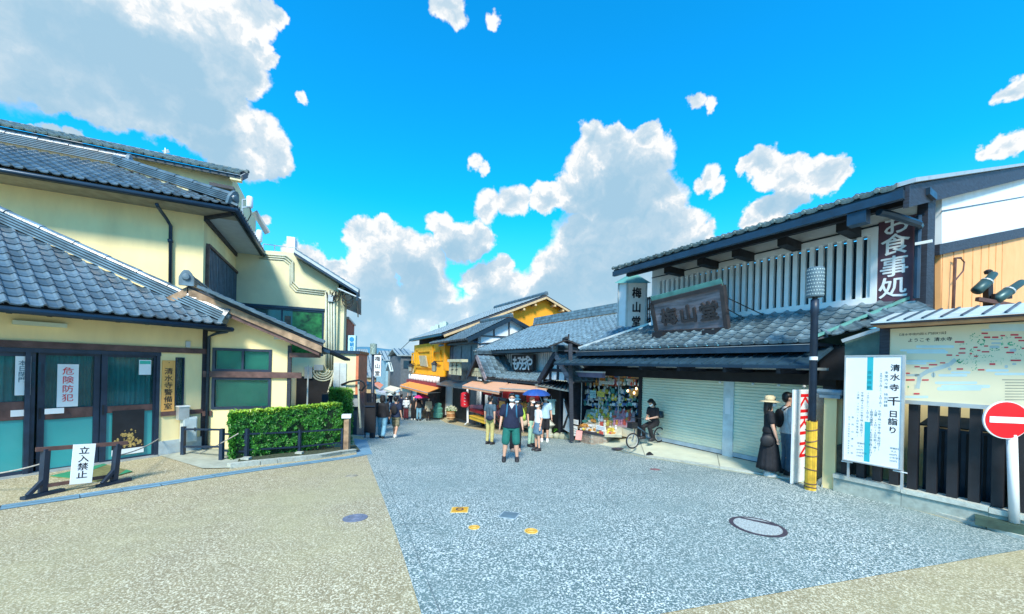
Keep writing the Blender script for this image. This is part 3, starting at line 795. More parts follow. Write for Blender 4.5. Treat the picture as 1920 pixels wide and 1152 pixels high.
# ================================================================== RIGHT: main shop
_u, _ = ray(1428, 869); W3 = Wall(_u*8.70, 8.70, -30)
_u, _ = ray(1565, 915); W4 = Wall(_u*6.7, 6.7, -30)
m_lat = M('white_lattice_paint', (.78, .82, .84), .6, var=.04)
m_shutter = M('pale_green_shutter', (.70, .76, .60), .45, var=.06, scale=1.2, metal=.1)
m_canopy = M('dark_ribbed_metal', (.05, .11, .16), .35, var=.2, metal=.4)
m_orange = M('orange_siding', (.86, .44, .18), .7, var=.05, scale=2)
shop = thing('wooden_shop', 'large two-storey merchant shop with white lattice upper wall and closed shutters', 'shop', W3.p(-1, -.5, -2))
SZ = -.505
# shutters
def shutter(s0, s1, z0, z1, parent, label=None):
    n = int((z1-z0)/.075); g = []
    for i in range(n):
        za = z0+i*.075
        g += [[W3.p(s, za, .0) for s in (s0, s1)], [W3.p(s, za+.012, .012) for s in (s0, s1)], [W3.p(s, za+.055, .018) for s in (s0, s1)], [W3.p(s, za+.068, .004) for s in (s0, s1)]]
    o = MB().sheet(g).build('shutter', m_shutter, parent, label=label)
    MB().wb(W3, s0, s1, z0-.10, z0, -.01, .03).build('bottom_bar', M('grey_blue_metal', (.42, .52, .58), .4), o)
    MB().wb(W3, s0, s1, z0-.13, z0-.10, -.01, .02).build('floor_track', m_black, o)
    return o
sp0, sp1 = W3.l(1358, 760)[0], W3.l(1377, 760)[0]
shutter(-3.5, sp0, SZ+.12, 1.55, shop); shutter(sp1, 1.15, SZ+.12, 1.55, shop)
MB().wb(W3, sp0, sp1, SZ, 1.5, -.02, .05).build('shutter_post', M('pale_aluminium', (.62, .72, .74), .4), shop)
MB().wb(W3, sp0+.05, sp1-.07, .55, .95, .051, .054).build('paper_slip', m_paper, shop)
MB().wb(W3, -3.62, -3.5, SZ-.3, 1.9, -.4, .05).build('post', m_black, shop)
MB().wb(W3, 1.15, 1.35, SZ-.1, 1.9, -.4, .05).build('post', m_timber, shop)
MB().wb(W3, 1.351, 3.2, SZ-.1, 2.5, -.9, -.55).build('side_wall', M('grey_green_plaster', (.11, .20, .18), .8, var=.2, scale=2), shop)
MB().wb(W3, -1.2, 3.0, 1.9, 2.55, -.9, -.552).build('side_wall', MATS['grey_green_plaster'], shop)
MB().wb(W3, 1.2, 2.2, 1.5, 2.15, -.5, .35).build('side_wall', m_black, shop)
MB().wb(W3, -6.3, 1.4, 1.37, 1.62, .052, .16).build('lintel', m_black, shop)
MB().wb(W3, -6.3, 1.4, 1.62, 2.2, -.1, .05).build('wall', m_black, shop)
MB().wb(W3, -3.6, 1.4, 1.68, 1.73, .50, .58).build('beam', m_steel, shop)
for px in (1240, 1313, 1400, 1500):
    s = W3.l(px, 700, .3)[0]; MB().wb(W3, s-.04, s+.04, 1.6, 1.72, .05, 1.2).build('bracket', m_timber, shop)
for px in (1350, 1412, 1460, 1508):
    s = W3.l(px, 715, .2)[0]; MB().ell(W3.p(s, 1.34, .2), .035, .035, .03, 8, 5).build('downlight', m_metalw, shop, smooth=True)
# metal canopy
ca = W3.p(-6.4, 2.10, .45); cu = W3.T*7.85; cv = W3.N*.87+Vector((0, 0, -.35))
MB().obox(ca, cu, cv, Vector((0, 0, .03))).build('canopy', m_canopy, shop)
mb = MB(); i = 0
while i*.30 < 7.85:
    mb.obox(ca+W3.T*(i*.30)+Vector((0, 0, .03)), W3.T*.04, cv*1.005, Vector((0, 0, .03))); i += 1
mb.build('canopy_ribs', m_canopy, shop)
MB().wb(W3, -6.4, 1.45, 1.70, 1.76, 1.30, 1.35).build('canopy_edge', m_gutter, shop)
# lower tiled roof
LZ, LD, LT = 2.24, .95, .545
def lf(s, d): return W3.p(s, LZ+LT*(LD-d), d)
kl = math.sqrt(1+LT*LT)
MB().poly([lf(-5.55, LD), lf(1.3, LD), lf(2.25, -.5), lf(-3.75, -.5)]).build('lower_roof', basem, shop)
VL = W_dir(W3, 0, LT, -1)
tile_roof(shop, lf(-5.6, LD+.02), W3.T, VL, 7.9, 1.47*kl, m_tile2, clip=lambda a, b: a > .0+b/kl*1.22+.1 and (a-5.6) < 1.3+b/kl*.62, limit=255, minpx=9, eave=True)
# side slope beyond the valley
pA, pB, pC, pD = lf(1.3, LD), lf(2.25, -.5), W3.hit(1748, 573, -.45), W3.hit(1650, 612, .3)
MB().poly([pA, pD, pC, pB]).build('lower_roof', basem, shop)
nv = (pD-pA).cross(pB-pA).normalized(); nv = nv if nv.z > 0 else -nv
uu = (pD-pA).normalized(); vv = nv.cross(uu).normalized(); vv = vv if vv.dot(pB-pA) > 0 else -vv
def _cl(a, b):
    P = pA+uu*a+vv*b
    s_ = (P-Vector((W3.o.x, W3.o.y, 0))).dot(W3.T); d_ = (P-Vector((W3.o.x, W3.o.y, 0))).dot(W3.N)
    return s_ > 1.3+(LD-d_)*.66 and d_ > -.45 and a > -.05
tile_roof(shop, pA-uu*.3, uu, vv, 2.2, 2.2, m_tile2, clip=lambda a, b: _cl(a-.3, b), limit=20, minpx=9)
m_copper = M('verdigris_copper', (.12, .34, .31), .5, var=.15)
MB().bar(pA+Vector((0, 0, .06)), pB+Vector((0, 0, .06)), .07, .05).build('valley_flashing', m_copper, shop)
MB().bar(lf(-5.5, LD)+Vector((0, 0, .07)), lf(-3.75, -.5)+Vector((0, 0, .08)), .10, .07).build('verge_board', m_steel, shop)
MB().wb(W3, -5.55, 1.32, 2.03, 2.17, .93, 1.03).build('gutter', m_gutter, shop)
MB().wb(W3, -5.55, 1.32, 2.165, 2.175, 1.0, 1.04).build('gutter_lip', m_steel, shop)
MB().wb(W3, -5.6, 1.3, 2.15, 2.22, -.1, .92).build('soffit', m_timber, shop)
# upper wall, lattice
UD = -.5
sl0, sl1, lz0, lz1 = -3.30, 1.70, 3.16, 4.42
mb = MB(); mb.wb(W3, -3.66, sl0, 2.9, 5.0, UD-.15, UD); mb.wb(W3, sl1, 2.42, 2.9, 5.0, UD-.15, UD); mb.wb(W3, sl0, sl1, 2.9, lz0, UD-.15, UD); mb.wb(W3, sl0, sl1, lz1, 5.0, UD-.15, UD)
mb.build('upper_wall', m_white, shop)
lt = MB(); lt.wb(W3, sl0-.10, sl1+.10, lz0-.13, lz0, UD, UD+.07); lt.wb(W3, sl0-.10, sl1+.10, lz1, lz1+.13, UD, UD+.07); lt.wb(W3, sl0-.10, sl0, lz0, lz1, UD, UD+.07); lt.wb(W3, sl1, sl1+.10, lz0, lz1, UD, UD+.07)
lt = lt.build('lattice_window', m_lat, shop)
n = 31
bm_ = MB().wb(W3, 0, .086, lz0, lz1, 0, .09).mesh('lattice_bar', m_lat, W3.p(0, 0, 0))
for k in range(n):
    s = sl0+.05+(sl1-sl0-.12)*k/(n-1)
    inst('lattice_bar', bm_, lt, Matrix.Translation(W3.p(s, 0, UD-.06)))
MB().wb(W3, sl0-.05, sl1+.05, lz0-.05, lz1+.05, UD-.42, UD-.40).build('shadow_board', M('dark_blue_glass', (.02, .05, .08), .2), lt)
for k in range(9):
    s = sl0+.2+k*.56; MB().wb(W3, s, s+.05, lz0, lz1, UD-.40, UD-.33).build('mullion', M('teal_grey_post', (.30, .45, .48), .6), lt)
MB().wb(W3, -3.66, 2.35, 2.92, 3.0, UD, UD+.12).build('flashing', m_steel, shop)
MB().wb(W3, -3.66, 2.42, 4.58, 4.60, UD, UD+.03).build('picture_rail', m_gutter, shop)
# upper eave
UZ, UED, US = 4.72, .92, .32
def uf(s, d): return W3.p(s, UZ+US*(UED-d), d)
MB().poly([uf(-3.95, UED), uf(2.5, UED), uf(2.5, -11), uf(-3.95, -11)]).build('roof', basem, shop)
ku = math.sqrt(1+US*US)
tile_roof(shop, uf(-3.95, UED+.02), W3.T, W_dir(W3, 0, US, -1), 6.45, 1.6, m_tilegreen, limit=60, minpx=9, eave=True, lift=.02)
tile_roof(shop, uf(2.2, UED-1.6), W3.T, W_dir(W3, 0, US, -1), .3, 9.0, m_tilegreen, limit=0, lift=.02)
mb = MB(); mb.obox(uf(-3.95, UED-.02)+Vector((0, 0, -.03)), W3.T*6.45, W3.N*.02, Vector((0, 0, -.17))); mb.build('fascia', m_fascia, shop)
MB().wb(W3, -3.9, 2.5, UZ-.24, UZ-.10, UED+.0, UED+.10).build('gutter', m_gutter, shop)
MB().obox(W3.p(-3.95, 4.60, UED-.05), W3.T*6.4, -W3.N*1.37+Vector((0, 0, .30)), Vector((0, 0, .04))).build('soffit', m_black, shop)
for px, py in ((1252, 512), (1315, 497), (1381, 480), (1468, 458), (1580, 432)):
    s = W3.l(px, py, .2)[0]; MB().wb(W3, s-.09, s+.09, 4.42, 4.60, UD, .25).build('beam_end', m_black, shop)
MB().wb(W3, -3.9, 2.45, 4.56, 4.70, .30, .42).build('purlin', m_black, shop)
# verge and gable wall to the right
Pg = W3.p(2.42, 0, UD); Wg = Wall(Pg.x, Pg.y, 60)
vg = uf(2.5, UED); vb = W_dir(W3, 0, US, -1)*11.5
MB().obox(vg+W3.T*-.02+Vector((0, 0, -.02)), vb, W3.T*.07, Vector((0, 0, -.36))).build('bargeboard', m_timber, shop)
MB().obox(vg+W3.T*-.1+Vector((0, 0, .0)), vb, W3.T*.22, Vector((0, 0, .07))).build('verge_cap', m_steel, shop)
def pxprism(W, pts, d0, d1, mb=None):
    mb = mb or MB()
    mb.prism([W.hit(x, y, d1)-W.N*0 for x, y in pts], -W.N*(d1-d0)); return mb
pxprism(Wg, [(1766, 345), (1960, 318), (1960, 420), (1766, 460)], -.1, 0.0).build('gable_panel', m_white, shop)
MB().bar(Wg.hit(1766, 396, .01), Wg.hit(1960, 362, .01), .01, .02).build('panel_seam', m_gutter, shop)
pxprism(Wg, [(1762, 458), (1960, 419), (1960, 436), (1762, 478)], -.1, .05).build('beam', m_timber, shop)
MB().wb(Wg, -.02, .42, 2.4, 5.2, -.1, .04).build('corner_post', m_timber, shop)
MB().wb(Wg, .2, 9, 2.0, 5.2, -.2, -.101).build('inner_wall', m_black, shop)
oz = pxprism(Wg, [(1764, 478), (1960, 436), (1960, 620), (1764, 620)], -.1, -.02)
oz.build('siding', m_orange, shop)
mb = MB()
for k in range(10):
    s = .42+k*.8; p0 = Wg.p(s, 2.2, -.018)
    if s > 7: break
    a_, b_ = Wg.l(1764, 478), Wg.l(1960, 436); zt = a_[1]+(b_[1]-a_[1])*(s-a_[0])/(b_[0]-a_[0])
    mb.wb(Wg, s, s+.012, 2.2, zt, -.02, -.008)
mb.build('siding_seams', M('siding_seam', (.62, .32, .14), .7), shop)
pp = MB(); pp.tube([Wg.hit(1787, 582, .05), Wg.hit(1791, 484, .05), Wg.hit(1801, 484, .08)], .025, 6); pp.tube([Wg.hit(1801, 484, .08), Wg.hit(1808, 492, .1), Wg.hit(1806, 508, .1), Wg.hit(1792, 525, .06)], .014, 6)
pp.build('pipe', m_brown, shop)
# gutters and leader pipe at the right corner
gp = MB(); gp.obox(W3.p(1.78, 4.50, .78), W3.T*.26, W3.N*.2, Vector((0, 0, -.24)))
gp.tube([W3.hit(1648, 398, .8), W3.hit(1668, 402, .6), W3.hit(1722, 420, .0), W3.hit(1724, 425, -.3)], .06, 8)
gp.tube([W3.hit(1722, 405, -.35), W3.hit(1718, 560, -.35)], .045, 8); gp.build('leader_pipe', m_gutter, shop)
MB().bar(W3.hit(1716, 458, -.3), W3.hit(1748, 452, -.3), .03, .05).build('pipe_clip', m_metalw, shop)
pj = MB(); pj.obox(W3.hit(1722, 370, .1), W3.T*.14, -W3.N*.4, Vector((0, 0, .12))); pj.build('beam_end', m_gutter, shop)
# flank wall between the shop and the map
pxprism(W4, [(1584, 640), (1669, 612), (1669, 745), (1584, 745)], -.4, -.1).build('flank_wall', M('grey_green_plaster', (.11, .20, .18), .8, var=.2, scale=2), shop)
MB().bar(W4.hit(1580, 640, 0), W4.hit(1672, 610, 0), .08, .06).build('flank_flashing', m_steel, shop)
# things on the shop front
s0, s1 = W3.l(1646, 480, UD+.05)[0], W3.l(1716, 480, UD+.05)[0]
sg = MB().wb(W3, s0, s1, 2.98, 4.62, UD+.002, UD+.05).build('shop_sign', M('maroon_board', (.10, .045, .07), .55, var=.2, scale=2), None)
tagit(sg, 'tall maroon board with white brush characters at the end of the lattice', 'sign')
for k, (ch, px, py) in enumerate((('お', 1681, 420), ('食', 1678, 458), ('事', 1676, 499), ('処', 1674, 539))):
    P = W3.hit(px, py, UD+.052)
    text(ch, P, W3.T, (0, 0, 1), W3.N, .42, m_metalw, sg, bold=.014, depth=.006)
# carved board
cb = thing('carved_board', 'weathered carved wooden board leaning forward on the lower roof', 'sign', W3.p(-1.7, 2.7, .4))
tl, tr, br, bl = W3.hit(1222, 568, .62), W3.hit(1354, 536, .62), W3.hit(1363, 617, .25), W3.hit(1232, 623, .25)
nb = (tr-tl).cross(bl-tl).normalized(); nb = nb if nb.dot(W3.N) > 0 else -nb
m_oldw = M('grey_violet_old_wood', (.27, .24, .27), .8, var=.35, scale=3, bump=.3, stretch=(.4, .4, 3))
MB().prism([tl, tr, br, bl], -nb*.08).build('panel', m_oldw, cb)
m_fr = M('blackened_frame', (.05, .045, .05), .6, var=.2)
for a_, b_ in ((tl, tr), (tr, br), (br, bl), (bl, tl)): MB().bar(a_-nb*.02, b_-nb*.02, .10, .14, up=nb).build('frame', m_fr, cb)
MB().bar(tl+Vector((0, 0, .07)), tr+Vector((0, 0, .07)), .22, .025, up=nb).build('frame_cap', m_copper, cb)
for t, ch in ((.24, '梅'), (.53, '山'), (.81, '堂')):
    P = tl.lerp(tr, t).lerp(bl.lerp(br, t), .52)+nb*.002
    text(ch, P, (tr-tl).normalized(), (tl-bl).normalized(), nb, .52, m_fr, cb, bold=.03, depth=.05)
for t in (.12, .86):
    P = bl.lerp(br, t); MB().obox(P-W3.T*.18-Vector((0, 0, .20)), W3.T*.36, W3.N*.30, Vector((0, 0, .17))).build('support', m_black, cb)
for px, py, qx, qy in ((1364, 580, 1400, 600), (1366, 560, 1440, 595)):
    MB().tube([W3.hit(px, py, .5), W3.hit(qx, qy, UD+.02)], .012, 5).build('stay_wire', m_black, cb)
# lantern sign on the corner
ls = thing('lantern_sign', 'white box lantern sign with black characters at the far upper corner of the lattice shop', 'sign', at(1185, 620, 12.5))
A, B, D_ = at(1160.5, 531, 12.9), at(1176, 531, 12.5), at(1212, 531, 12.75)
H = Vector((0, 0, at(1190, 613, 12.5).z-at(1190, 531, 12.5).z)); E_ = A+(D_-B)
MB().prism([A, B, D_, E_], H).build('box', m_lat, ls)
for P in (A, B, D_): MB().obox(P+Vector((-.03, -.03, .02)), (.06, 0, 0), (0, .06, 0), H-Vector((0, 0, .04))).build('frame', m_steel, ls)
rr_ = MB(); ce = (A+B+D_+E_)/4
rr_.add([P+(P-ce)*.35 for P in (A, B, D_, E_)]+[ce+Vector((0, 0, .38))], [(0, 1, 4), (1, 2, 4), (2, 3, 4), (3, 0, 4), (3, 2, 1, 0)]); rr_.build('roof', m_copper, ls)
rf_ = (D_-B).normalized(); nf = Vector((rf_.y, -rf_.x, 0))
for k, ch in enumerate('梅山堂'): text(ch, (B+D_)/2+nf*.01+Vector((0, 0, -.33-k*.487)), rf_, (0, 0, 1), nf, .38, m_ink, ls, bold=.03)
mb = MB(); g0, g1 = at(1207, 605, 13.0), at(1228, 600, 12.5); gt = at(1207, 560, 13.0)-g0
for k in range(7): mb.bar(g0.lerp(g1, k/6), g0.lerp(g1, k/6)+gt, .03, .03)
for z in (.08, .5, .92): mb.bar(g0+gt*z, g1+gt*z, .03, .04)
mb.build('grille', m_black, shop)
MB().tube([at(1197, 618, 12.2), at(1194, 628, 12.2), at(1185, 633, 12.3), at(1100, 650, 14)], .05, 6).build('pipe', m_steel, shop)
# ---- forecourt in front of the shutters
out = [G(1086, 828), G(1150, 842), G(1210, 858), G(1280, 868), G(1350, 880), G(1440, 894), G(1540, 912)]
inn = []
for i, P in enumerate(out):
    s = -6.2+(1.5+6.2)*i/(len(out)-1)
    q = W3.p(s, 0, 0); z = SZ if s > -3.9 else SZ+(gz(q.x, q.y)+.02-SZ)*min(1, (-3.9-s)/1.5)
    inn.append(Vector((q.x, q.y, z)))
rows = [[Vector((o_.x, o_.y, o_.z+.03)) for o_ in out]]
for t in (.33, .66, 1.0): rows.append([Vector((*(o_.lerp(i_, t)).xy, lerp(o_.z+.03, i_.z, t))) for o_, i_ in zip(out, inn)])
rows.append([v-W3.N*2.0 for v in inn])
m_apron = M('pale_terrazzo', (.62, .64, .50), .45, var=.06, scale=3, spec=.6)
ap_ = MB().sheet(rows).build('forecourt', m_apron, kind='structure')
from mathutils.bvhtree import BVHTree
_bv = BVHTree.FromPolygons([tuple(v.co) for v in ap_.data.vertices], [tuple(p.vertices) for p in ap_.data.polygons])
def drop(P):
    h = _bv.ray_cast(Vector((P.x, P.y, 5)), Vector((0, 0, -1)))
    return h[0].z if h[0] is not None else gz(P.x, P.y)
mb = MB()
for i in (2, 4): mb.bar(out[i]+Vector((0, 0, .033)), inn[i]+Vector((0, 0, .003)), .02, .006)
mb.build('joint', M('joint_line', (.30, .32, .26), .8), ap_)
kb = bpy.data.objects.new('kerb', None); COL.objects.link(kb); kb.location = out[0]; kb['kind'] = 'structure'
def kerb_run(pts, w, h, parent, step=.62, z=.0, mat=None, off=0.0, name='kerb_stone'):
    for a, b in zip(pts, pts[1:]):
        L = (b-a).length; n = max(1, round(L/step)); d = (b-a).normalized(); nn = Vector((-d.y, d.x, 0)).normalized()
        for k in range(n):
            p = a+d*(L*k/n)+nn*off; MB().obox(p+Vector((0, 0, z-.12)), d*(L/n-.012), nn*w, Vector((0, 0, .12+h+random.uniform(-.003, .003)))).build(name, mat or m_stone, parent)
kerb_run([v.copy() for v in out], .13, .045, kb, off=.0)
kerb_run([v.copy() for v in out[1:]], .09, .012, kb, off=-.09, mat=M('worn_kerb', (.38, .40, .30), .8))
# ================================================================== map board and fence
def z4(px, py, d=0): return W4.l(px, py, d)[1]
fb = thing('railing_wall', 'low granite base wall carrying a row of square black posts', 'fence', W4.p(1, -.45, 0))
for k in range(5):
    s0 = .02+k*.86; MB().wb(W4, s0, s0+.855, -.62, -.22-.012*k, -.10, .12).build('base_stone', M('grey_green_granite', (.36, .42, .38), .8, var=.15, scale=10, objvar=.06), fb)
    MB().wb(W4, s0, s0+.855, -.215-.012*k, -.145-.012*k, -.12, .15).build('cap_stone', m_stone, fb)
pmesh = MB().wb(W4, 0, .105, -.16, 1.235, -.06, .05).mesh('black_post', m_black, W4.p(0, 0, 0))
for k in range(20):
    s = .10+k*.205; inst('post', pmesh, fb, Matrix.Translation(W4.p(s, -.0, 0)))
gp_ = thing('garden_wall', 'short cream plaster wall end with a small grey tile cap beside the notice board', 'wall', W4.p(-.1, -.45, 0))
MB().wb(W4, -.165, .02, -.55, 1.18, -.9, .06).build('wall', m_cream, gp_)
MB().wb(W4, .02, 4.5, -.5, 1.12, -1.7, -1.55).build('back_wall', m_cream, gp_)
MB().wb(W4, .021, .15, -.2, .35, -.5, .02).build('board', M('sooty_wood', (.08, .09, .07), .8, var=.5), gp_)
cp = MB(); cp.prism([W4.p(-.21, 1.18, .14), W4.p(-.21, 1.18, -.95), W4.p(-.21, 1.27, -.95), W4.p(-.21, 1.30, -.4), W4.p(-.21, 1.27, .14)], W4.T*.30)
cp.tube([W4.p(-.24, 1.29, .12), W4.p(.12, 1.29, .12)], .05, 8); cp.build('tile_cap', m_tile, gp_)
rk = MB(); rk.ell(G(1552, 910)+Vector((0, 0, .04)), .17, .13, .11, 12, 8); tagit(rk.build('boulder', m_stone, None, smooth=True), 'smooth pale boulder at the foot of the cream wall end', 'rock')
kb2 = bpy.data.objects.new('kerb', None); COL.objects.link(kb2); kb2.location = G(1700, 950); kb2['kind'] = 'structure'
kl0 = [G(1540, 914), G(1640, 936), G(1740, 962), G(1850, 993), G(1990, 1035)]
kerb_run(kl0, .12, .05, kb2, off=.0); kerb_run(kl0, .15, .02, kb2, off=.13, mat=MATS['worn_kerb'])
MB().sheet([[v+Vector((0, 0, .03)) for v in kl0], [v+Vector((.9, .5, .03)) for v in kl0]]).build('kerb_bed', M('worn_kerb', (.4, .4, .3)), kb2)
# dark equipment boxes behind the posts
eb = thing('dark_cabinet', 'dark slatted equipment cabinet standing behind the black posts', 'cabinet', W4.p(1.4, -.45, -.8))
MB().wb(W4, .95, 1.75, -.45, .78, -1.2, -.6).build('body', m_gutter, eb)
for k in range(9): MB().obox(W4.p(.9, .80, -.55), W4.T*.95, -W4.N*.7+Vector((0, 0, .12)), Vector((0, 0, .02))).build('lid', m_black, eb) if k == 0 else MB().wb(W4, .98+k*.085, 1.01+k*.085, -.4, .74, -.6, -.585).build('slat', m_black, eb)
MB().wb(W4, 1.85, 3.4, -.45, 1.0, -1.3, -.7).build('body', m_black, eb)
MB().wb(W4, .02, 5, -.55, -.40, -1.55, -.1).build('inner_ground', M('grey_gravel', (.25, .27, .24), .9, scale=60, var=.3), kind='structure')
# map board
mp = thing('map_board', 'large cream illustrated area map board under a narrow metal roof', 'sign', W4.p(1.8, 1.2, 0))
m_map = M('map_cream', (.78, .72, .50), .45, var=.03, scale=1)
ms0, ms1, mz0, mz1 = .70, 3.6, 1.235, 2.365
MB().wb(W4, ms0, ms1, mz0, mz1, .055, .10).build('panel', m_map, mp)
MB().wb(W4, ms0-.12, ms0, mz0-.1, 2.46, .0, .12).build('frame', m_timber, mp)
MB().wb(W4, ms0-.02, ms1, mz0-.06, mz0, .05, .115).build('frame', m_steel, mp)
MB().wb(W4, ms0-.12, ms1, mz1, mz1+.07, .0, .12).build('frame', m_black, mp)
RZ0, RZ1 = 2.43, 2.66
ra = W4.p(.58, RZ0, .52); rv = -W4.N*.95+Vector((0, 0, RZ1-RZ0))
MB().obox(ra, W4.T*3.4, rv, Vector((0, 0, .02))).build('roof', M('pale_metal_roof', (.60, .72, .74), .4, metal=.2), mp)
for k in range(20): MB().obox(ra+W4.T*(k*.185)+Vector((0, 0, .02)), W4.T*.025, rv*1.002, Vector((0, 0, .022))).build('batten', m_gutter, mp)
MB().obox(ra+Vector((0, 0, -.03)), W4.T*3.4, -W4.N*.03, Vector((0, 0, .028))).build('eave_board', m_black, mp)
MB().wb(W4, .6, 3.9, 2.38, 2.43, -.1, .48).build('soffit', M('orange_wood', (.55, .32, .18), .7), mp)
MPD = .1005
def mz(x, y): return W4.l(1640+x/6.4, 590+y/6.4, MPD)
def flat(pts, d): return [W4.p(s, z, d) for s, z in pts]
def capsule(mb, x0, y0, x1, y1, d):
    r = (y1-y0)/2; yc = (y0+y1)/2; pts = []
    for k in range(5): a = math.pi/2+math.pi*k/4; pts.append(mz(x0+r+r*math.cos(a)*1.1, yc-r*math.sin(a)))
    for k in range(5): a = -math.pi/2+math.pi*k/4; pts.append(mz(x1-r+r*math.cos(a)*1.1, yc-r*math.sin(a)))
    mb.poly(flat(pts, d))
cl = MB()
for i, q in enumerate(((495,370,955,400),(305,418,850,442),(385,438,880,468),(370,545,735,572),(370,575,620,600),(915,682,1150,708),(765,715,1110,745),(725,805,1230,835),(800,845,1385,880),(750,872,1280,912),(1335,658,1610,686),(1440,700,2300,728),(355,975,645,1003),(1370,115,2300,175),(1280,175,2100,200))): cl = MB(); capsule(cl, *q, MPD+.0003+i*2e-5); cl.build('printed_cloud', M('map_pale_blue', (.56, .74, .76), .5, var=.05), mp)
rd = MB()
path = [(515,890),(540,740),(640,680),(780,640),(900,600),(970,540)]
for i in range(5):
    (x0, y0), (x1, y1) = path[i], path[i+1]; L = math.hypot(x1-x0, y1-y0); nx, ny = -(y1-y0)/L*24, (x1-x0)/L*24
    rd.poly(flat([mz(x0+nx, y0+ny), mz(x1+nx, y1+ny), mz(x1-nx, y1-ny), mz(x0-nx, y0-ny)], MPD+.0008+i*2e-5))
for x0, y0, x1, y1 in ((380,735,540,720),(540,740,480,720),(880,640,920,665),(680,700,730,750),(480,890,490,850),(1390,300,1530,300),(1400,340,1520,350),(1380,380,1500,400),(1620,420,1700,440),(1650,590,1700,600),(1560,640,1600,610)):
    capsule(rd, min(x0, x1), min(y0, y1)-6, max(x0, x1), max(y0, y1)+6, MPD+.0011)
rd.build('printed_streets', M('map_grey', (.45, .56, .56), .5, var=.1), mp, kind='stuff')
gr = MB(); random.seed(3)
def blob(x, y, r, d):
    ph = random.uniform(0, 6); gr.poly(flat([mz(x+r*random.uniform(.5, 1.2)*math.cos(t+ph), y-r*.8*random.uniform(.5, 1.2)*math.sin(t+ph)) for t in (0, 1.2, 2.4, 3.6, 4.8)], d))
kk = 0
for cx_, cy_, rx_, ry_, n_, br in ((1210,250,60,28,16,7),(1280,330,50,40,26,10),(1160,280,20,40,8,6),(1530,330,12,70,12,8),(1440,420,60,18,14,8),(1640,350,45,22,18,11),(1720,400,50,30,12,7),(1020,560,32,20,10,15),(1180,430,40,20,10,7),(1190,620,40,60,12,7),(1090,560,40,40,12,6),(1600,270,40,14,8,6),(1930,340,90,60,30,9),(400,870,14,10,3,8),(1700,500,80,30,14,6),(1330,500,110,14,18,6),(1250,540,100,30,16,6),(1420,560,50,10,8,6),(1530,560,20,50,8,5),(1060,360,80,10,8,6),(1180,500,60,30,10,6)):
    for _ in range(n_):
        a = random.uniform(0, 6.28); blob(cx_+rx_*math.cos(a)*random.uniform(.6, 1), cy_+ry_*math.sin(a)*random.uniform(.6, 1), br*random.uniform(.6, 1.3), MPD+.0016+kk*3e-6); kk += 1
gr.build('printed_trees', M('map_green', (.05, .42, .20), .5, var=.3, scale=20), mp, kind='stuff')
rl = MB()
for i, q in enumerate(((962,320,1076,340),(1282,218,1360,236),(1410,264,1486,284),(1630,235,1726,255),(1680,268,1768,288),(1725,305,1800,322),(1510,246,1566,262),(1312,264,1388,284),(1020,402,1090,420),(1005,455,1090,470),(862,480,930,496),(785,574,848,588),(652,595,752,611),(478,620,542,634),(552,634,650,650),(366,698,424,712),(378,776,482,794),(570,778,650,794),(470,942,540,960),(985,646,1062,662),(1240,656,1318,672),(1378,585,1448,606),(1632,542,1756,560),(1580,448,1674,466),(1286,440,1376,456),(1230,424,1270,438),(1312,372,1362,386),(1186,386,1236,402),(1190,494,1240,508),(975,486,1012,498),(1555,388,1605,402),(1765,398,1822,415),(1140,462,1168,478))):
    rl = MB(); rl.poly(flat([mz(q[0], q[1]), mz(q[2], q[1]), mz(q[2], q[3]), mz(q[0], q[3])], MPD+.0032+i*1e-5)); rl.build('printed_label', M('map_red', (.62, .05, .07), .5, var=.05), mp)
tx = MB()
for k in range(8):
    y = 778+k*34; tx.poly(flat([mz(1565 if k else 1530, y), mz(2250, y+4), mz(2250, y+14), mz(1565 if k else 1530, y+10)], MPD+.002))
tx.build('small_print', M('map_print', (.42, .40, .30), .6), mp, kind='stuff')
P = W4.hit(1640+270/6.4, 590+245/6.4, MPD); text('【清水寺境内図と門前町図】', P, W4.T, (0, 0, 1), W4.N, .042, m_ink, mp, vertical=False, depth=.001)
P = W4.hit(1640+395/6.4, 590+310/6.4, MPD); text('ようこそ 清水寺', P, W4.T, (0, 0, 1), W4.N, .062, m_ink, mp, vertical=False, depth=.001, bold=.01)
# temple notice board in front
ND = .32
nt = thing('notice_board', 'white temple notice board with turquoise stripes and vertical black text', 'sign', W4.p(.56, .1, ND))
n0, n1, nz0, nz1 = .225, .905, .175, 1.915
MB().wb(W4, n0, n1, nz0, nz1, ND-.03, ND).build('panel', m_paper, nt)
for q in ((n0-.02, n0, nz0-.02, nz1+.02), (n1, n1+.03, nz0-.02, nz1+.02), (n0, n1, nz0-.02, nz0), (n0, n1, nz1, nz1+.02)): MB().wb(W4, *q, ND-.035, ND+.012).build('frame', m_steel, nt)
for s in (n0+.02, n1-.01): MB().wb(W4, s, s+.03, -.15, nz0-.02, ND-.1, ND-.07).build('leg', m_steel, nt)
for z in (.13,): 
    MB().tube([W4.p(n0-.04, z, ND-.02), W4.p(n0+.1, z, ND-.05)], .01, 6).build('wire_tie', m_metalw, nt); MB().tube([W4.p(n1-.08, z, ND-.02), W4.p(n1+.08, z, ND-.0)], .01, 6).build('wire_tie', m_metalw, nt)
def nl(x, y): return W4.l(1570+x/5.007, 660+y/5.007, ND)
m_turq = M('turquoise_print', (.02, .42, .50), .5, var=.03)
def nrect(x0, y0, x1, y1, m):
    a, b = nl(x0, y0), nl(x1, y1); MB().wb(W4, a[0], b[0], b[1], a[1], ND, ND+.001).build('printed_stripe', m, nt)
nrect(283, 50, 332, 362, m_turq); nrect(258, 655, 302, 1036, m_turq)
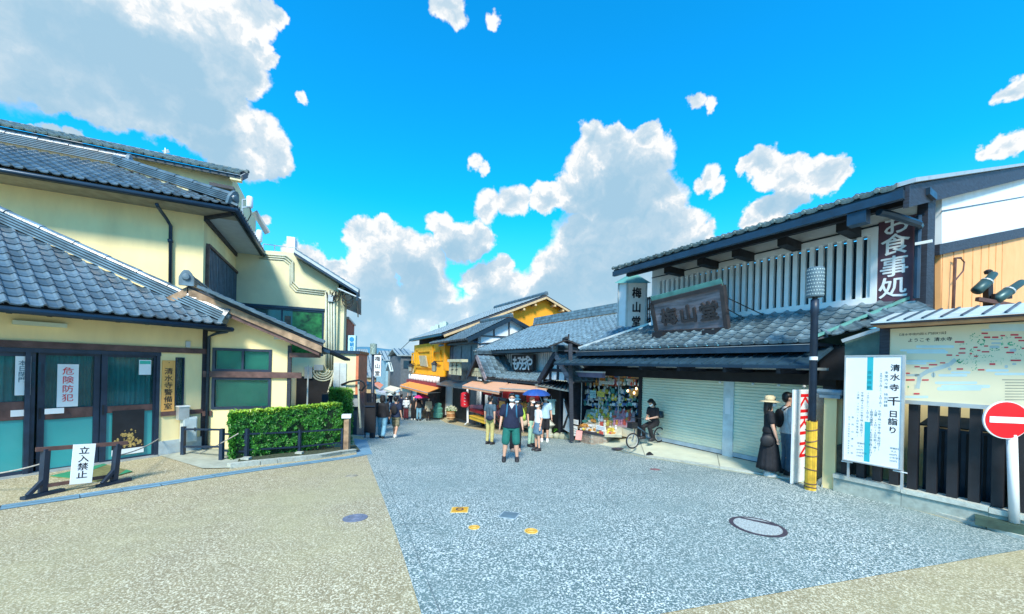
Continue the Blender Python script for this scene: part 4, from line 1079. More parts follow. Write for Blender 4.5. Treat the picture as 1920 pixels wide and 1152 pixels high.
def ncol(s, x, y0, y1, size, mat=m_ink, bold=.0, x2=None):
    n = len(s); a = nl(x, y0); b = nl(x, y1); step = abs(a[1]-b[1])/max(1, n-1)/size
    text(s, W4.p(a[0], a[1], ND+.0015), W4.T, (0, 0, 1), W4.N, size, mat, nt, depth=0, bold=bold, step=step)
m_tealt = M('dark_teal_ink', (.01, .13, .17), .7)
for ch, x, y in (('清', 545, 150), ('水', 542, 238), ('寺', 535, 335), ('千', 530, 462), ('日', 526, 583), ('詣', 520, 655), ('り', 520, 735)):
    a = nl(x, y); text(ch, W4.p(a[0], a[1], ND+.002), W4.T, (0, 0, 1), W4.N, .115 if ch != '千' else .15, m_ink, nt, depth=0, bold=.02)
ncol('夜間拝観', 303, 195, 335, .058, M('pale_teal_ink', (.01, .25, .30), .7), .01)
for sargs in (('本堂内々陣　特別拝観', 462, 195, 505, .046), ('8月9日(月)～16日(月)', 412, 205, 505, .038), ('午前9時～午後5時(受付終了)', 398, 560, 915, .040), ('(法要　14日～16日午前11時)', 362, 548, 925, .040), ('(採燈大護摩供　16日午後2時30分)', 322, 545, 970, .042), ('14日(土)～16日(月)', 289, 388, 635, .036), ('午後6時30分～午後9時(受付終了)', 236, 388, 785, .038), ('(法要　14日～16日午後8時)', 197, 378, 785, .036), ('音羽山清水寺', 145, 615, 952, .034), ('協力　清水寺門前会・清水寺婦人会', 112, 612, 950, .026)):
    ncol(*sargs, mat=m_tealt)
for bx, by in ((515, 903), (205, 855)):
    for k, t_ in enumerate(('拝観料', '大人', '400円', '小中学生', '200円')):
        a = nl(bx-len(t_)*7, by+k*29); text(t_, W4.p(a[0], a[1], ND+.0015), W4.T, (0, 0, 1), W4.N, .034, m_tealt, nt, vertical=False, depth=0)
# no entry sign
nb_ = W4.hit(1884, 986, .30); nb_.z = -.43; ne = thing('no_entry_sign', 'round red no-entry sign with a white bar on a white post', 'road sign', nb_)
YD = nb_.y; cc = at(1887.5, 788, YD); rd_ = abs(at(1852, 788, YD).x-at(1923, 788, YD).x)/2
MB().lathe(cc+Vector((0, .02, 0)), [(.001, 0), (rd_, 0), (rd_, .02), (.001, .02)], 40, axis=(-.18, -1, 0)).build('rim', m_metalw, ne)
MB().lathe(cc+Vector((0, -.003, 0)), [(.001, 0), (rd_*.95, 0), (rd_*.95, .004), (.001, .004)], 40, axis=(-.18, -1, 0)).build('disc', m_red, ne)
ax = Vector((1, -.18, 0)).normalized()
MB().obox(cc-ax*rd_*.80-Vector((0, .012, rd_*.15)), ax*rd_*1.6, Vector((0, -.003, 0)), Vector((0, 0, rd_*.32))).build('bar', m_metalw, ne)
pt, pb = at(1897, 815, YD+.02), at(1902, 980, YD+.02)
MB().tube([pb, pt], [.048, .048], 12).build('post', m_metalw, ne, smooth=True)
MB().box(at(1895, 985, YD)+Vector((.06, .03, -.03)), .62, .26, .10, rz=R(-50)).build('base_block', M('green_black_base', (.04, .08, .06), .7, var=.3), ne)
# twin spotlights above the board roof
tp = thing('spotlight_pair', 'pair of grey tube spotlights on a bracket above the map board roof', 'lights', W4.p(2, 2.6, -.6))
YS = 7.0
def sp(px, py, dy=0): return at(px, py, YS+dy)
for pts in (((1831, 546), (1851, 528), (1863, 514)), ((1868, 562), (1893, 545), (1915, 530))):
    a, b, c_ = [sp(*p) for p in pts]
    MB().tube([a-(b-a)*.1, a, b, b.lerp(c_, .05), c_, c_+(c_-b)*.1], [.05, .085, .085, .065, .06, .05], 12).build('barrel', M('slate_metal', (.04, .10, .11), .4, metal=.3), tp, smooth=True)
    MB().tube([b-(b-a)*.1, b], .09, 12).build('band', m_steel, tp)
MB().bar(sp(1832, 561), sp(1898, 573), .06, .07).build('bracket', m_brown, tp)
MB().bar(sp(1852, 524, .1), sp(1853, 585, .1), .09, .09).build('mast', m_black, tp); MB().bar(sp(1862, 556), sp(1895, 556), .05, .09).build('yoke', m_black, tp)
MB().lathe(sp(1853, 512, .1)+Vector((0, 0, -.02)), [(.05, 0), (.06, .05), (.03, .08)], 10).build('cap', m_black, tp)
# ================================================================== LEFT: street furniture, planting and neighbours
# drain channel between the terrace and the plaza
def strip(pts, w, z, name, mat, parent=None, kind=None, n=6, both=False):
    P = []
    for a, b in zip(pts, pts[1:]):
        for k in range(n): P.append(a.lerp(b, k/n))
    P.append(pts[-1]); rows = []
    for i, p in enumerate(P):
        d = (P[min(i+1, len(P)-1)]-P[max(i-1, 0)]); nn = Vector((-d.y, d.x, 0)).normalized()
        rows.append([Vector((*(p+nn*o).xy, gz(*(p+nn*o).xy)+z)) for o in (-w/2, w/2)])
    return MB().sheet(rows).build(name, mat, parent, kind=kind)
dr_pts = [G(-90, 968), G(0, 953), G(150, 931), G(300, 909), G(400, 893), G(489, 880), G(580, 868), G(654, 858), G(686, 852)]
dc = bpy.data.objects.new('drain_channel', None); COL.objects.link(dc); dc.location = dr_pts[3]; dc['kind'] = 'structure'
for a, b in zip(dr_pts, dr_pts[1:]):
    L = (b-a).length; n = max(1, round(L/.6)); d = (b-a)/n; nn = Vector((-d.y, d.x, 0)).normalized()
    for k in range(n):
        for o_, w_ in ((-.11, .09), (.015, .10)):
            q = []
            for f_, g_ in ((k+.01, 0), (k+.99, 0), (k+.99, 1), (k+.01, 1)):
                v = a+d*f_+nn*(o_+w_*g_); q.append(Vector((v.x, v.y, gz(v.x, v.y)+.012)))
            MB().prism(q, Vector((0, 0, -.03))).build('granite_slab', m_blue_granite, dc)
strip(dr_pts, .24, .005, 'channel_bed', M('dark_channel', (.05, .09, .11), .8), dc)
for off_ in (.16,):
    Q_ = [Vector((v.x+off_, v.y, 0)) for v in (pL0, G(760, 1060), pL1, G(712, 920), G(697, 880))]
    strip(Q_, .010, .010, 'paving_joint', M('joint_dark', (.13, .19, .21), .9), bpy.data.objects['street'])
for (xa, ya, xb, yb) in ((745, 985, 815, 982), (722, 930, 770, 928), (706, 893, 748, 891), (815, 982, 806, 960), (1080, 897, 1345, 884), (1345, 884, 1500, 905)):
    strip([G(xa, ya), G(xb, yb)], .012, .010, 'paving_joint', MATS['joint_dark'], bpy.data.objects['street'])
# blue granite edge that runs down the street
el = [G(684, 853), G(676, 826), G(672, 800), Vector((-6.7, 18, 0))]
strip(el, .42, .012, 'granite_edge', m_blue_granite, kind='structure')
# planting bed kerb
bed_pts = [G(432, 879), G(489, 872), G(550, 866), G(600, 860), G(640, 853), G(669, 849)]
kb3 = bpy.data.objects.new('kerb', None); COL.objects.link(kb3); kb3.location = bed_pts[0]; kb3['kind'] = 'structure'
for a, b in zip(bed_pts, bed_pts[1:]):
    L = (b-a).length; n = max(1, round(L/.42)); d = (b-a)/n; nn = Vector((-d.y, d.x, 0)).normalized()
    for k in range(n):
        p = a+d*k; z = gz(p.x, p.y)
        MB().obox(Vector((p.x, p.y, z-.1)), Vector((d.x, d.y, d.z))*.97, nn*.14, Vector((0, 0, .20+random.uniform(-.004, .004)))).build('kerb_stone', m_stone, kb3)
bedfill = [Vector((p.x, p.y, gz(p.x, p.y)+.06))+Vector((.05, .1, 0)) for p in bed_pts]
MB().sheet([bedfill, [v+Vector((-.40, .65, .0)) for v in bedfill]]).build('planting_soil', M('dark_soil', (.07, .09, .05), .95, var=.4, scale=20), kind='structure')
MB().sheet([[G(300, 856)+Vector((0, 0, .02)), G(380, 880)+Vector((0, 0, .02)), G(436, 879)+Vector((0, 0, .02))], [WA.p(.0, -.56, -.02), WA.p(.5, -.58, -.02), WA.p(1.2, -.60, -.02)]]).build('step', M('grey_paving', (.40, .43, .36), .85), kind='structure')
# ---- low black railing
rl_ = thing('railing', 'low black metal railing in front of the clipped hedge', 'railing', G(460, 862))
def vpost(px, yb, yt, w, parent, mat=m_navy, name='post', dz=.0):
    P = G(px, yb); T = at(px, yt, P.y); MB().obox(P-Vector((w/2, w/2, .05)), (w, 0, 0), (0, w, 0), Vector((0, 0, T.z-P.z+.05))).build(name, mat, parent); return P, T
RP = [vpost(343, 854, 800, .07, rl_), vpost(415, 866, 804, .075, rl_), vpost(461.5, 863, 804, .075, rl_), vpost(561, 852, 806, .06, rl_), vpost(641, 847, 803, .06, rl_)]
def rail(i, j, ya, yb, name='rail'):
    (P, T), (Q, U_) = RP[i], RP[j]; a = Vector((P.x, P.y, 0)); b = Vector((Q.x, Q.y, 0))
    pa = at(0, 0, 1); 
    za = at([343, 415, 461.5, 561, 641][i], ya, P.y).z; zb = at([343, 415, 461.5, 561, 641][j], yb, Q.y).z
    MB().bar(Vector((P.x, P.y, za)), Vector((Q.x, Q.y, zb)), .035, .04).build(name, m_navy, rl_)
rail(0, 1, 805, 806); rail(0, 1, 838, 838); rail(1, 2, 814, 815); rail(1, 2, 845, 847)
rail(2, 3, 814, 810); rail(3, 4, 810, 805); rail(2, 3, 844, 838); rail(3, 4, 838, 830)
for px, py in ((461.5, 872), (561, 861)):
    P = G(px, py-6); MB().box(P+Vector((0, 0, .03)), .16, .16, .14, rz=.2).build('footing', m_stone, rl_)
gp2 = thing('wooden_post', 'short brown wooden post with a white cap beside the hedge end', 'post', G(650, 848))
P, T = vpost(650, 848, 783, .14, gp2, m_wood, 'shaft')
MB().box(T+Vector((0, 0, .04)), .24, .24, .10, rz=.3).build('cap', m_metalw, gp2)
# ---- rope
def rope(a, b, sag, label, r=.012):
    pts = [a.lerp(b, t/10)-Vector((0, 0, sag*4*(t/10)*(1-t/10))) for t in range(11)]
    o = MB().tube(pts, r, 6).build('rope', m_rope, smooth=True); tagit(o, label, 'rope'); return o
# ---- barrier with the notice
bL, bR = G(80, 929), G(213, 907)
br_ = thing('barrier', 'dark wooden barrier stand in front of the office doors', 'barrier', bL)
def leg(P, px, yt):
    T = at(px, yt, P.y); T.x = P.x+(at(px, yt, P.y).x-P.x)
    MB().bar(P+Vector((0, 0, .03)), T, .075, .075, up=(0, 1, 0)).build('leg', m_navy, br_)
    MB().obox(P+Vector((-.07, -.22, -.02)), (.085, .0, 0), (.10, .42, 0), (0, 0, .07)).build('foot', m_navy, br_)
    MB().bar(P+Vector((.02, -.2, .06)), P+Vector((.02, .0, .26)), .05, .05).build('brace', m_navy, br_); return T
tL = leg(bL, 86, 842); tR = leg(bR, 221, 832)
bd = (tR-tL).normalized()
MB().bar(tL-bd*.10, tR+bd*.12, .06, .06).build('rail', m_brown, br_)
MB().bar(bL+Vector((0, 0, .14)), bR+Vector((0, 0, .14)), .05, .05).build('rail', m_brown, br_)
Wb = Wall(bL.x, bL.y, math.degrees(math.atan2(bR.x-bL.x, bR.y-bL.y)))
bt0, bt1, bb1, bb0 = Wb.hit(138, 834, .12), Wb.hit(180, 832, .12), Wb.hit(172, 905, .17), Wb.hit(131, 909, .17)
nb2 = (bt1-bt0).cross(bb0-bt0).normalized(); nb2 = nb2 if nb2.y < 0 else -nb2
bs = MB().prism([bt0, bt1, bb1, bb0], -nb2*.025).build('keep_out_sign', m_paper); tagit(bs, 'white upright board with four black characters hanging on the barrier', 'sign')
ur = (bt1-bt0).normalized(); uu_ = (bt0-bb0).normalized()
for k, ch in enumerate('立入禁止'):
    c_ = (bt0.lerp(bt1, .5)).lerp(bb0.lerp(bb1, .5), .16+k*.205)+nb2*.002
    text(ch, c_, ur, uu_, nb2, .125, m_ink, bs, bold=.015, depth=0)
rope(bL+Vector((-.0, 0, .50)), bL+Vector((-1.6, -.3, .35)), .10, 'grey rope running off from the barrier past the outermost door')
rope(bR+Vector((0, 0, .48)), W1.p(.0, -.10, .05)+Vector((0, 0, -.08)), .06, 'thin grey rope from the barrier to the door frame')
rope(at(371, 852, 8.6), at(447, 813, 8.0), .02, 'pale rope tied across the gap beside the hedge')
fm = MB(); q = [G(94, 895), G(182, 904), G(248, 886), G(194, 872)]
fm.prism([v+Vector((0, 0, .02)) for v in q], Vector((0, 0, -.02))); fm = fm.build('door_mat', M('olive_mat', (.20, .20, .08), .9, var=.2, scale=8)); tagit(fm, 'olive and green door mat lying in front of the sliding doors', 'mat')
gq = [q[0].lerp(q[3], .3), q[0].lerp(q[1], .5), q[3].lerp(q[2], .35), q[3]]
MB().prism([v+Vector((0, 0, .026)) for v in (q[0], q[0].lerp(q[1], .45), q[3].lerp(q[2], .12), q[3])], Vector((0, 0, -.006))).build('green_panel', M('green_mat', (.03, .28, .14), .9), fm)
MB().prism([v+Vector((0, 0, .026)) for v in (q[1].lerp(q[2], .6), q[2], q[3].lerp(q[2], .8))], Vector((0, 0, -.006))).build('green_panel', MATS['green_mat'], fm)
# ---- hedges made of small leaves
def leafmat(name, a, b):
    m = bpy.data.materials.new(name); m.use_nodes = True; t = NT(m.node_tree); bs_ = t.n['Principled BSDF']
    g = t.add('ShaderNodeNewGeometry').outputs['Random Per Island']
    tc_ = t.add('ShaderNodeTexCoord').outputs['Object']; n_ = t.noise(tc_, 3.0, 3)
    c_ = t.mix(t.math('MULTIPLY_ADD', n_, .5, t.math('MULTIPLY', g, .6), clamp=True), a, b)
    t.k.new(c_, bs_.inputs['Base Color']); bs_.inputs['Roughness'].default_value = .38
    bs_.inputs['Subsurface Weight'].default_value = 0
    MATS[name] = m; return m
m_leaf = leafmat('hedge_leaf', (.006, .06, .014), (.09, .36, .04))
m_topleaf = leafmat('yellow_green_leaf', (.12, .34, .03), (.40, .55, .05))
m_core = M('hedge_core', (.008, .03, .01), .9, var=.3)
def leaves(name, fun, n, size, mat, parent, seed=1):
    rnd = random.Random(seed); mb = MB()
    for i in range(n):
        p, nr = fun(rnd); d = Vector((rnd.gauss(0, 1), rnd.gauss(0, 1), rnd.gauss(.2, 1))).normalized()
        nn = (nr*1.1+d*.9).normalized(); t = nn.cross(Vector((rnd.gauss(0, 1), rnd.gauss(0, 1), rnd.gauss(0, 1)))).normalized(); b = nn.cross(t)
        L = size*rnd.uniform(.7, 1.35); w = L*rnd.uniform(.38, .52)
        mb.add([p-t*L*.5, p+b*w*.5+nn*L*.06, p+t*L*.5-nn*L*.08, p-b*w*.5+nn*L*.06], [(0, 1, 2, 3)])
    return mb.build(name, mat, parent, kind='stuff')
def boxhedge(corners, z0, z1, parent, n, size, seed, mats=(None, None), topn=0):
    """corners: front-left, front-right, back-right, back-left in plan"""
    c = [Vector((p.x, p.y, 0)) for p in corners]
    def fun(r):
        k = r.random()
        if k < .50: a, b = c[0], c[1]
        elif k < .66: a, b = c[1], c[2]
        elif k < .80: a, b = c[3], c[0]
        else: a = None
        if a is not None:
            t = r.random(); z = z0+(z1-z0)*r.random()**.9; p = a.lerp(b, t); d = b-a; nr = Vector((d.y, -d.x, 0)).normalized()
            bulge = .04*mnoise.noise(Vector((t*(b-a).length*2.2, z*2.5, seed)))+.05*mnoise.noise(Vector((t*(b-a).length*7, z*7, seed)))
            rag = max(0, 1-(z-z0)/.18)
            return p+nr*(bulge-abs(r.gauss(0, .035))-rag*.12*r.random())+Vector((0, 0, z)), nr
        u, v = r.random(), r.random(); p = c[0].lerp(c[1], u).lerp(c[3].lerp(c[2], u), v)
        return Vector((p.x, p.y, z1+.03*mnoise.noise(Vector((p.x*3, p.y*3, seed)))-abs(r.gauss(0, .02)))), Vector((0, 0, 1))
    leaves('foliage', fun, n, size, mats[0] or m_leaf, parent, seed)
    def ftop(r):
        u, v = r.random(), r.random()**1.6; p = c[0].lerp(c[1], u).lerp(c[3].lerp(c[2], u), v)
        return Vector((p.x, p.y, z1+.02+.035*mnoise.noise(Vector((p.x*4, p.y*4, seed+3)))+r.gauss(0, .015)-(.05 if r.random() < .3 else 0))), Vector((0, -.3, 1)).normalized()
    if topn: leaves('top_foliage', ftop, topn, size*.85, mats[1] or m_topleaf, parent, seed+5)  # yellower, paler leaves spread over the top face only
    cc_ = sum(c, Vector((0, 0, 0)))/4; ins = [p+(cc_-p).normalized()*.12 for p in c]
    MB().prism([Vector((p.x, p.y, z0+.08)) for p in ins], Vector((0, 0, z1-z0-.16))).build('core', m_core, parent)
hg = thing('hedge', 'clipped broad-leaved hedge with yellow-green top leaves behind the black railing', 'hedge', G(530, 860))
hf0, hf1 = G(424, 869)+Vector((.0, .12, 0)), G(636, 845)+Vector((0, .10, 0))
hz1 = at(520, 766, (hf0.y+hf1.y)/2).z
boxhedge([hf0, hf1, hf1+Vector((-.30, .30, 0)), hf0+Vector((-.28, .33, 0))], -.76, hz1, hg, 19000, .105, 4, topn=3000)
for k in range(9):
    p = hf0.lerp(hf1, .08+k*.105)+Vector((-.08, .12, 0)); z = gz(p.x, p.y)
    MB().tube([Vector((p.x, p.y, z-.05)), Vector((p.x+.03, p.y, z+.25)), Vector((p.x-.02, p.y+.05, z+.5))], [.02, .016, .01], 6).build('trunk', m_wood, hg)
sh_ = thing('clipped_shrub', 'tall square clipped shrub at the end of the hedge by the dark wall', 'shrub', at(640, 800, 12.3))
y_ = 12.2; a_ = at(617, 760, y_); b_ = at(661, 760, y_-.3)
boxhedge([Vector((a_.x, a_.y, 0)), Vector((b_.x, b_.y, 0)), Vector((b_.x-.45, b_.y+.8, 0)), Vector((a_.x-.4, a_.y+.8, 0))], -1.0, at(640, 731, y_).z, sh_, 9000, .05, 9, topn=1200)
# ---- cream concrete building with pipes
W5 = Wall(at(633, 600, 16.5).x, 16.5, 68)
cbld = thing('concrete_building', 'pale cream concrete building with grey conduits and a green reflecting window', 'building', W5.p(-2, -1.6, -2))
def l5(x, y, d=0): return W5.l(x, y, d)
wx0, wz1 = l5(452, 573); wx1, wz0 = l5(606, 668)
top_l, top_m, edge = l5(430, 468), l5(557, 474), l5(633, 533)
mb = MB()
def wpoly(W, pts, d0, d1, mb):
    return mb.prism([W.p(s, z, d1) for s, z in pts], -W.N*(d1-d0))
wpoly(W5, [(top_l[0]-1, top_l[1]), (top_m[0], top_m[1]), (0, edge[1]), (0, wz1), (top_l[0]-1, wz1)], -6, 0, mb)
mb.wb(W5, top_l[0]-1, wx0, -2.2, wz1, -6, 0); mb.wb(W5, wx1, 0, -2.2, wz1, -6, 0); mb.wb(W5, wx0, wx1, -2.2, wz0, -6, 0)
mb.build('wall', m_cream2, cbld)
w_ = framed_window(W5, wx0, wx1, wz0, wz1, cbld, m_gutter, M('dark_blue_window', (.03, .08, .08), .05, spec=.9), d=-.02, fw=.07, blinds=False, mull=(l5(528, 600)[0],))
MB().wb(W5, l5(548, 600)[0], wx1-.08, wz0+.05, l5(560, 582)[1], -.035, -.03).build('green_reflection_pane', M('green_reflection_paint', (.03, .20, .05), .15, var=.5, scale=2.5), w_)  # the reflection of green trees is painted as this pane's colour
MB().wb(W5, l5(528, 600)[0]+.1, l5(545, 600)[0], wz0+.3, wz1-.3, -.036, -.031).build('curtain', M('brown_curtain', (.15, .12, .10), .8, var=.3), w_)
MB().wb(W5, wx0-.2, wx1+.15, wz1, wz1+.10, .0, .06).build('lintel', m_gutter, cbld)
# sloping roof to the right
ra0, ra1 = W5.hit(551, 470, .6), W5.hit(672, 546, .6)
MB().obox(ra0, ra1-ra0, -W5.N*6.5, Vector((0, 0, -.16))).build('roof', m_gutter, cbld)
tile_roof(cbld, ra1+Vector((0, 0, .02)), -W5.N, (ra0-ra1).normalized(), 6.4, (ra1-ra0).length, m_tile, limit=0, eave=False)
MB().obox(ra0+W5.N*.02+Vector((0, 0, .05)), ra1-ra0, W5.N*-.12, Vector((0, 0, -.12))).build('verge', m_steel, cbld)
sa, sb = W5.hit(625, 552, .3), W5.hit(664, 572, .3)
MB().obox(W5.p(0, edge[1]-.30, .5), W5.T*.95+Vector((0, 0, -.35)), -W5.N*6, Vector((0, 0, .05))).build('soffit', m_soff, cbld)
MB().obox(ra1+Vector((-.02, 0, -.04)), W5.T*-.06, -W5.N*6.4, Vector((0, 0, -.38))).build('fascia', m_gutter, cbld)
MB().wb(W5, .0, .25, -2.2, edge[1]-.1, -3, -.2).build('column', m_cream2, cbld)
# rooftop unit and rail
MB().wb(W5, l5(533, 460)[0], l5(549, 460)[0], top_l[1], l5(540, 437)[1], -1.2, -.5).build('rooftop_unit', m_metalw, cbld)
mb = MB(); zt_ = l5(500, 455)[1]
for px in (490, 512, 556): mb.tube([W5.p(l5(px, 460)[0], top_l[1], -.3), W5.p(l5(px, 460)[0], zt_, -.3)], .02, 5)
mb.tube([W5.p(l5(490, 460)[0], zt_, -.3), W5.p(l5(556, 460)[0], zt_, -.3)], .02, 5); mb.build('roof_rail', m_steel, cbld)
# conduits
for k in range(3):
    o_ = k*.085
    pts = [(492, 477+0), (537, 480), (549, 490), (549, 528), (560, 540), (612, 546)]
    P = [W5.hit(x, y, .06)+Vector((-o_*.7, 0, -o_*1.0)) for x, y in pts]
    MB().tube(P, .032, 6).build('conduit', m_pipe, cbld, smooth=True)
for k, px in enumerate((611, 616.5, 621, 626)):
    MB().tube([W5.hit(px, 546, .08), W5.hit(px+.5, 640, .08), W5.hit(px+1, 688+k*3, .08)], .045, 6).build('conduit', m_pipe, cbld, smooth=True)
for k in range(4):
    c0 = W5.hit(606, 690, .1); r = .17+k*.10
    MB().tube([c0+W5.T*(-r*math.cos(t))+Vector((0, 0, -r*math.sin(t)-.1)) for t in [math.pi*j/10 for j in range(11)]], .035, 6).build('conduit', m_pipe, cbld, smooth=True)
for x0, y0, x1, y1 in ((571, 688, 585, 710), (589, 684, 606, 695), (615, 553, 624, 566)):
    mb = MB(); mb.wp(W5, x0, y0, x1, y1, .0, .2); mb.build('junction_box', m_steel, cbld)
for k in range(7):
    p = W5.hit(610+k*3, 545+(k % 3)*4, .1); q = W5.hit(622+k*2.5, 556+(k % 2)*8, .2)
    MB().tube([p, p.lerp(q, .4)+Vector((0, 0, -.2)), q, q+Vector((.1, 0, .25))], .018, 5).build('cable', m_black, cbld)
for k in range(3):
    p = W5.hit(652, 552+k*4, .3); MB().tube([p+W5.T*(.22*math.cos(t))+Vector((0, 0, .3*math.sin(t)-.05*k)) for t in [2*math.pi*j/12 for j in range(13)]], .018, 5).build('cable', m_black, cbld)
MB().tube([W5.hit(626, 700, .1), W5.hit(622, 730, .1)+Vector((0, -.3, -.1)), W5.hit(640, 727, .1), W5.hit(636, 712, .1)], .05, 6).build('cable', m_pipe, cbld)
MB().wb(W5, top_l[0]-1, wx0+1.4, -2.2, l5(560, 600)[1]-1.7, .01, .03).build('lower_cladding', m_gutter, cbld)
mb = MB(); mb.wp(W5, 556, 706, 634, 800, .02, .1); nf_ = mb.build('dark_shutter', m_black, cbld)
# ---- box building with cream face, in front of the alley
W6 = Wall(at(626, 700, 14.6).x, 14.6, 78)
bx = thing('box_shop', 'small flat-roofed cream shop box with an orange corner above a dark base', 'building', W6.p(.4, -1.3, -1))
b0s, b0z = W6.l(626, 657); b1s, b1z = W6.l(666, 740)
MB().wb(W6, b0s, b1s, b1z, b0z-.12, -2, 0).build('wall', m_cream2, bx)
MB().wb(W6, b1s, W6.l(672, 700)[0], b1z, b0z-.12, -2, .01).build('corner_panel', M('orange_corner', (.62, .20, .10), .7), bx)
MB().wb(W6, b0s-.2, W6.l(673, 700)[0]+.03, b0z-.12, b0z, -2.1, .1).build('roof', m_gutter, bx)
MB().wb(W6, b0s+.02, b0s+.48, b1z+.05, b0z-.5, .001, .06).build('panel', M('pale_grey_panel', (.55, .62, .62), .6), bx)
MB().wb(W6, b0s+.24, b0s+.25, b1z+.05, b0z-.5, .06, .065).build('panel_seam', m_gutter, bx)
MB().wb(W6, b0s-.4, W6.l(670, 760)[0], -1.6, b1z, -2, -.02).build('base', m_gutter, bx)
for y0, y1 in ((742, 756), (760, 800)):
    mb = MB(); mb.wp(W6, 643, y0, 661, y1, -.018, .0); mb.build('dark_panel', m_black, bx)
mb = MB(); mb.wp(W6, 661, 748, 671, 763, .0, .15); mb.build('meter_box', m_steel, bx)
MB().tube([W6.hit(672, 714, .1), W6.hit(673, 760, .1), W6.hit(676, 803, .1)], .04, 6).build('drain_pipe', m_pipe, bx)
MB().tube([W6.hit(640, 722, .05), W6.hit(655, 716, .2), W6.hit(674, 713, .25), W6.hit(682, 718, .25), W6.hit(684, 724, .25), W6.hit(679, 732, .2), W6.hit(673, 731, .1)], .04, 6).build('hose', m_black, bx)
# brick tower and blue sign behind
W7 = Wall(at(650, 620, 20).x, 20, 72)
bt = thing('brick_tower', 'narrow reddish brick building edge behind the concrete building', 'building', W7.p(-1, -2, -1))
s0, z1 = W7.l(610, 592); s1, z0 = W7.l(650, 660)
MB().wb(W7, s0, s1-.0, -2.5, z1-.1, -4, 0).build('wall', M('red_brick_face', (.42, .13, .08), .8, var=.15, scale=6), bt)
for k in range(3): MB().wb(W7, s0, s1+.01, z1-1.0-k*.8, z1-.97-k*.8, .001, .008).build('band', M('brick_band', (.25, .08, .05), .8), bt)
MB().wb(W7, s0-.1, s1+.08, z1-.1, z1, -4.1, .08).build('parapet', m_steel, bt)
MB().ell(W7.hit(641, 640, .15), .14, .14, .14, 10, 7).build('dish', m_metalw, bt)
bsn = thing('blue_sign', 'small pale sign with a blue round emblem and two blue characters', 'sign', at(660, 655, 16))
A, B = at(653, 629, 16), at(666, 660, 16)
MB().obox(Vector((A.x, A.y, B.z)), (B.x-A.x, 0, 0), (0, .15, 0), (0, 0, A.z-B.z)).build('panel', m_palblue, bsn)
MB().obox(Vector((A.x-.06, A.y+.02, B.z-.3)), (.06, 0, 0), (0, .12, 0), (0, 0, A.z-B.z+.3)).build('edge', m_gutter, bsn)
m_blue = M('emblem_blue', (.02, .25, .55), .5, var=.0)
MB().lathe(at(659.5, 636.5, 15.99), [(.001, 0), (.10, 0), (.10, .01), (.001, .01)], 16, axis=(0, -1, 0)).build('emblem', m_blue, bsn)
text('朝日', at(659.5, 646, 15.98), (1, 0, 0), (0, 0, 1), (0, -1, 0), .19, m_blue, bsn, bold=.02, depth=0, step=1.05)
# street lamp down the street, black notice stand and vertical sign
Pl = G(697, 822); lp2 = thing('street_lamp', 'black street lamp with a perforated grey lantern beside the walking couple', 'street lamp', Pl)
Tl = at(700, 666, Pl.y)
MB().tube([Pl, Pl+Vector((0, 0, .9)), Tl], [.085, .07, .06], 10).build('post', m_navy, lp2, smooth=True)
MB().lathe(Tl, [(.05, 0), (.12, .03), (.12, at(698, 644, Pl.y).z-Tl.z-.02), (.05, at(698, 644, Pl.y).z-Tl.z)], 14).build('lantern', M('grey_lantern', (.30, .40, .36), .5, var=.4, scale=30), lp2)
vs2 = thing('hanging_sign', 'narrow white vertical sign with three black characters fixed to the lamp down the street', 'sign', at(708, 706, Pl.y-.05))
A, B = at(702, 666, Pl.y-.1), at(714, 706, Pl.y-.1)
MB().obox(Vector((A.x, A.y, B.z)), (B.x-A.x, 0, 0), (0, .08, 0), (0, 0, A.z-B.z)).build('panel', m_metalw, vs2)
MB().obox(Vector((A.x-.02, A.y+.01, A.z)), (B.x-A.x+.04, 0, 0), (0, .06, 0), (0, 0, .03)).build('frame', m_black, vs2)
text('梅山堂', at(708, 673, Pl.y-.105), (1, 0, 0), (0, 0, 1), (0, -1, 0), .2, m_ink, vs2, bold=.02, depth=0, step=1.35)
st = thing('black_stand', 'tall black slatted notice stand around the foot of the lamp', 'stand', Pl+Vector((.05, -.2, 0)))
y_ = Pl.y-.25; A, B = at(684, 755, y_), at(703, 812, y_)
MB().obox(Vector((A.x, A.y, B.z)), (B.x-A.x, 0, 0), (0, .08, 0), (0, 0, A.z-B.z)).build('panel', m_black, st)
for px in (684.5, 702.5): MB().bar(at(px, 738, y_), at(px, 821, y_), .035, .035).build('leg', m_black, st)
for k in range(5): MB().bar(at(687+k*3.2, 738, y_), at(687+k*3.2, 755, y_), .02, .02).build('slat', m_black, st)
MB().bar(at(684, 738, y_), at(703, 738, y_), .03, .03).build('rail', m_black, st); MB().bar(at(684, 762, y_-.04), at(703, 762, y_-.04), .02, .04).build('rail', m_navy, st)
# ================================================================== RIGHT: the shops further down the street
def solve_d(W, px, py, s_t, lo=-14.0, hi=.5):
    f = lambda d: W.l(px, py, d)[0]-s_t
    a, b = lo, hi; fa = f(a)
    for _ in range(50):
        m = (a+b)/2
        if (f(m) > 0) == (fa > 0): a = m
        else: b = m
    return (a+b)/2
m_peach = M('peach_awning', (.66, .36, .22), .8, var=.06)
m_orangeaw = M('orange_awning', (.90, .33, .06), .8, var=.06)
m_creamaw = M('cream_awning', (.74, .66, .50), .8, var=.06)
m_ochre = M('ochre_plaster', (.84, .36, .02), .85, var=.08, scale=.8)
m_yellow = M('yellow_plaster', (.88, .44, .005), .8, var=.05, scale=1)
m_tan = M('tan_board', (.55, .55, .38), .7, var=.12)
mo = thing('tiled_shop', 'wide souvenir shop with a big grey tiled roof and two small front gables', 'shop', W3.p(-9, -1.5, -2))
ED_ = .15
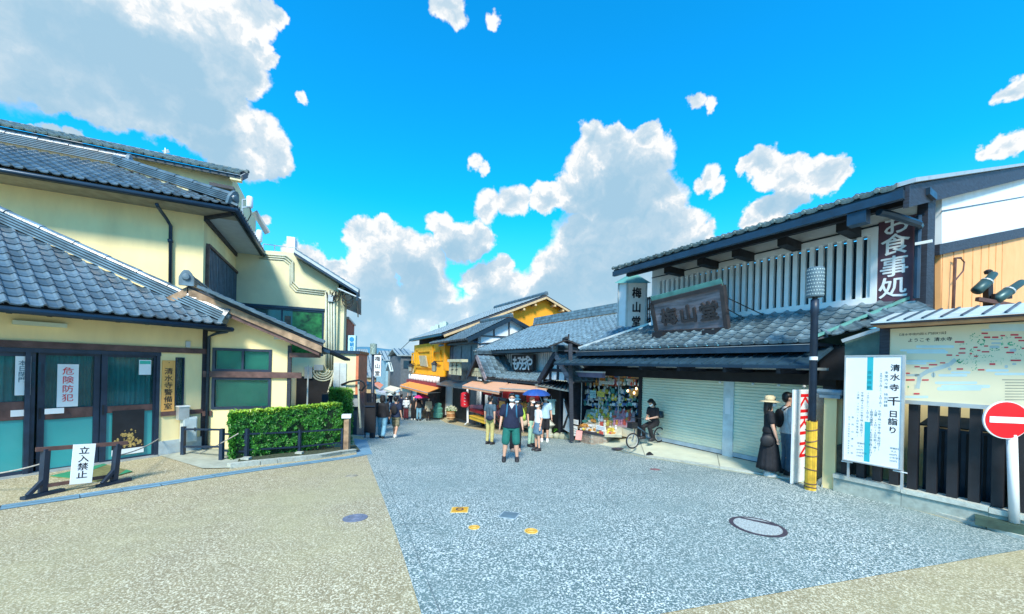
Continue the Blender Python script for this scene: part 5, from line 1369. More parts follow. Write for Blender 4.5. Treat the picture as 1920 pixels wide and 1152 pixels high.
sE, zE = W3.l(889, 660, ED_); dR = solve_d(W3, 1003, 612, sE); zR = W3.l(1003, 612, dR)[1]; sl_ = (zR-zE)/(ED_-dR)
def mf(s, d): return W3.p(s, zE+sl_*(ED_-d), d)
MB().poly([mf(sE, ED_), mf(-5.0, ED_), mf(-5.0, dR), mf(sE, dR)]).build('roof', basem, mo)
tile_roof(mo, mf(sE, ED_+.02), W3.T, W_dir(W3, 0, sl_, -1), -5.0-sE, (ED_-dR)*math.sqrt(1+sl_**2), m_tile2, tw=.30, tl=.27, limit=0)
MB().bar(mf(sE-.03, ED_+.02)+Vector((0, 0, .0)), mf(sE-.03, dR), .12, .22).build('bargeboard', m_fascia, mo)
for k in range(3): MB().wb(W3, sE, -5.0, zR+.05+k*.17, zR+.20+k*.17, dR-.2+k*.03, dR+.16-k*.03).build('ridge', m_tile2, mo)
MB().wb(W3, sE, -5.6, zE-.16, zE-.02, ED_-.08, ED_+.02).build('fascia', m_fascia, mo)
MB().wb(W3, sE+.2, -6.2, 1.05, zE+.1, -1.0, -.8).build('wall', m_white, mo)
MB().wb(W3, -6.6, -5.9, -1.6, zE+.1, -2.9, -1.62).build('wall', m_timber, mo)
MB().wb(W3, sE+.25, -6.2, zE-.14, zE-.05, -.8, ED_-.1).build('soffit', m_black, mo)
MB().wb(W3, sE+.12, sE+.2, -2.6, zE+.1, -3, -.8).build('wall', m_white, mo)
for x0, y0, x1, y1 in ((944, 664, 961, 693), (1017, 662, 1035, 686)):
    a, b = W3.l(x0, y0, -.8), W3.l(x1, y1, -.8); f = MB()
    for q in ((a[0], b[0], b[1]-.08, b[1]), (a[0], b[0], a[1], a[1]+.08), (a[0]-.06, a[0], b[1]-.08, a[1]+.08), (b[0], b[0]+.06, b[1]-.08, a[1]+.08)): f.wb(W3, *q, -.8, -.74)
    o = f.build('window', m_lat, mo); MB().wb(W3, a[0], b[0], b[1], a[1], -.799, -.79).build('pane', MATS['dark_blue_glass'], o)
    n_ = 5
    for k in range(n_): s = lerp(a[0], b[0], (k+.5)/n_); MB().wb(W3, s-.05, s+.05, b[1], a[1], -.79, -.75).build('bar', m_lat, o)
# mid roof
a0, a1_, b0_, b1_ = W3.hit(908, 707, .45), W3.hit(1006, 716, .45), W3.hit(936, 694, -.78), W3.hit(1008, 697, -.78)
zA, zB_ = (a0.z+a1_.z)/2, (b0_.z+b1_.z)/2
sA0, sA1 = W3.l(905, 708, .45)[0], W3.l(1010, 716, .45)[0]
MB().poly([W3.p(sA0-.6, zA, .45), W3.p(sA1+.6, zA, .45), W3.p(sA1+.6, zB_, -.79), W3.p(sA0-.6, zB_, -.79)]).build('lower_roof', basem, mo)
tile_roof(mo, W3.p(sA0-.5, zA, .46), W3.T, W_dir(W3, 0, zB_-zA, -1.24), sA1-sA0+1.0, 1.4, m_tile2, tw=.28, tl=.25, limit=0, eave=True)
MB().wb(W3, sA0-.6, sA1+.6, zA-.14, zA-.02, .38, .45).build('fascia', m_fascia, mo)
def gable(apx_, fl, fr_, dF, ridge_end, name, face):
    sa, za = W3.l(*apx_, dF); s_l, zl = W3.l(*fl, dF); s_r, zr = W3.l(*fr_, dF); zf = (zl+zr)/2
    hw = max(sa-s_l, s_r-sa)*.5+min(sa-s_l, s_r-sa)*.5
    A0, A1 = W3.p(sa, za, dF), W3.p(sa, za, ridge_end)
    for sg in (-1, 1):
        F0 = W3.p(sa+sg*hw, zf, dF); V_ = (A0-F0).normalized()
        MB().obox(F0, A0-F0, A1-A0, Vector((0, 0, -.05))).build('gable_roof', basem, mo)
        tile_roof(mo, F0, -W3.N, V_, dF-ridge_end, (A0-F0).length, m_tile2, tw=.30, tl=.26, limit=40 if sg > 0 else 0, minpx=9)
        MB().bar(F0+W3.N*.03+Vector((0, 0, -.12)), A0+W3.N*.03+Vector((0, 0, -.10)), .22, .06, up=W3.N).build('bargeboard', m_timber if sg < 0 else m_oldw, mo)
    ridge(mo, A0+Vector((0, 0, .02)), A1+Vector((0, 0, .02)), m_tile2, w=.24, layers=3, cap_end='p')
    if face:
        MB().prism([W3.p(sa-hw*.8, zf, dF-.15), W3.p(sa+hw*.8, zf, dF-.15), W3.p(sa, za-.3, dF-.15)], -W3.N*.05).build('gable_wall', m_white, mo)
        for t in (-.45, 0, .45): MB().wb(W3, sa+t*hw-.05, sa+t*hw+.05, zf, za-.25-abs(t)*(za-zf), dF-.15, dF-.10).build('gable_post', m_timber, mo)
        MB().wb(W3, sa-hw*.6, sa+hw*.6, zf+.28*(za-zf), zf+.28*(za-zf)+.12, dF-.15, dF-.08).build('gable_beam', m_timber, mo)
    else: MB().prism([W3.p(sa-hw*.8, zf, dF-.5), W3.p(sa+hw*.8, zf, dF-.5), W3.p(sa, za-.3, dF-.5)], -W3.N*.05).build('gable_wall', m_black, mo)
    return sa, za, zf, hw
g1 = gable((894, 664), (874, 705), (909, 707), 1.0, -.8, 'left', False)
g2 = gable((1042, 658), (1005, 717), (1067, 707), .9, -.8, 'right', True)
for s0, z0 in ((g1[0], g1[2]),):
    mb = MB(); mb.wp(W3, 884, 690, 903, 707, .80, .86); pl = mb.build('plaque', m_tan, None); tagit(pl, 'small tan plaque with dark brush strokes in the far front gable', 'sign')
    for k in range(3):
        c_ = W3.hit(889+k*4.5, 699, .865); MB().bar(c_+Vector((0, 0, -.18)), c_+Vector((.05, 0, .2)), .05, .02).build('brush_stroke', m_ink, pl); MB().bar(c_+Vector((-.1, 0, .05)), c_+Vector((.1, 0, .1)), .04, .02).build('brush_stroke', m_ink, pl)
ms = MB(); ms.wp(W3, 960, 666, 999, 695, -.50, -.38); ms = ms.build('shop_sign', M('black_lacquer', (.015, .015, .02), .4)); tagit(ms, 'black signboard with white brush script over the tiled souvenir shop', 'sign')
a, b = W3.l(963, 680, -.38), W3.l(996, 680, -.38)
for k, ch in enumerate('もみぢや'):
    s = lerp(a[0], b[0], (k+.5)/4); text(ch, W3.p(s, (W3.l(980, 681, -.38)[1]), -.375), W3.T, (0, 0, 1), W3.N, .78, m_metalw, ms, bold=.03, depth=0, sx=.95)
mb = MB(); mb.wp(W3, 966, 695, 994, 699, -.55, -.3); mb.build('support', m_black, ms)
# ground-floor: black posts, dark interior, red trim
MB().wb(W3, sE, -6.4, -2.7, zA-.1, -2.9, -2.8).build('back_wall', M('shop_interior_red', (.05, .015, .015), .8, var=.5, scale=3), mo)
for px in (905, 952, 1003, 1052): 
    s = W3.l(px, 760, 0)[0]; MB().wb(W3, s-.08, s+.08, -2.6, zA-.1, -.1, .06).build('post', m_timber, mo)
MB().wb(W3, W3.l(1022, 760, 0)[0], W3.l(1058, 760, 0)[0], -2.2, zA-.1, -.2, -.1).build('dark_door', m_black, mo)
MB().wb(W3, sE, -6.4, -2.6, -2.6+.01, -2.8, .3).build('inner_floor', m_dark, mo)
def awning(pts, dd, label, mat, thick=.03, W=W3, valance=.12, group=None):
    """pts: outer-left, inner-left, inner-right, outer-right (pixels); dd: depths d for each"""
    P = [W.hit(x, y, d) for (x, y), d in zip(pts, dd)]
    t = thing('awning', label, 'awning', P[1], group)
    MB().prism(P, Vector((0, 0, -thick))).build('cloth', mat, t)
    MB().obox(P[0]+Vector((0, 0, -thick)), P[3]-P[0], W.N*.01, Vector((0, 0, -valance))).build('valance', mat, t)
    MB().tube([P[0]+Vector((0, 0, -.04)), P[3]+Vector((0, 0, -.04))], .025, 6).build('front_bar', m_steel, t)
    for i, j in ((0, 1), (3, 2)): MB().tube([P[i]+Vector((0, 0, -.05)), P[j]+Vector((0, 0, -.35))], .018, 5).build('arm', m_steel, t)
    return t
awning([(867, 723), (889, 713), (953, 718), (936, 734)], [1.6, .5, .5, 1.6], 'peach awning over the far half of the tiled souvenir shop', m_peach)
awning([(937, 727), (955, 719), (1030, 727), (1024, 731)], [1.5, .5, .5, 1.2], 'peach awning over the near half of the tiled souvenir shop', m_peach)
# shingled porch
P = [W3.hit(1003, 721, .9), W3.hit(1029, 714, .0), W3.hit(1070, 718, .0), W3.hit(1068, 733, .9)]
MB().prism(P, Vector((0, 0, -.05))).build('porch_roof', M('grey_shingle', (.22, .27, .26), .7, var=.2), mo)
for k in range(9):
    q0_, q1_ = P[0].lerp(P[3], k/9), P[1].lerp(P[2], k/9); MB().bar(q0_+Vector((0, 0, .02)), q1_+Vector((0, 0, .02)), .05, .05).build('batten', m_timber, mo)
# white and black crossed panel
cx_ = thing('crossed_panel', 'white leaning panel with a black timber cross beside the souvenir stall', 'panel', W3.hit(1064, 810, .5))
P = [W3.hit(1058, 748, .4), W3.hit(1073, 800, .6), W3.hit(1073, 814, .6), W3.hit(1057, 804, .4)]
MB().prism(P, W3.N*.04).build('panel', m_metalw, cx_)
MB().bar(W3.hit(1057, 803, .5), W3.hit(1072, 762, .6), .10, .04).build('cross_bar', m_black, cx_); MB().bar(W3.hit(1060, 752, .5), W3.hit(1073, 797, .65), .10, .04).build('cross_bar', m_black, cx_)
# lamp with a little roof
lr = thing('roofed_lamp', 'old wooden lamp post with a small pitched roof beside the souvenir stall', 'street lamp', G(1072, 822))
yl = 13.2; A = at(1070, 782, yl); B = at(1069, 645, yl)
MB().bar(at(1072, 828, yl), B, .13, .13).build('post', m_timber, lr)
rc = at(1063, 640, yl); w2 = at(1093, 650, yl).x-rc.x
for sg in (-1, 1): MB().prism([rc+Vector((0, 0, .08)), rc+Vector((sg*w2*1.05, 0, -.16)), rc+Vector((sg*w2*1.05, 0, -.22)), rc+Vector((0, 0, .02))], Vector((0, .9, 0))).build('roof', m_black, lr)
MB().box(rc+Vector((0, .4, .12)), .12, .9, .08).build('ridge', m_black, lr); MB().tube([rc+Vector((.1, .3, .1)), rc+Vector((.1, .3, .28))], .03, 6).build('finial', m_black, lr)
MB().bar(B+Vector((-.2, 0, -.25)), B+Vector((.4, 0, -.25)), .06, .06).build('bracket', m_timber, lr)
# ---- dark two-storey house
dh = thing('dark_house', 'dark blue-black two-storey house with white gable panels behind the tiled shop', 'house', W3.hit(896, 700, -.3))
DD = -.3
sC, _ = W3.l(896, 650, DD); Pc = W3.p(sC, 0, DD); Wd = Wall(Pc.x, Pc.y, 60)
s_far = W3.l(829, 660, DD)[0]
zt = Wd.l(880, 632, 0)[1]
ape_ = Wd.hit(954, 596, 0); ftR = Wd.hit(994, 618, 0); ftL = Wd.hit(880, 632, 0)
mb = MB(); mb.prism([Wd.p(0, -2.5, 0), Wd.p(Wd.l(994, 618)[0], -2.5, 0), ftR, ape_, Vector((Pc.x, Pc.y, ftL.z))], -Wd.N*.1); mb.build('gable_wall', m_white, dh)
for x0, y0, x1, y1 in ((926, 612, 926, 632), (954, 600, 954, 632), (898, 630, 960, 632), (897, 645, 960, 640)):
    MB().bar(Wd.hit(x0, y0, .02), Wd.hit(x1, y1, .02), .13, .06).build('gable_timber', m_timber, dh)
MB().bar(Wd.hit(897, 655, .03), Wd.hit(990, 618, .03), .22, .1).build('sloping_beam', m_fascia, dh)
dirT = -W3.T*(sC-s_far)
ov = Wd.N*.35
for a_, b_, sg in ((ftL, ape_, 1), (ftR, ape_, -1)):
    e = a_+(a_-b_).normalized()*.3
    MB().obox(e+ov, b_-e, dirT*1.05-ov, Vector((0, 0, -.08))).build('roof', basem, dh)
    MB().bar(e+ov+Vector((0, 0, -.1)), b_+ov+Vector((0, 0, -.1)), .25, .08, up=Wd.N).build('bargeboard', m_fascia, dh)
    if sg == 1: tile_roof(dh, e+dirT*1.05, W3.T, b_-e, (dirT.length*1.05+.35), (b_-e).length, m_tile2, tw=.34, tl=.32, limit=0, eave=True)
ridge(dh, ape_+ov+Vector((0, 0, .02)), ape_+dirT+Vector((0, 0, .02)), m_tile2, w=.3, layers=3)
MB().wb(W3, s_far, sC, -3, zt+.2, DD-.2, DD).build('front_wall', m_gutter, dh)
for x0, y0, x1, y1, nn_ in ((836, 652, 884, 697, 3), (845, 634, 889, 642, 3)):
    a, b = W3.l(x0, y0, DD), W3.l(x1, y1, DD)
    for k in range(nn_):
        sa, sb = lerp(a[0], b[0], k/nn_), lerp(a[0], b[0], (k+.92)/nn_)
        MB().wb(W3, sa, sb, b[1] if nn_ else 0, lerp(a[1], W3.l(x1, y0-3, DD)[1], .5), DD, DD+.03).build('shutter_panel', MATS['blue_grey_shutter'], dh)
MB().wb(W3, s_far, sC, W3.l(850, 647, DD)[1]-.05, W3.l(850, 647, DD)[1]+.08, DD, DD+.3).build('ledge', m_gutter, dh)
mb = MB(); P = [W3.hit(818, 720, .8), W3.hit(836, 713, -.2), W3.hit(876, 716, -.2), W3.hit(872, 728, .8)]; MB().prism(P, Vector((0, 0, -.08))).build('porch_roof', m_canopy, dh)
mb = MB(); mb.wp(W3, 843, 724, 880, 792, DD-.1, DD+.02); mb.build('opening', m_black, dh)
mb = MB(); mb.wp(W3, 826, 723, 846, 782, DD+.02, DD+.1); mb.build('white_door', m_white, dh)
tb = thing('tan_signboard', 'tan signboard with a little roof on the porch of the dark house', 'sign', W3.hit(852, 705, .3))
mb = MB(); mb.wp(W3, 842, 678, 863, 704, .25, .33); mb.build('panel', m_tan, tb)
mb = MB(); mb.wp(W3, 839, 674, 865, 679, .1, .55); mb.build('roof', m_tan, tb); mb = MB(); mb.wp(W3, 846, 704, 860, 713, .2, .35); mb.build('support', m_black, tb)
for k in range(2):
    c_ = W3.hit(848+k*8, 691, .335)
    for a_, b_ in (((0, .35), (0, -.4)), ((-.22, .15), (.22, .2)), ((-.25, -.1), (.25, -.05))): MB().bar(c_+W3.T*a_[0]+Vector((0, 0, a_[1])), c_+W3.T*b_[0]+Vector((0, 0, b_[1])), .06, .02).build('brush_stroke', m_ink, tb)
# ---- ochre building with the yellow street front
Lp = at(827, 626, 27.0); W10 = Wall(Lp.x, Lp.y, -30); W11 = Wall(Lp.x, Lp.y, 60)
ob = thing('ochre_building', 'large ochre building with a long grey roof and a bright yellow panelled street front', 'building', W10.p(-3, -2.5, -2))
apO, ftO = W11.hit(1017, 556, 0), W11.hit(1090, 600, 0)
fs = W10.l(768, 637, 0)[0]
MB().prism([W11.p(.3, 1.2, 0), Vector((ftO.x, ftO.y, 1.2)), ftO, apO, W11.p(.3, Lp.z+.0, 0)], -W11.N*.15).build('gable_wall', m_ochre, ob)
ovv = W11.N*.6; dT = -W10.T*abs(fs)
MB().obox(Lp+ovv, apO-Lp, dT-ovv, Vector((0, 0, -.12))).build('roof', basem, ob)
MB().obox(ftO+ovv, apO-ftO, dT-ovv, Vector((0, 0, -.12))).build('roof', basem, ob)
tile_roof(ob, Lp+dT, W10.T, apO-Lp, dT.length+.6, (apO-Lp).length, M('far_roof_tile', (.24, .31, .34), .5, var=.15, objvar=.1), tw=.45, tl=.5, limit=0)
m_straw = M('straw_timber', (.62, .45, .25), .7)
for a_ in (Lp, ftO):
    MB().bar(a_+ovv+Vector((0, 0, -.2)), apO+ovv+Vector((0, 0, -.2)), .16, .08, up=W11.N).build('bargeboard', m_straw, ob)
    n_ = 8 if a_ is Lp else 5
    for k in range(1, n_): c_ = a_.lerp(apO, k/n_)+Vector((0, 0, -.35)); MB().obox(c_, W11.N*.6, W11.T*.16, Vector((0, 0, -.16))).build('purlin_end', m_straw, ob)
ridge(ob, apO+ovv+Vector((0, 0, .05)), apO+dT+Vector((0, 0, .05)), m_tile, w=.4, layers=3, r=.12)
yz1, yz0 = W10.l(828, 641, -.5)[1], W10.l(828, 704, -.5)[1]
MB().wb(W10, fs, .2, yz1-.1, Lp.z, -1.2, -.9).build('wall', m_dark, ob)
MB().wb(W10, fs-.1, .2, Lp.z-.15, Lp.z+.0, -.3, .05).build('fascia', m_gutter, ob)
ys0, ys1 = W10.l(776, 680, -.5)[0], W10.l(832, 680, -.5)[0]
MB().wb(W10, ys0, ys1, yz0, yz1, -.8, -.5).build('yellow_front', m_yellow, ob)
def yrect(x0, y0, x1, y1, w):
    a, b = W10.l(x0, y0, -.5), W10.l(x1, y1, -.5); s0, s1, z0, z1 = a[0], b[0], b[1], a[1]; f = MB()
    f.wb(W10, s0, s1, z1-w, z1, -.5, -.38); f.wb(W10, s0, s1, z0, z0+w, -.5, -.38); f.wb(W10, s0, s0+w, z0+w, z1-w, -.5, -.38); f.wb(W10, s1-w, s1, z0+w, z1-w, -.5, -.38)
    f.build('moulding', M('yellow_moulding', (.74, .38, .01), .8), ob)
yrect(781, 652, 812, 691, .28); yrect(785, 657, 809, 688, .2); yrect(815, 658, 827, 684, .15); yrect(774, 662, 778, 684, .12)
ysn = MB().prism([W10.hit(785, 667, -.05), W10.hit(797, 667, -.05), W10.hit(801, 688, -.3), W10.hit(788, 686, -.3)], W10.N*-.1).build('tilted_sign', m_tan); tagit(ysn, 'pale tilted signboard on the bright yellow shop front', 'sign')
MB().wb(W10, ys0, ys1+.1, yz0-.12, yz0, -.8, -.2).build('ledge', m_ochre, ob)
MB().wb(W10, ys0-.2, ys1+.2, yz0-.9, yz0-.62, -.8, .1).build('red_band', M('dark_red_trim', (.25, .02, .03), .6), ob)
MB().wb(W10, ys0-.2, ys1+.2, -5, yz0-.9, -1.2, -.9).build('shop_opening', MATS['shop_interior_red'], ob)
MB().wb(W10, ys1-.5, ys1+.2, -5, yz0-.1, -.9, -.2).build('side_pier', m_dark, ob)
for k in range(11):
    s = lerp(ys0+.25, ys1-.1, k/10); c_ = W10.p(s, yz0-.60, -.15)
    o = MB().lathe(c_, [(.08, 0), (.16, .05), (.17, .25), (.16, .45), (.08, .5)], 10).build('paper_lantern', m_metalw, smooth=True)
    MB().lathe(c_+Vector((0, 0, .5)), [(.09, 0), (.09, .03)], 8).build('lantern_cap', m_black, o)
    tagit(o, 'white paper lantern in the row beneath the yellow shop front', 'lantern', 'paper lanterns in a row under the yellow front')
for px, lab in ((814, 'black iron lantern at the near end of the yellow front'), (770, 'black iron lantern at the far end of the yellow front')):
    c_ = at(px, 697, 26.0 if px > 800 else 34); t = thing('iron_lantern', lab, 'lantern', c_)
    k_s = 1.0 if px > 800 else 1.3
    MB().lathe(c_, [(.10*k_s, -.02), (.16*k_s, .05), (.18*k_s, .5), (.1*k_s, .52)], 6).build('body', M('lantern_glass', (.25, .28, .25), .4), t)
    MB().lathe(c_+Vector((0, 0, .5)), [(.26*k_s, 0), (.12*k_s, .16), (.02, .26)], 6).build('cap', m_black, t)
    MB().bar(c_+Vector((0, 0, .7)), c_+Vector((.5, .5, .75)), .05, .05).build('arm', m_black, t)
awning([(750, 722), (769, 715.5), (826, 727), (802, 736)], [1.8, .0, .0, 1.8], 'bright orange awning under the yellow shop front', m_orangeaw, W=W10, thick=.05)
for px, py, w_, h_ in ((803, 616, 9, 8), (812, 614, 6, 10), (820, 611, 6, 11), (826, 608, 7, 10)):
    y_ = 44; a = at(px, py, y_); MB_o = MB().box(a+Vector((w_*y_/1400, 2, -h_*y_/1400*.4)), w_*y_/700, 1.5, h_*y_/700*1.9)
    tagit(MB_o.build('rooftop_tank', M('pale_green_tank', (.45, .60, .56), .6)), 'pale green rooftop tank beyond the long grey roof', 'tank', 'rooftop tanks beyond the long grey roof')
# ---- houses and awnings at the bottom of the street
def house(name, label, x0, x1, yt, yb, Y, deep, wall, roofm, cat='house', rise=.0, over=.25, flatroof=False, tilt=0.0, group=None):
    a, b = at(x0, yt, Y), at(x1, yb, Y); zt_ = a.z; zb_ = min(b.z, gz(a.x, Y)-.3)
    t = thing(name, label, cat, (a.x, Y, zb_), group)
    MB().obox((a.x, Y, zb_), (b.x-a.x, 0, 0), (-.5*deep, .85*deep, 0), (0, 0, zt_-zb_)).build('wall', wall, t)
    if flatroof: MB().obox((a.x-over, Y-over, zt_), (b.x-a.x+2*over, 0, 0), (-.5*deep, .85*deep, 0), (0, 0, .2)).build('roof', roofm, t)
    else:
        r_ = MB(); p = Vector((a.x-over, Y-over, zt_-.05)); w_ = Vector((b.x-a.x+2*over, 0, 0)); q = Vector((-.25*deep, .45*deep, rise))
        r_.obox(p, w_, q, Vector((0, 0, .12))); r_.obox(p+q, w_, Vector((q.x, q.y, -q.z)), Vector((0, 0, .12))); r_.build('roof', roofm, t)
        for k in range(int(w_.length/.5)): MB().bar(p+Vector((k*.5+.2, 0, .14)), p+q+Vector((k*.5+.2, 0, .14)), .08, .06).build('roof_rib', m_canopy, t) if k < 14 else None
    nw = max(1, int((x1-x0)/9))
    for k in range(nw):
        s = lerp(a.x, b.x, (k+.3)/nw); MB().box((s+.5, Y-.02, zt_-.9), .8, .06, .8).build('window', MATS['dark_blue_glass'], t)
    return t
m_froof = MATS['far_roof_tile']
house('red_building', 'flat reddish brown building in the distance above the street', 722, 748, 664, 690, 62, 10, MATS['red_brick_face'], m_steel, flatroof=True)
house('maroon_building', 'dark narrow building beside the distant reddish block', 714, 723, 668, 700, 58, 8, M('dark_maroon', (.12, .06, .07), .8), m_steel, flatroof=True)
house('blue_grey_house', 'plain blue-grey walled building halfway down the street', 724, 762, 676, 725, 46, 6, M('blue_grey_wall', (.25, .42, .50), .8), m_froof, rise=1.2)
house('eaved_house', 'narrow dark house with a wide grey eave next to the yellow front', 752, 772, 667, 730, 38, 5, M('dark_grey_wall', (.10, .12, .14), .8), m_froof, rise=.7, over=.3)
house('low_roof_house', 'low house with a pale grey roof below the blue-grey wall', 737, 764, 696, 735, 41, 2.5, M('grey_wall', (.3, .33, .33), .8), MATS['pale_metal_roof'], rise=.9)
house('timber_house', 'small tan timber house at the bottom of the street beyond the lamp', 684, 703, 707, 745, 40, 5, M('tan_timber', (.42, .30, .16), .8), m_froof, rise=1.2)
house('grey_roof_house', 'grey roofed house beyond the lamp down the slope', 672, 700, 690, 715, 55, 8, M('pale_grey_wall', (.45, .47, .45), .8), m_froof, rise=2.2)
house('white_wall_house', 'white walled house in the gap beside the dark base wall', 673, 686, 722, 790, 22, 6, m_white, m_froof, rise=.6)
house('far_house', 'distant grey house under the hills, left of the lamp', 673, 692, 676, 700, 95, 10, M('pale_grey_wall', (.45, .47, .45), .8), m_froof, rise=3.0)
WF = Wall(at(760, 730, 33).x, 33, -32)
awning([(720, 729), (732, 723), (752, 728), (738, 735)], [1.8, .3, .3, 1.8], 'cream awning beyond the orange one', m_creamaw, W=WF)
awning([(705, 733), (720, 729), (731, 732), (724, 738)], [1.8, .3, .3, 1.8], 'pale grey awning furthest down the street', M('grey_awning', (.50, .50, .55), .8), W=WF)
awning([(701, 719), (709, 715.5), (719, 722), (713, 728)], [1.5, .3, .3, 1.5], 'small salmon awning far down the street', M('salmon_awning', (.80, .28, .16), .8), W=WF)
mb = MB(); mb.wp(WF, 751, 725, 768, 737, .9, .95); nr = mb.build('shop_curtain', m_creamaw); tagit(nr, 'cream shop curtain with an orange scalloped top beside the orange awning', 'curtain')
for k in range(5): MB().lathe(WF.hit(753+k*3.2, 725.5, .97), [(.001, 0), (.2, 0), (.2, .01), (.001, .01)], 8, axis=WF.N).build('scallop', m_orangeaw, nr)
# distant hills
hm = MB(); hr = []
for j in range(5):
    row = []
    for i in range(90):
        x = -6500+i*150; y = 7000+j*420
        h = (260+150*mnoise.noise(Vector((x*.00045, 3.3, 0)))+60*mnoise.noise(Vector((x*.0016, 1.3, 0))))*math.sin(math.pi*j/4)**.7 if j else -60
        row.append(Vector((x, y, h-20)))
    hr.append(row)
hm.sheet(hr); hm.build('hills', M('haze_blue_forest', (.06, .20, .30), .95, var=.15, scale=.002), kind='structure', smooth=True)  # distance haze is put into the bluish base colour of the hills
# overhead wire
MB().tube([at(770, 638, 34), at(750, 657, 40), at(725, 663, 50), at(700, 665, 60)], .03, 5).build('overhead_wire', m_black)
bpy.data.objects['overhead_wire']['label'] = 'thin overhead cable running down from the long grey roof'; bpy.data.objects['overhead_wire']['category'] = 'cable'
# ================================================================== PEOPLE
m_skin = M('skin', (.62, .36, .25), .55, var=.05, scale=6)
m_hair = M('black_hair', (.012, .010, .010), .45, var=.3, scale=30, stretch=(1, 1, .2))
m_hairb = M('brown_hair', (.10, .055, .03), .5, var=.3, scale=30)
m_mask = M('white_mask', (.82, .86, .90), .8, var=.02)
m_shoe = M('black_shoe', (.02, .02, .025), .6); m_sole = M('white_sole', (.75, .75, .72), .6)
def cl(name, col, **k): return M(name, col, k.pop('rough', .85), var=k.pop('var', .12), scale=k.pop('scale', 9), bump=.25, bscale=14, **k)
def remesh(mb, name, mat, parent, vox, smooth=1):
    me = mb.mesh(name, mat, origin(parent))
    o = bpy.data.objects.new(name, me); COL.objects.link(o)
    r = o.modifiers.new('r', 'REMESH'); r.mode = 'VOXEL'; r.voxel_size = vox; r.use_smooth_shade = True
    if smooth: s = o.modifiers.new('s', 'SMOOTH'); s.iterations = 2*smooth; s.factor = .5
    dg = C.evaluated_depsgraph_get(); dg.update()
    m2 = bpy.data.meshes.new_from_object(o.evaluated_get(dg))
    m2.materials.clear(); m2.materials.append(mat); o.modifiers.clear(); o.data = m2; o.parent = parent
    m2.polygons.foreach_set('use_smooth', [True]*len(m2.polygons))
    return o
def stack(mb, rings, n=16):
    mb.loft([[Vector((cx+rx*math.cos(2*math.pi*j/n), cy+ry*math.sin(2*math.pi*j/n), z)) for j in range(n)] for z, cx, cy, rx, ry in rings]); return mb
def limb(mb, pts, rs, n=10):
    P = []; Rr = []
    pts = [Vector(p) for p in pts]
    for i in range(len(pts)-1):
        for k in range(4): P.append(pts[i].lerp(pts[i+1], k/4)); Rr.append(rs[i]+(rs[i+1]-rs[i])*k/4)
    P.append(pts[-1]); Rr.append(rs[-1]); mb.tube(P, Rr, n)
    for p, r in zip(pts, rs): mb.ell(p, r, r, r, 10, 6)
ARM = {'down': ((.205, .03, 1.13), (.235, -.03, .88)), 'wide': ((.24, .02, 1.14), (.29, -.05, .90)), 'bent': ((.215, .04, 1.12), (.12, -.20, 1.10)),
       'up': ((.22, -.03, 1.15), (.14, -.20, 1.36)), 'phone': ((.20, .02, 1.13), (.07, -.26, 1.18)), 'face': ((.2, -.1, 1.2), (.07, -.14, 1.48)), 'back': ((.22, .08, 1.15), (.22, .06, .90))}
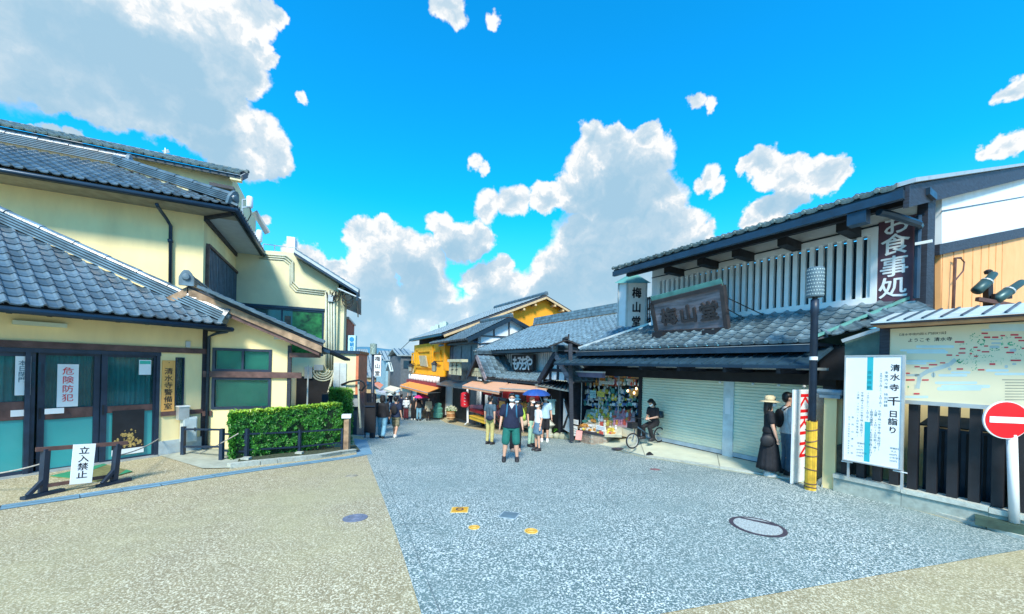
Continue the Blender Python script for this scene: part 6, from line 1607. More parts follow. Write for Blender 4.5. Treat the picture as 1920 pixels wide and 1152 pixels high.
def person(label, foot, h, head, top, bottom, arms=('down', 'down'), build=1.0, hair='short', mask=True, sleeve='short', legs='stand', vox=.016, shoes=None, hairm=None, extra=None, group=None, fingers=False, seat=None, lean=0.0, headturn=0.0, headtilt=0.0):
    """local frame: the figure faces -Y; head = heading in degrees"""
    root = thing('person', label, 'person', foot, group)
    S = h/1.72; T_ = Matrix.Translation(Vector(foot)) @ Matrix.Rotation(R(head), 4, 'Z') @ Matrix.Scale(S, 4)
    B = build; hairm = hairm or m_hair; shoem = shoes or m_shoe
    def fin(mb): mb.v = [T_ @ v for v in mb.v]; return mb
    up = Matrix.Translation((0, 0, .93)) @ Matrix.Rotation(lean, 4, 'X') @ Matrix.Translation((0, 0, -.93))
    dz = 0.0
    if legs == 'sit':
        Lg = [((s*.09, 0, .90), (s*.13, -.36, .78), (s*.15, -.30 if s < 0 else -.22, (.45 if s < 0 else .43))) for s in (-1, 1)]
    elif legs == 'walk':
        Lg = [((.09, 0, .90), (.10, -.10, .50), (.10, -.12, .09)), ((-.09, 0, .90), (-.09, .02, .50), (-.09, .22, .13))]
    elif legs == 'wide':
        Lg = [((s*.10, 0, .90), (s*.135, -.01, .49), (s*.165, .02, .09)) for s in (-1, 1)]
    else:
        Lg = [((s*.085, 0, .90), (s*.095, -.01, .49), (s*.10, .02, .09)) for s in (-1, 1)]
    body = MB()
    stack(body, [(.84, 0, .01, .12*B, .09*B), (.90, 0, .01, .155*B, .105*B), (.98, 0, .01, .15*B, .105*B), (1.08, 0, 0, .13*B, .095*B), (1.2, 0, 0, .145*B, .10*B), (1.32, 0, .005, .155*B, .10*B), (1.39, 0, .01, .12*B, .08), (1.43, 0, .015, .06, .055)])
    body.tube([(0, .015, 1.38), (0, .0, 1.52)], [.055, .050], 12)
    hv = MB()
    hv.ell((0, .005, 1.615), .076, .092, .105, 18, 14); hv.ell((0, -.028, 1.555), .052, .058, .052, 14, 8)
    hv.ell((0, -.098, 1.592), .012, .020, .022, 8, 6)
    for s in (-1, 1): hv.ell((s*.076, .012, 1.60), .012, .022, .033, 8, 6)
    HT = Matrix.Translation((0, 0, 1.50)) @ Matrix.Rotation(R(headturn), 4, 'Z') @ Matrix.Rotation(headtilt, 4, 'X') @ Matrix.Translation((0, 0, -1.50))
    body.add([HT @ v for v in hv.v], hv.f)
    hand_at = []
    AP = []
    for s, a in zip((-1, 1), arms):
        e, w = ARM[a] if isinstance(a, str) else a
        sh = Vector((s*.165*B, .01, 1.375)); e = Vector((s*e[0]*(.5+.5*B), e[1], e[2])); w = Vector((s*w[0]*(.5+.5*B), w[1], w[2]))
        AP.append((sh, e, w)); limb(body, [sh, e, w], [.050*B, .040, .027])
        d = (w-e).normalized(); hnd = w+d*.06; hand_at.append(hnd+d*.05)
        body.ell(hnd, .036, .020, .05, 10, 7, rot=Vector((0, 0, 1)).rotation_difference(d).to_matrix())
        side = Vector((0, -1, 0)) if abs(d.z) > .5 else Vector((0, 0, 1))
        side = (side-d*side.dot(d)).normalized(); inn_ = d.cross(side)
        for k in range(4):
            b_ = hnd+d*.035+side*(.024-.016*k); L_ = (.058, .068, .063, .048)[k]
            body.tube([b_, b_+d*L_*.5, b_+d*L_*.95+inn_*(-s*.018)], [.0095, .009, .0075], 6)
        body.tube([hnd-d*.02+side*.028, hnd+d*.02+side*.052, hnd+d*.05+side*.055], [.012, .010, .008], 6)
    upb = [up @ v for v in body.v]; body.v = upb
    for (a, b, c_) in Lg:
        limb(body, [a, b, c_], [.083*B, .056*B, .036]); body.ell(Vector(b).lerp(Vector(c_), .3)+Vector((0, .012, 0)), .054*B, .056*B, .12, 10, 8)
        body.ell(Vector(c_)+Vector((0, -.06, -.04)), .038, .10, .035, 10, 6)
    bo = remesh(fin(body), 'body', m_skin, root, vox*S, 1)
    def put(mb, name, mat, upper=True, parent=None):
        if upper: mb.v = [up @ v for v in mb.v]
        return fin(mb).build(name, mat, parent or root, smooth=True)
    def puth(mb, name, mat):
        mb.v = [HT @ v for v in mb.v]; return put(mb, name, mat)
    # eyes, brows
    for s in (-1, 1):
        mb = MB(); mb.ell((s*.030, -.084, 1.612), .012, .008, .006, 8, 5); puth(mb, 'eye', m_ink)
    if not mask: mb = MB(); mb.ell((0, -.086, 1.553), .022, .008, .005, 8, 5); puth(mb, 'mouth', M('lip', (.45, .14, .12), .5))
    else:
        mb = MB(); rings = []
        for i in range(7):
            z = 1.528+.066*i/6; ring = []
            for j in range(13):
                a = math.pi*(-.42+.84*j/12); bul = 1+.10*math.cos(a)*math.sin(math.pi*i/6)
                rx = .070 if i > 1 else .060; ring.append(Vector((rx*math.sin(a)*bul, -.012-.092*math.cos(a)*bul+(.012 if i == 0 else 0), z)))
            rings.append(ring)
        mb.sheet(rings); puth(mb, 'face_mask', m_mask)
        for s in (-1, 1): mb = MB(); mb.tube([(s*.066, -.045, 1.575), (s*.082, .01, 1.60)], .004, 5); puth(mb, 'mask_loop', m_mask)
    # hair
    mb = MB()
    if hair in ('short', 'long', 'bob', 'tail', 'under'):
        k = 1.0
        mb.ell((0, .022, 1.645), .088, .098, .095, 18, 12); mb.ell((0, .055, 1.60), .083, .062, .09, 14, 9)
        mb.ell((.03, -.045, 1.692), .052, .052, .030, 10, 7); mb.ell((-.03, -.045, 1.69), .052, .052, .030, 10, 7)
        if hair in ('long', 'bob'):
            z1_ = 1.28 if hair == 'long' else 1.44
            stack(mb, [(z1_, 0, .075, .07, .03), ((z1_+1.6)/2, 0, .075, .10, .05), (1.60, 0, .05, .098, .07), (1.68, 0, .03, .08, .07)])
            for s in (-1, 1): mb.tube([(s*.078, -.02, 1.66), (s*.088, -.01, 1.56), (s*.085, .0, max(z1_, 1.44))], [.02, .024, .016], 8)
        if hair == 'tail': mb.tube([(0, .10, 1.62), (0, .15, 1.56), (0, .13, 1.42)], [.03, .035, .015], 8)
        mb.v = [HT @ v for v in mb.v]; mb.v = [up @ v for v in mb.v]
        remesh(fin(mb), 'hair', hairm, root, max(.011, vox*.9)*S, 1)
    # top
    tm, tl_ = top
    mb = MB(); hem = tl_ if isinstance(tl_, float) else .88
    stack(mb, [(hem, 0, .01, .182*B, .137*B), (hem+.08, 0, .005, .176*B, .132*B), (1.08, 0, -.005, .155*B, .122*B), (1.2, 0, 0, .162*B, .118*B), (1.32, 0, .005, .172*B, .115*B), (1.385, 0, .01, .145*B, .095), (1.43, 0, .015, .072, .068)] if hem < 1.0 else [(hem, 0, 0, .15*B, .112*B), (1.2, 0, 0, .158*B, .112*B), (1.32, 0, .005, .168*B, .112*B), (1.385, 0, .01, .14*B, .092), (1.43, 0, .015, .072, .068)])
    for (sh, e, w) in AP:
        if sleeve == 'short': limb(mb, [sh, sh.lerp(e, .68)], [.064*B, .066*B])
        elif sleeve == 'long': limb(mb, [sh, e, e.lerp(w, .93)], [.064*B, .056, .045])
    mb.v = [up @ v for v in mb.v]
    shirt = remesh(fin(mb), 'shirt', tm, root, max(.013, vox)*S, 1)
    # bottom
    bm, bl_ = bottom
    mb = MB()
    if bl_ in ('trousers', 'shorts', 'wide'):
        stack(mb, [(.80, 0, .01, .14*B, .105*B), (.88, 0, .01, .160*B, .115*B), (.96, 0, .01, .150*B, .110*B), (1.0, 0, .01, .140*B, .102*B)])
        for (a, b, c_) in Lg:
            a, b, c_ = Vector(a), Vector(b), Vector(c_)
            if bl_ == 'trousers': limb(mb, [a, b, b.lerp(c_, .9)], [.095*B, .072, .058])
            elif bl_ == 'wide': limb(mb, [a, b, b.lerp(c_, .92)], [.10*B, .095, .088])
            else: limb(mb, [a, a.lerp(b, .5), a.lerp(b, .95)], [.090*B, .088*B, .086*B])
        remesh(fin(mb), 'trousers' if bl_ != 'shorts' else 'shorts', bm, root, max(.013, vox)*S, 1)
    else:
        zb = {'miniskirt': .60, 'longskirt': .17}[bl_]; n = 44; rings = []
        for i in range(9):
            t = i/8; z = 1.02+(zb-1.02)*t; rx = (.140+(.10 if zb > .4 else .17)*t**.8)*B; am = .004+.02*t
            rings.append([Vector((rx*math.cos(2*math.pi*j/n)*(1+am*3*math.sin(j*2.3+i*.1)), rx*.78*math.sin(2*math.pi*j/n)*(1+am*3*math.sin(j*1.7)), z)) for j in range(n)])
        mb.loft(rings, cap=True); put(mb, 'skirt', bm, False)
    # shoes
    for (a, b, c_) in Lg:
        c_ = Vector(c_); mb = MB(); z = c_.z-.09
        stack(mb, [(z+.005, c_.x, c_.y-.055, .050, .135), (z+.035, c_.x, c_.y-.055, .056, .140), (z+.065, c_.x, c_.y-.050, .054, .130), (z+.095, c_.x, c_.y-.03, .050, .098), (z+.125, c_.x, c_.y+.0, .046, .058)], 14)
        o = put(mb, 'shoe', shoem, False)
        mb = MB(); stack(mb, [(z, c_.x, c_.y-.05, .048, .127), (z+.022, c_.x, c_.y-.05, .050, .13)], 14); put(mb, 'sole', m_sole, False, o) if False else fin(mb).build('sole', m_sole, root)
    if extra: extra(root, put, puth, fin, hand_at, up)
    return root, T_, [T_ @ (up @ h_) for h_ in hand_at]
def face_to(P, tx, ty): return math.degrees(math.atan2(tx-P.x, -(ty-P.y)))
def ffeet(px, py, Y=None):
    if Y is None: return G(px, py)+Vector((0, 0, .006))
    return at(px, py, Y)
# --- the man in the middle
c_navy = cl('navy_cotton', (.008, .014, .045)); c_green = cl('teal_green_cotton', (.01, .15, .125)); c_blue = cl('blue_strap', (.02, .12, .22))
def ex_man(root, put, puth, fin, hands, up):
    mb = MB(); stack(mb, [(1.405, 0, .01, .085, .075), (1.44, 0, .01, .066, .062), (1.465, 0, .01, .064, .060)]); put(mb, 'collar', m_paper)
    mb = MB(); mb.prism([(-.045, -.105, 1.43), (.045, -.105, 1.43), (0, -.13, 1.33)], (0, .02, 0)); put(mb, 'undershirt', m_paper)
    for s in (-1, 1):
        mb = MB(); mb.tube([(s*.10, .10, 1.40), (s*.11, .02, 1.455), (s*.115, -.10, 1.38), (s*.125, -.138, 1.22), (s*.14, -.06, 1.05)], [.02]*5, 8, sq=.5); put(mb, 'backpack_strap', c_blue)
        mb = MB(); mb.tube([(s*.030+.024*math.cos(t), -.098, 1.612+.018*math.sin(t)) for t in [2*math.pi*k/12 for k in range(13)]], .0028, 5); puth(mb, 'glasses', m_black)
        mb = MB(); mb.tube([(s*.054, -.096, 1.612), (s*.080, .0, 1.615)], .0028, 5); puth(mb, 'glasses_arm', m_black)
    mb = MB(); mb.ell((0, .17, 1.22), .15, .08, .22, 14, 9); put(mb, 'backpack', c_blue)
    mb = MB(); mb.tube([(-.232, -.045, .905), (-.232, -.02, .915), (-.232, .0, .905)], .03, 8); 
P = ffeet(957, 866); P.z = gz(P.x, P.y)+.006
person('man in navy polo, teal shorts, glasses and white mask standing with arms down in mid-street', P, 1.72, face_to(P, 0, 0), (c_navy, .86), (c_green, 'shorts'), arms=(((.225, .03, 1.13), (.255, -.02, .89)), ((.225, .03, 1.13), (.255, -.02, .89))), build=1.22, legs='wide', vox=.0095, extra=ex_man)
# --- others in the street
c_grey = cl('slate_tee', (.06, .11, .15)); c_khaki = cl('khaki_twill', (.52, .46, .18)); c_black = cl('black_cotton', (.012, .012, .016)); c_white = cl('white_cotton', (.74, .78, .80)); c_lblue = cl('pale_blue_cotton', (.42, .60, .76))
c_mint = cl('mint_trousers', (.38, .60, .44)); c_denim = cl('denim', (.10, .19, .28)); c_lime = cl('lime_cloth', (.48, .66, .08)); c_jean = cl('light_jeans', (.17, .38, .52)); c_maroon = cl('maroon_cloth', (.16, .03, .04)); c_beige = cl('beige_coat', (.58, .50, .36)); c_dkblue = cl('midnight_cloth', (.010, .022, .06))
def bag(at_, sz, mat, name='bag'):
    def f(root, put, puth, fin, hands, up):
        mb = MB(); mb.ell(at_, sz[0], sz[1], sz[2], 12, 8); put(mb, name, mat)
        mb = MB(); mb.tube([(at_[0], at_[1]*.9, at_[2]+sz[2]), (at_[0]*.4, -.14 if at_[1] < 0 else .15, 1.28), (-at_[0]*.8, .0, 1.44)], .011, 6); put(mb, 'strap', mat)
    return f
P = ffeet(918, 834); person('man with slate tee, waist bag and khaki trousers seen from behind near the awning', P, 1.70, 150, (c_grey, .90), (c_khaki, 'trousers'), arms=('back', 'down'), mask=False, extra=bag((-.08, .17, .95), (.14, .07, .09), c_dkblue), vox=.013)
def hat(mat, r1=.15, top=.085, z=1.655, tilt=0.0, name='hat', band=None):
    def f(root, put, puth, fin, hands, up):
        mb = MB(); n = 24; rings = []
        for rr, zz in ((r1, z-.035), (r1*.99, z-.028), (.098, z), (.100, z+.03), (.092, z+top), (.06, z+top+.022), (.005, z+top+.026)):
            rings.append([Vector((rr*math.cos(2*math.pi*j/n), .01+rr*1.06*math.sin(2*math.pi*j/n), zz)) for j in range(n)])
        mb.loft(rings); puth(mb, name, mat)
        if band: mb = MB(); mb.lathe((0, .01, z), [(.103, .0), (.104, .028)], 24); puth(mb, 'hat_band', band)
    return f
def both(*fs):
    def f(*a):
        for g in fs: g(*a)
    return f
def lime(root, put, puth, fin, hands, up):
    mb = MB(); pts = [(.10, -.12, 1.44), (.16, -.16, 1.28), (.20, -.15, 1.10), (.24, -.13, .98)]; mb.tube(pts, [.035, .05, .07, .05], 9, sq=.6); put(mb, 'lime_scarf', c_lime)
    mb = MB(); mb.ell((.25, -.1, .90), .10, .07, .11, 10, 7); put(mb, 'bag', M('beige_bag', (.55, .42, .28), .8))
P = ffeet(966, 847); person('person in blue bucket hat with lime scarf and black trousers behind the man in navy', P, 1.66, 20, (c_grey, .90), (c_black, 'wide'), arms=('down', 'bent'), hair='under', extra=both(hat(cl('blue_hat', (.02, .12, .20))), lime), shoes=m_skin, vox=.014)
P = ffeet(996, 838); person('person in black tee and mint trousers with a hand raised to a white mask', P, 1.62, 50, (c_black, .92), (c_mint, 'trousers'), arms=('down', 'face'), hair='short', hairm=m_hairb, extra=bag((.05, -.14, .97), (.09, .05, .08), c_black), vox=.014)
def cap(root, put, puth, fin, hands, up):
    mb = MB(); mb.ell((0, .008, 1.665), .092, .105, .065, 16, 9); puth(mb, 'cap', m_black); mb = MB(); mb.prism([(-.06, -.08, 1.668), (.06, -.08, 1.668), (.05, -.17, 1.655), (-.05, -.17, 1.655)], (0, 0, .008)); puth(mb, 'cap_brim', m_black)
P = ffeet(1007, 846); person('girl in black cap, white tee and denim skirt with a ponytail, facing sideways', P, 1.50, -62, (c_white, .98), (c_denim, 'miniskirt'), arms=('down', 'down'), build=.86, hair='tail', extra=cap, vox=.012)
P6 = ffeet(1021, 829); r6 = person('man in pale blue tee and black shorts holding up a blue umbrella', P6, 1.72, face_to(P6, 0, 0), (c_lblue, .86), (c_black, 'shorts'), arms=('up', 'down'), shoes=m_sole, extra=bag((.12, .12, 1.05), (.08, .05, .1), c_dkblue), vox=.013)
def umbrella(label, hub, tipr, mat, hand, sag=.16, group=None, tilt=(0, 0), n=8):
    t = thing('umbrella', label, 'umbrella', hub, group); q = Vector((tilt[0], tilt[1], 1)).normalized(); rot = Vector((0, 0, 1)).rotation_difference(q)
    mb = MB(); N_ = n*4; rings = []
    for i in range(8):
        a = i/7; r = tipr*math.sin(a*1.25)/math.sin(1.25); z = -sag*2.0*(1-math.cos(a*1.25))/(1-math.cos(1.25))
        ring = []
        for j in range(N_+1):
            th = 2*math.pi*j/N_; f = 1-.075*a*(1-abs(math.cos(th*n/2)))
            ring.append(hub+rot @ Vector((r*f*math.cos(th), r*f*math.sin(th), z-.02*a*abs(math.sin(th*n/2)))))
        rings.append(ring)
    mb.sheet(rings); mb.build('canopy', mat, t, smooth=True)
    MB().tube([hub+rot @ Vector((0, 0, .06)), Vector(hand)], .009, 6).build('shaft', m_steel, t)
    mb = MB()
    for k in range(n):
        th = 2*math.pi*k/n
        mb = MB(); mb.tube([hub+rot @ Vector((tipr*math.cos(th), tipr*math.sin(th), -sag*2-.0)), hub+rot @ Vector((tipr*.5*math.cos(th), tipr*.5*math.sin(th), -sag*.62)), hub+rot @ Vector((0, 0, -.02))], .005, 4); mb.build('rib', m_steel, t)
    MB().tube([Vector(hand), Vector(hand)+(Vector(hand)-hub).normalized()*.10], .016, 6).build('handle', m_black, t)
    return t
hb = at(1006, 730, P6.y-.15); umbrella('open royal blue umbrella above the group outside the tiled shop', hb, .50, cl('royal_blue', (.02, .08, .34), rough=.5), r6[2][0], .10)
# hanging teal-white shirt banner
hz_ = thing('hanging_shirt', 'pale teal printed shirt hanging on display outside the dark doorway', 'clothing', W3.hit(1034, 750, .4))
mb = MB(); mb.wp(W3, 1030, 750, 1038, 778, .38, .44); mb.build('cloth', M('pale_teal_cloth', (.40, .66, .66), .9, var=.2, scale=8), hz_)
MB().bar(W3.hit(1027, 751, .41), W3.hit(1041, 751, .41), .10, .08).build('sleeve', MATS['pale_teal_cloth'], hz_); MB().tube([W3.hit(1034, 750, .41), W3.hit(1034, 742, .41)], .01, 5).build('hanger', m_steel, hz_)
# couple walking away
P = ffeet(716, 822); person('person in black jacket, dark beret and loose pale jeans walking away beside the lamp', P, 1.66, 185, (c_black, .84), (c_jean, 'wide'), arms=('down', 'down'), sleeve='long', legs='walk', hair='bob', build=1.12, mask=False, extra=hat(c_black, .105, .05, 1.66), vox=.014)
def bpk(mat):
    def f(root, put, puth, fin, hands, up):
        mb = MB(); mb.ell((0, .165, 1.18), .14, .075, .20, 14, 9); put(mb, 'backpack', mat)
        for s in (-1, 1): mb = MB(); mb.tube([(s*.08, .12, 1.36), (s*.10, .02, 1.445), (s*.11, -.11, 1.34), (s*.12, -.06, 1.1)], .014, 6); put(mb, 'backpack_strap', mat)
    return f
m_camo = M('camouflage_cloth', (.30, .27, .17), .85, scale=14, col2=(.03, .035, .02))
P = ffeet(741, 821); person('man in navy tee and camouflage shorts with a dark backpack walking away down the slope', P, 1.68, 172, (c_dkblue, .86), (m_camo, 'shorts'), legs='walk', build=1.08, mask=False, shoes=m_sole, extra=bpk(c_black), vox=.014)
# people coming up the street
def far(px, py, label, h, top, bottom, head=None, Y=None, **k):
    P = ffeet(px, py) if Y is None else Vector((at(px, py, Y).x, Y, gz(at(px, py, Y).x, Y)))
    P.z = gz(P.x, P.y)+.006
    return P, person(label, P, h, face_to(P, 0, 0) if head is None else head, top, bottom, vox=k.pop('vox', .024), **k)
def whitebag(root, put, puth, fin, hands, up):
    mb = MB(); mb.box((0.0, -.17, .98), .26, .08, .16); put(mb, 'handbag', m_metalw)
far(761, 787, 'woman in white blouse and maroon trousers carrying a white bag up the street', 1.62, (c_white, .84), (c_maroon, 'wide'), arms=('bent', 'bent'), sleeve='long', hair='bob', extra=whitebag, build=1.05)
far(775, 788, 'woman all in black with a white mask walking beside the pink umbrella', 1.68, (c_black, .80), (c_black, 'wide'), sleeve='short', hair='bob', shoes=m_sole)
Pp, rp = far(785, 789, 'man in black waistcoat and blue jeans under the pink umbrella', 1.72, (c_black, .86), (c_jean, 'trousers'), arms=('down', 'up'), hair='short', sleeve='none')
umbrella('bright pink umbrella held over the man in the waistcoat', at(790, 740.5, Pp.y-.1), .50, cl('pink_umbrella', (.72, .03, .22), rough=.5), rp[2][1], .09)
far(803, 789, 'woman in beige coat and black trousers at the edge of the fruit stall', 1.62, (c_beige, .68), (c_black, 'trousers'), sleeve='long', hair='bob')
Pw, rw = far(731, 772, 'person in dark clothes under the pale umbrella beyond the walking couple', 1.66, (c_dkblue, .84), (c_dkblue, 'trousers'), arms=('up', 'down'), Y=31)
umbrella('pale grey and white umbrella beyond the walking couple', at(738, 736, 30.6), .52, M('pale_umbrella', (.55, .62, .62), .6), rw[2][0], .10)
far(752, 780, 'person in navy top half hidden behind the man in camouflage shorts', 1.68, (c_dkblue, .84), (c_black, 'trousers'), head=160, Y=27, mask=False)
far(727, 785, 'dark haired person in a white tee between the walking couple', 1.64, (c_white, .84), (c_black, 'trousers'), head=170, Y=24, mask=False)
far(768, 770, 'person in a grey top deep in the crowd before the shop curtain', 1.66, (cl('mid_grey', (.2, .22, .24)), .84), (c_black, 'trousers'), Y=36, vox=.03)
far(744, 770, 'person in a pale blue top deep in the crowd under the awnings', 1.62, (c_lblue, .84), (c_dkblue, 'trousers'), Y=37, vox=.03)
far(679, 788, 'person in a lavender top seen in the gap beside the black stand', 1.62, (cl('lavender', (.42, .25, .45)), .84), (c_dkblue, 'trousers'), Y=22)
# woman with the straw hat
c_gown = cl('black_dress', (.010, .012, .018))
def whbag(root, put, puth, fin, hands, up):
    mb = MB(); mb.ell((-.22, .06, .80), .05, .14, .13, 10, 8); put(mb, 'dark_bag', m_black)
P = at(1441, 893, 7.6); person('woman in straw hat and long black dress beside the red lettered panel', P, 1.60, 62, (c_gown, .96), (c_gown, 'longskirt'), arms=(((.19, -.03, 1.12), (.20, -.10, .88)), ((.19, .03, 1.13), (.21, -.02, .88))), build=.95, hair='long', shoes=m_sole, vox=.0095,
       extra=both(hat(M('straw', (.66, .54, .33), .8, var=.2, scale=40), .19, .085, 1.66, band=M('hat_ribbon', (.5, .40, .25), .8)), whbag))
P = at(1475, 891, 7.7); person('person in white shirt and blue jeans partly hidden behind the red lettered panel', P, 1.70, 75, (c_white, .88), (c_denim, 'trousers'), arms=('down', 'down'), sleeve='long', mask=False, extra=bpk(c_black), vox=.012, legs='stand')
# ---- white panel with red letters
pb = G(1487, 909); Wk = Wall(pb.x, pb.y, 62)
k0 = Wk.l(1487, 820)[0]; k1 = Wk.l(1543, 820)[0]; kt = Wk.l(1493, 731)[1]; kb_ = gz(pb.x, pb.y)+.02
kp = thing('lettered_panel', 'tall white panel with large red vertical letters beside the bamboo-wrapped lamp post', 'sign', Wk.p((k0+k1)/2, kb_, 0))
MB().wb(Wk, k0, k1, kb_, kt, -.03, 0).build('panel', m_metalw, kp)
MB().wb(Wk, k0+.015, k1-.015, kb_+.03, kt-.02, 0, .004).build('face', M('white_gloss', (.80, .84, .86), .25, var=.02), kp)
kw = k1-k0
for k, ch in enumerate('KIRIN'):
    px, py = (1504, 757), (0, 0)
    zc = (Wk.l(1505, (752, 771, 792, 812, 843)[k])[1])
    vs, fs, be = glyph(ch); xc = (min(v.x for v in vs)+max(v.x for v in vs))/2; yc = (min(v.y for v in vs)+max(v.y for v in vs))/2
    for q in range(3):
        o_ = Wk.p(k0+kw*.34, zc, .0055+q*.0002)
        size = .46
        MBk = MB(); MBk.add([o_+Vector((0, 0, -1))*(v.x-xc)*size*.92+Wk.T*(v.y-yc)*size*1.0+Vector((0, 0, (q-1)*.009)) for v in vs], fs)
        if q == 0: acc2 = MBk
        else: acc2.add(MBk.v, MBk.f)
    acc2.build('letter', m_red, kp)
# bamboo-wrapped street lamp
Lb = G(1519, 919); lp = thing('street_lamp', 'dark street lamp post wrapped in yellow bamboo with a perforated lantern', 'street lamp', Lb)
zt_ = at(1533, 562, Lb.y).z; zw = at(1523, 790, Lb.y).z
MB().tube([Lb, Vector((Lb.x, Lb.y, zt_-.25)), Vector((Lb.x, Lb.y, zt_-.24)), Vector((Lb.x, Lb.y, zt_))], [.062, .056, .066, .062], 14).build('post', m_navy, lp, smooth=True)
MB().tube([Vector((Lb.x, Lb.y, zt_)), Vector((Lb.x, Lb.y, zt_+.05))], .04, 8).build('neck', m_black, lp)
zl0, zl1 = zt_+.04, at(1533, 504, Lb.y).z
MB().lathe(Vector((Lb.x, Lb.y, zl0)), [(.115, 0), (.125, .01), (.125, zl1-zl0), (.115, zl1-zl0+.01)], 20).build('lantern', M('slate_lantern', (.10, .16, .20), .5), lp)
for k in range(20):
    for j in range(8):
        a = 2*math.pi*(k+.5*(j % 2))/20
        if j % 1 == 0 and k == 0: acc3 = MB() if j == 0 else acc3
        d = Vector((math.cos(a), math.sin(a), 0)); acc3.lathe(Vector((Lb.x, Lb.y, zl0+.045+j*(zl1-zl0-.08)/7))+d*.125, [(.001, .004), (.0115, .004), (.013, 0)], 6, axis=d)
acc3.build('perforations', M('lantern_dots', (.36, .48, .50), .5), lp, kind='stuff')
for k in range(26):
    a = 2*math.pi*k/26; d = Vector((math.cos(a), math.sin(a), 0)); h_ = random.uniform(-.01, .01)
    MB().tube([Lb+d*.074, Vector((Lb.x, Lb.y, zw+h_))+d*.072], .0105, 6).build('bamboo_strip', M('yellow_bamboo', (.66, .42, .04), .5, var=.2, scale=6, objvar=.2), lp)
for t in (.05, .10, .30, .50, .62, .72, .88):
    z = Lb.z+(zw-Lb.z)*t; tl_ = random.uniform(-.03, .03)
    MB().tube([Vector((Lb.x+.088*math.cos(a), Lb.y+.088*math.sin(a), z+tl_*math.cos(a))) for a in [2*math.pi*k/16 for k in range(17)]], .009, 5).build('wire_band', m_brown, lp)
tgz = at(1525, 672, Lb.y-.08); MB().lathe(Vector((Lb.x, Lb.y, tgz.z-.03)), [(.062, 0), (.062, .06)], 14).build('tag_band', m_metalw, lp)
# ================================================================== bicycle and rider
fw, rw_ = at(1186, 827, 10.5), at(1236, 821, 11.0)
fw.z = max(fw.z, drop(fw)+.225); rw_.z = max(rw_.z, drop(rw_)+.225)
by = thing('bicycle', 'small-wheeled dark folding bicycle carrying a seated rider by the shutters', 'bicycle', (fw.x, fw.y, fw.z-.22))
fd = (fw-rw_); fd.z = 0; fd.normalize(); sd_ = Vector((fd.y, -fd.x, 0))
def wheel(c_, r, ax, nm):
    t = [2*math.pi*k/28 for k in range(29)]; e1 = Vector((0, 0, 1)); e2 = ax.cross(e1).normalized()
    o = MB().tube([c_+e1*r*math.cos(a)+e2*r*math.sin(a) for a in t], .020, 8).build('wheel', m_black, by, smooth=True)
    MB().tube([c_+e1*(r-.03)*math.cos(a)+e2*(r-.03)*math.sin(a) for a in t], .009, 6).build('rim', m_steel, o)
    for k in range(14): a = 2*math.pi*k/14; MB().tube([c_, c_+e1*(r-.03)*math.cos(a)+e2*(r-.03)*math.sin(a)], .0022, 3).build('spoke', m_steel, o)
    MB().tube([c_-ax*.05, c_+ax*.05], .018, 8).build('hub', m_steel, o)
axf = (sd_*.80+fd*.60).normalized()
wheel(fw, .205, (sd_*.97-fd*.12).normalized(), 'f'); wheel(rw_, .205, sd_, 'r')
seat_b = rw_+fd*.30+Vector((0, 0, .16)); head_t = fw-fd*.10+Vector((0, 0, .42)); bbk = rw_+fd*.45+Vector((0, 0, .03))
saddle = rw_+fd*.22+Vector((0, 0, .30))
for a, b, r in ((fw, head_t, .014), (head_t, bbk, .020), (bbk, rw_, .012), (bbk, saddle, .015), (seat_b, rw_, .010)): MB().tube([a, b], r, 8).build('frame', M('bike_paint', (.03, .08, .14), .35), by, smooth=True)
hb_ = head_t+Vector((0, 0, .22)); MB().tube([head_t, hb_], .014, 8).build('stem', m_black, by); MB().tube([hb_-sd_*.25-fd*.06, hb_-sd_*.08, hb_+sd_*.08, hb_+sd_*.25-fd*.06], .012, 8).build('handlebar', m_black, by)
MB().ell(saddle, .06, .12, .03, 10, 6).build('saddle', m_black, by, smooth=True)
MB().tube([bbk-sd_*.10, bbk+sd_*.10], .01, 6).build('crank', m_steel, by); MB().lathe(bbk-sd_*.05, [(.001, 0), (.075, 0), (.075, .008), (.001, .008)], 16, axis=sd_).build('chainring', m_steel, by)
fbk = MB(); fbk.box(head_t+fd*.12+Vector((0, 0, .02)), .22, .18, .16, rz=math.atan2(fd.y, fd.x)); fbk.build('front_bag', m_black, by)
MB().tube([rw_+Vector((0, 0, -.0))+sd_*.05, rw_+Vector((0, 0, -.20))+sd_*.12], .008, 5).build('kickstand', m_steel, by)
Pb = Vector((saddle.x, saddle.y, saddle.z-.74)); hd = math.degrees(math.atan2(fd.x, -fd.y))
def map_(root, put, puth, fin, hands, up):
    mb = MB(); mb.prism([(-.10, -.34, 1.10), (.10, -.34, 1.10), (.10, -.24, 1.02), (-.10, -.24, 1.02)], (0, .0, .004)); put(mb, 'paper_map', m_paper)
    mb = MB(); mb.box((0, .24, 1.14), .26, .16, .20); put(mb, 'shoulder_bag', m_gutter)
person('rider in black sitting on the small bicycle with head bent over a paper', Pb, 1.52, hd, (c_black, .90), (c_black, 'trousers'), arms=(((.20, -.06, 1.14), (.08, -.24, 1.12)), ((.20, -.06, 1.14), (.08, -.24, 1.12))), hair='bob', legs='sit', lean=.18, headtilt=.5, extra=map_, vox=.012)
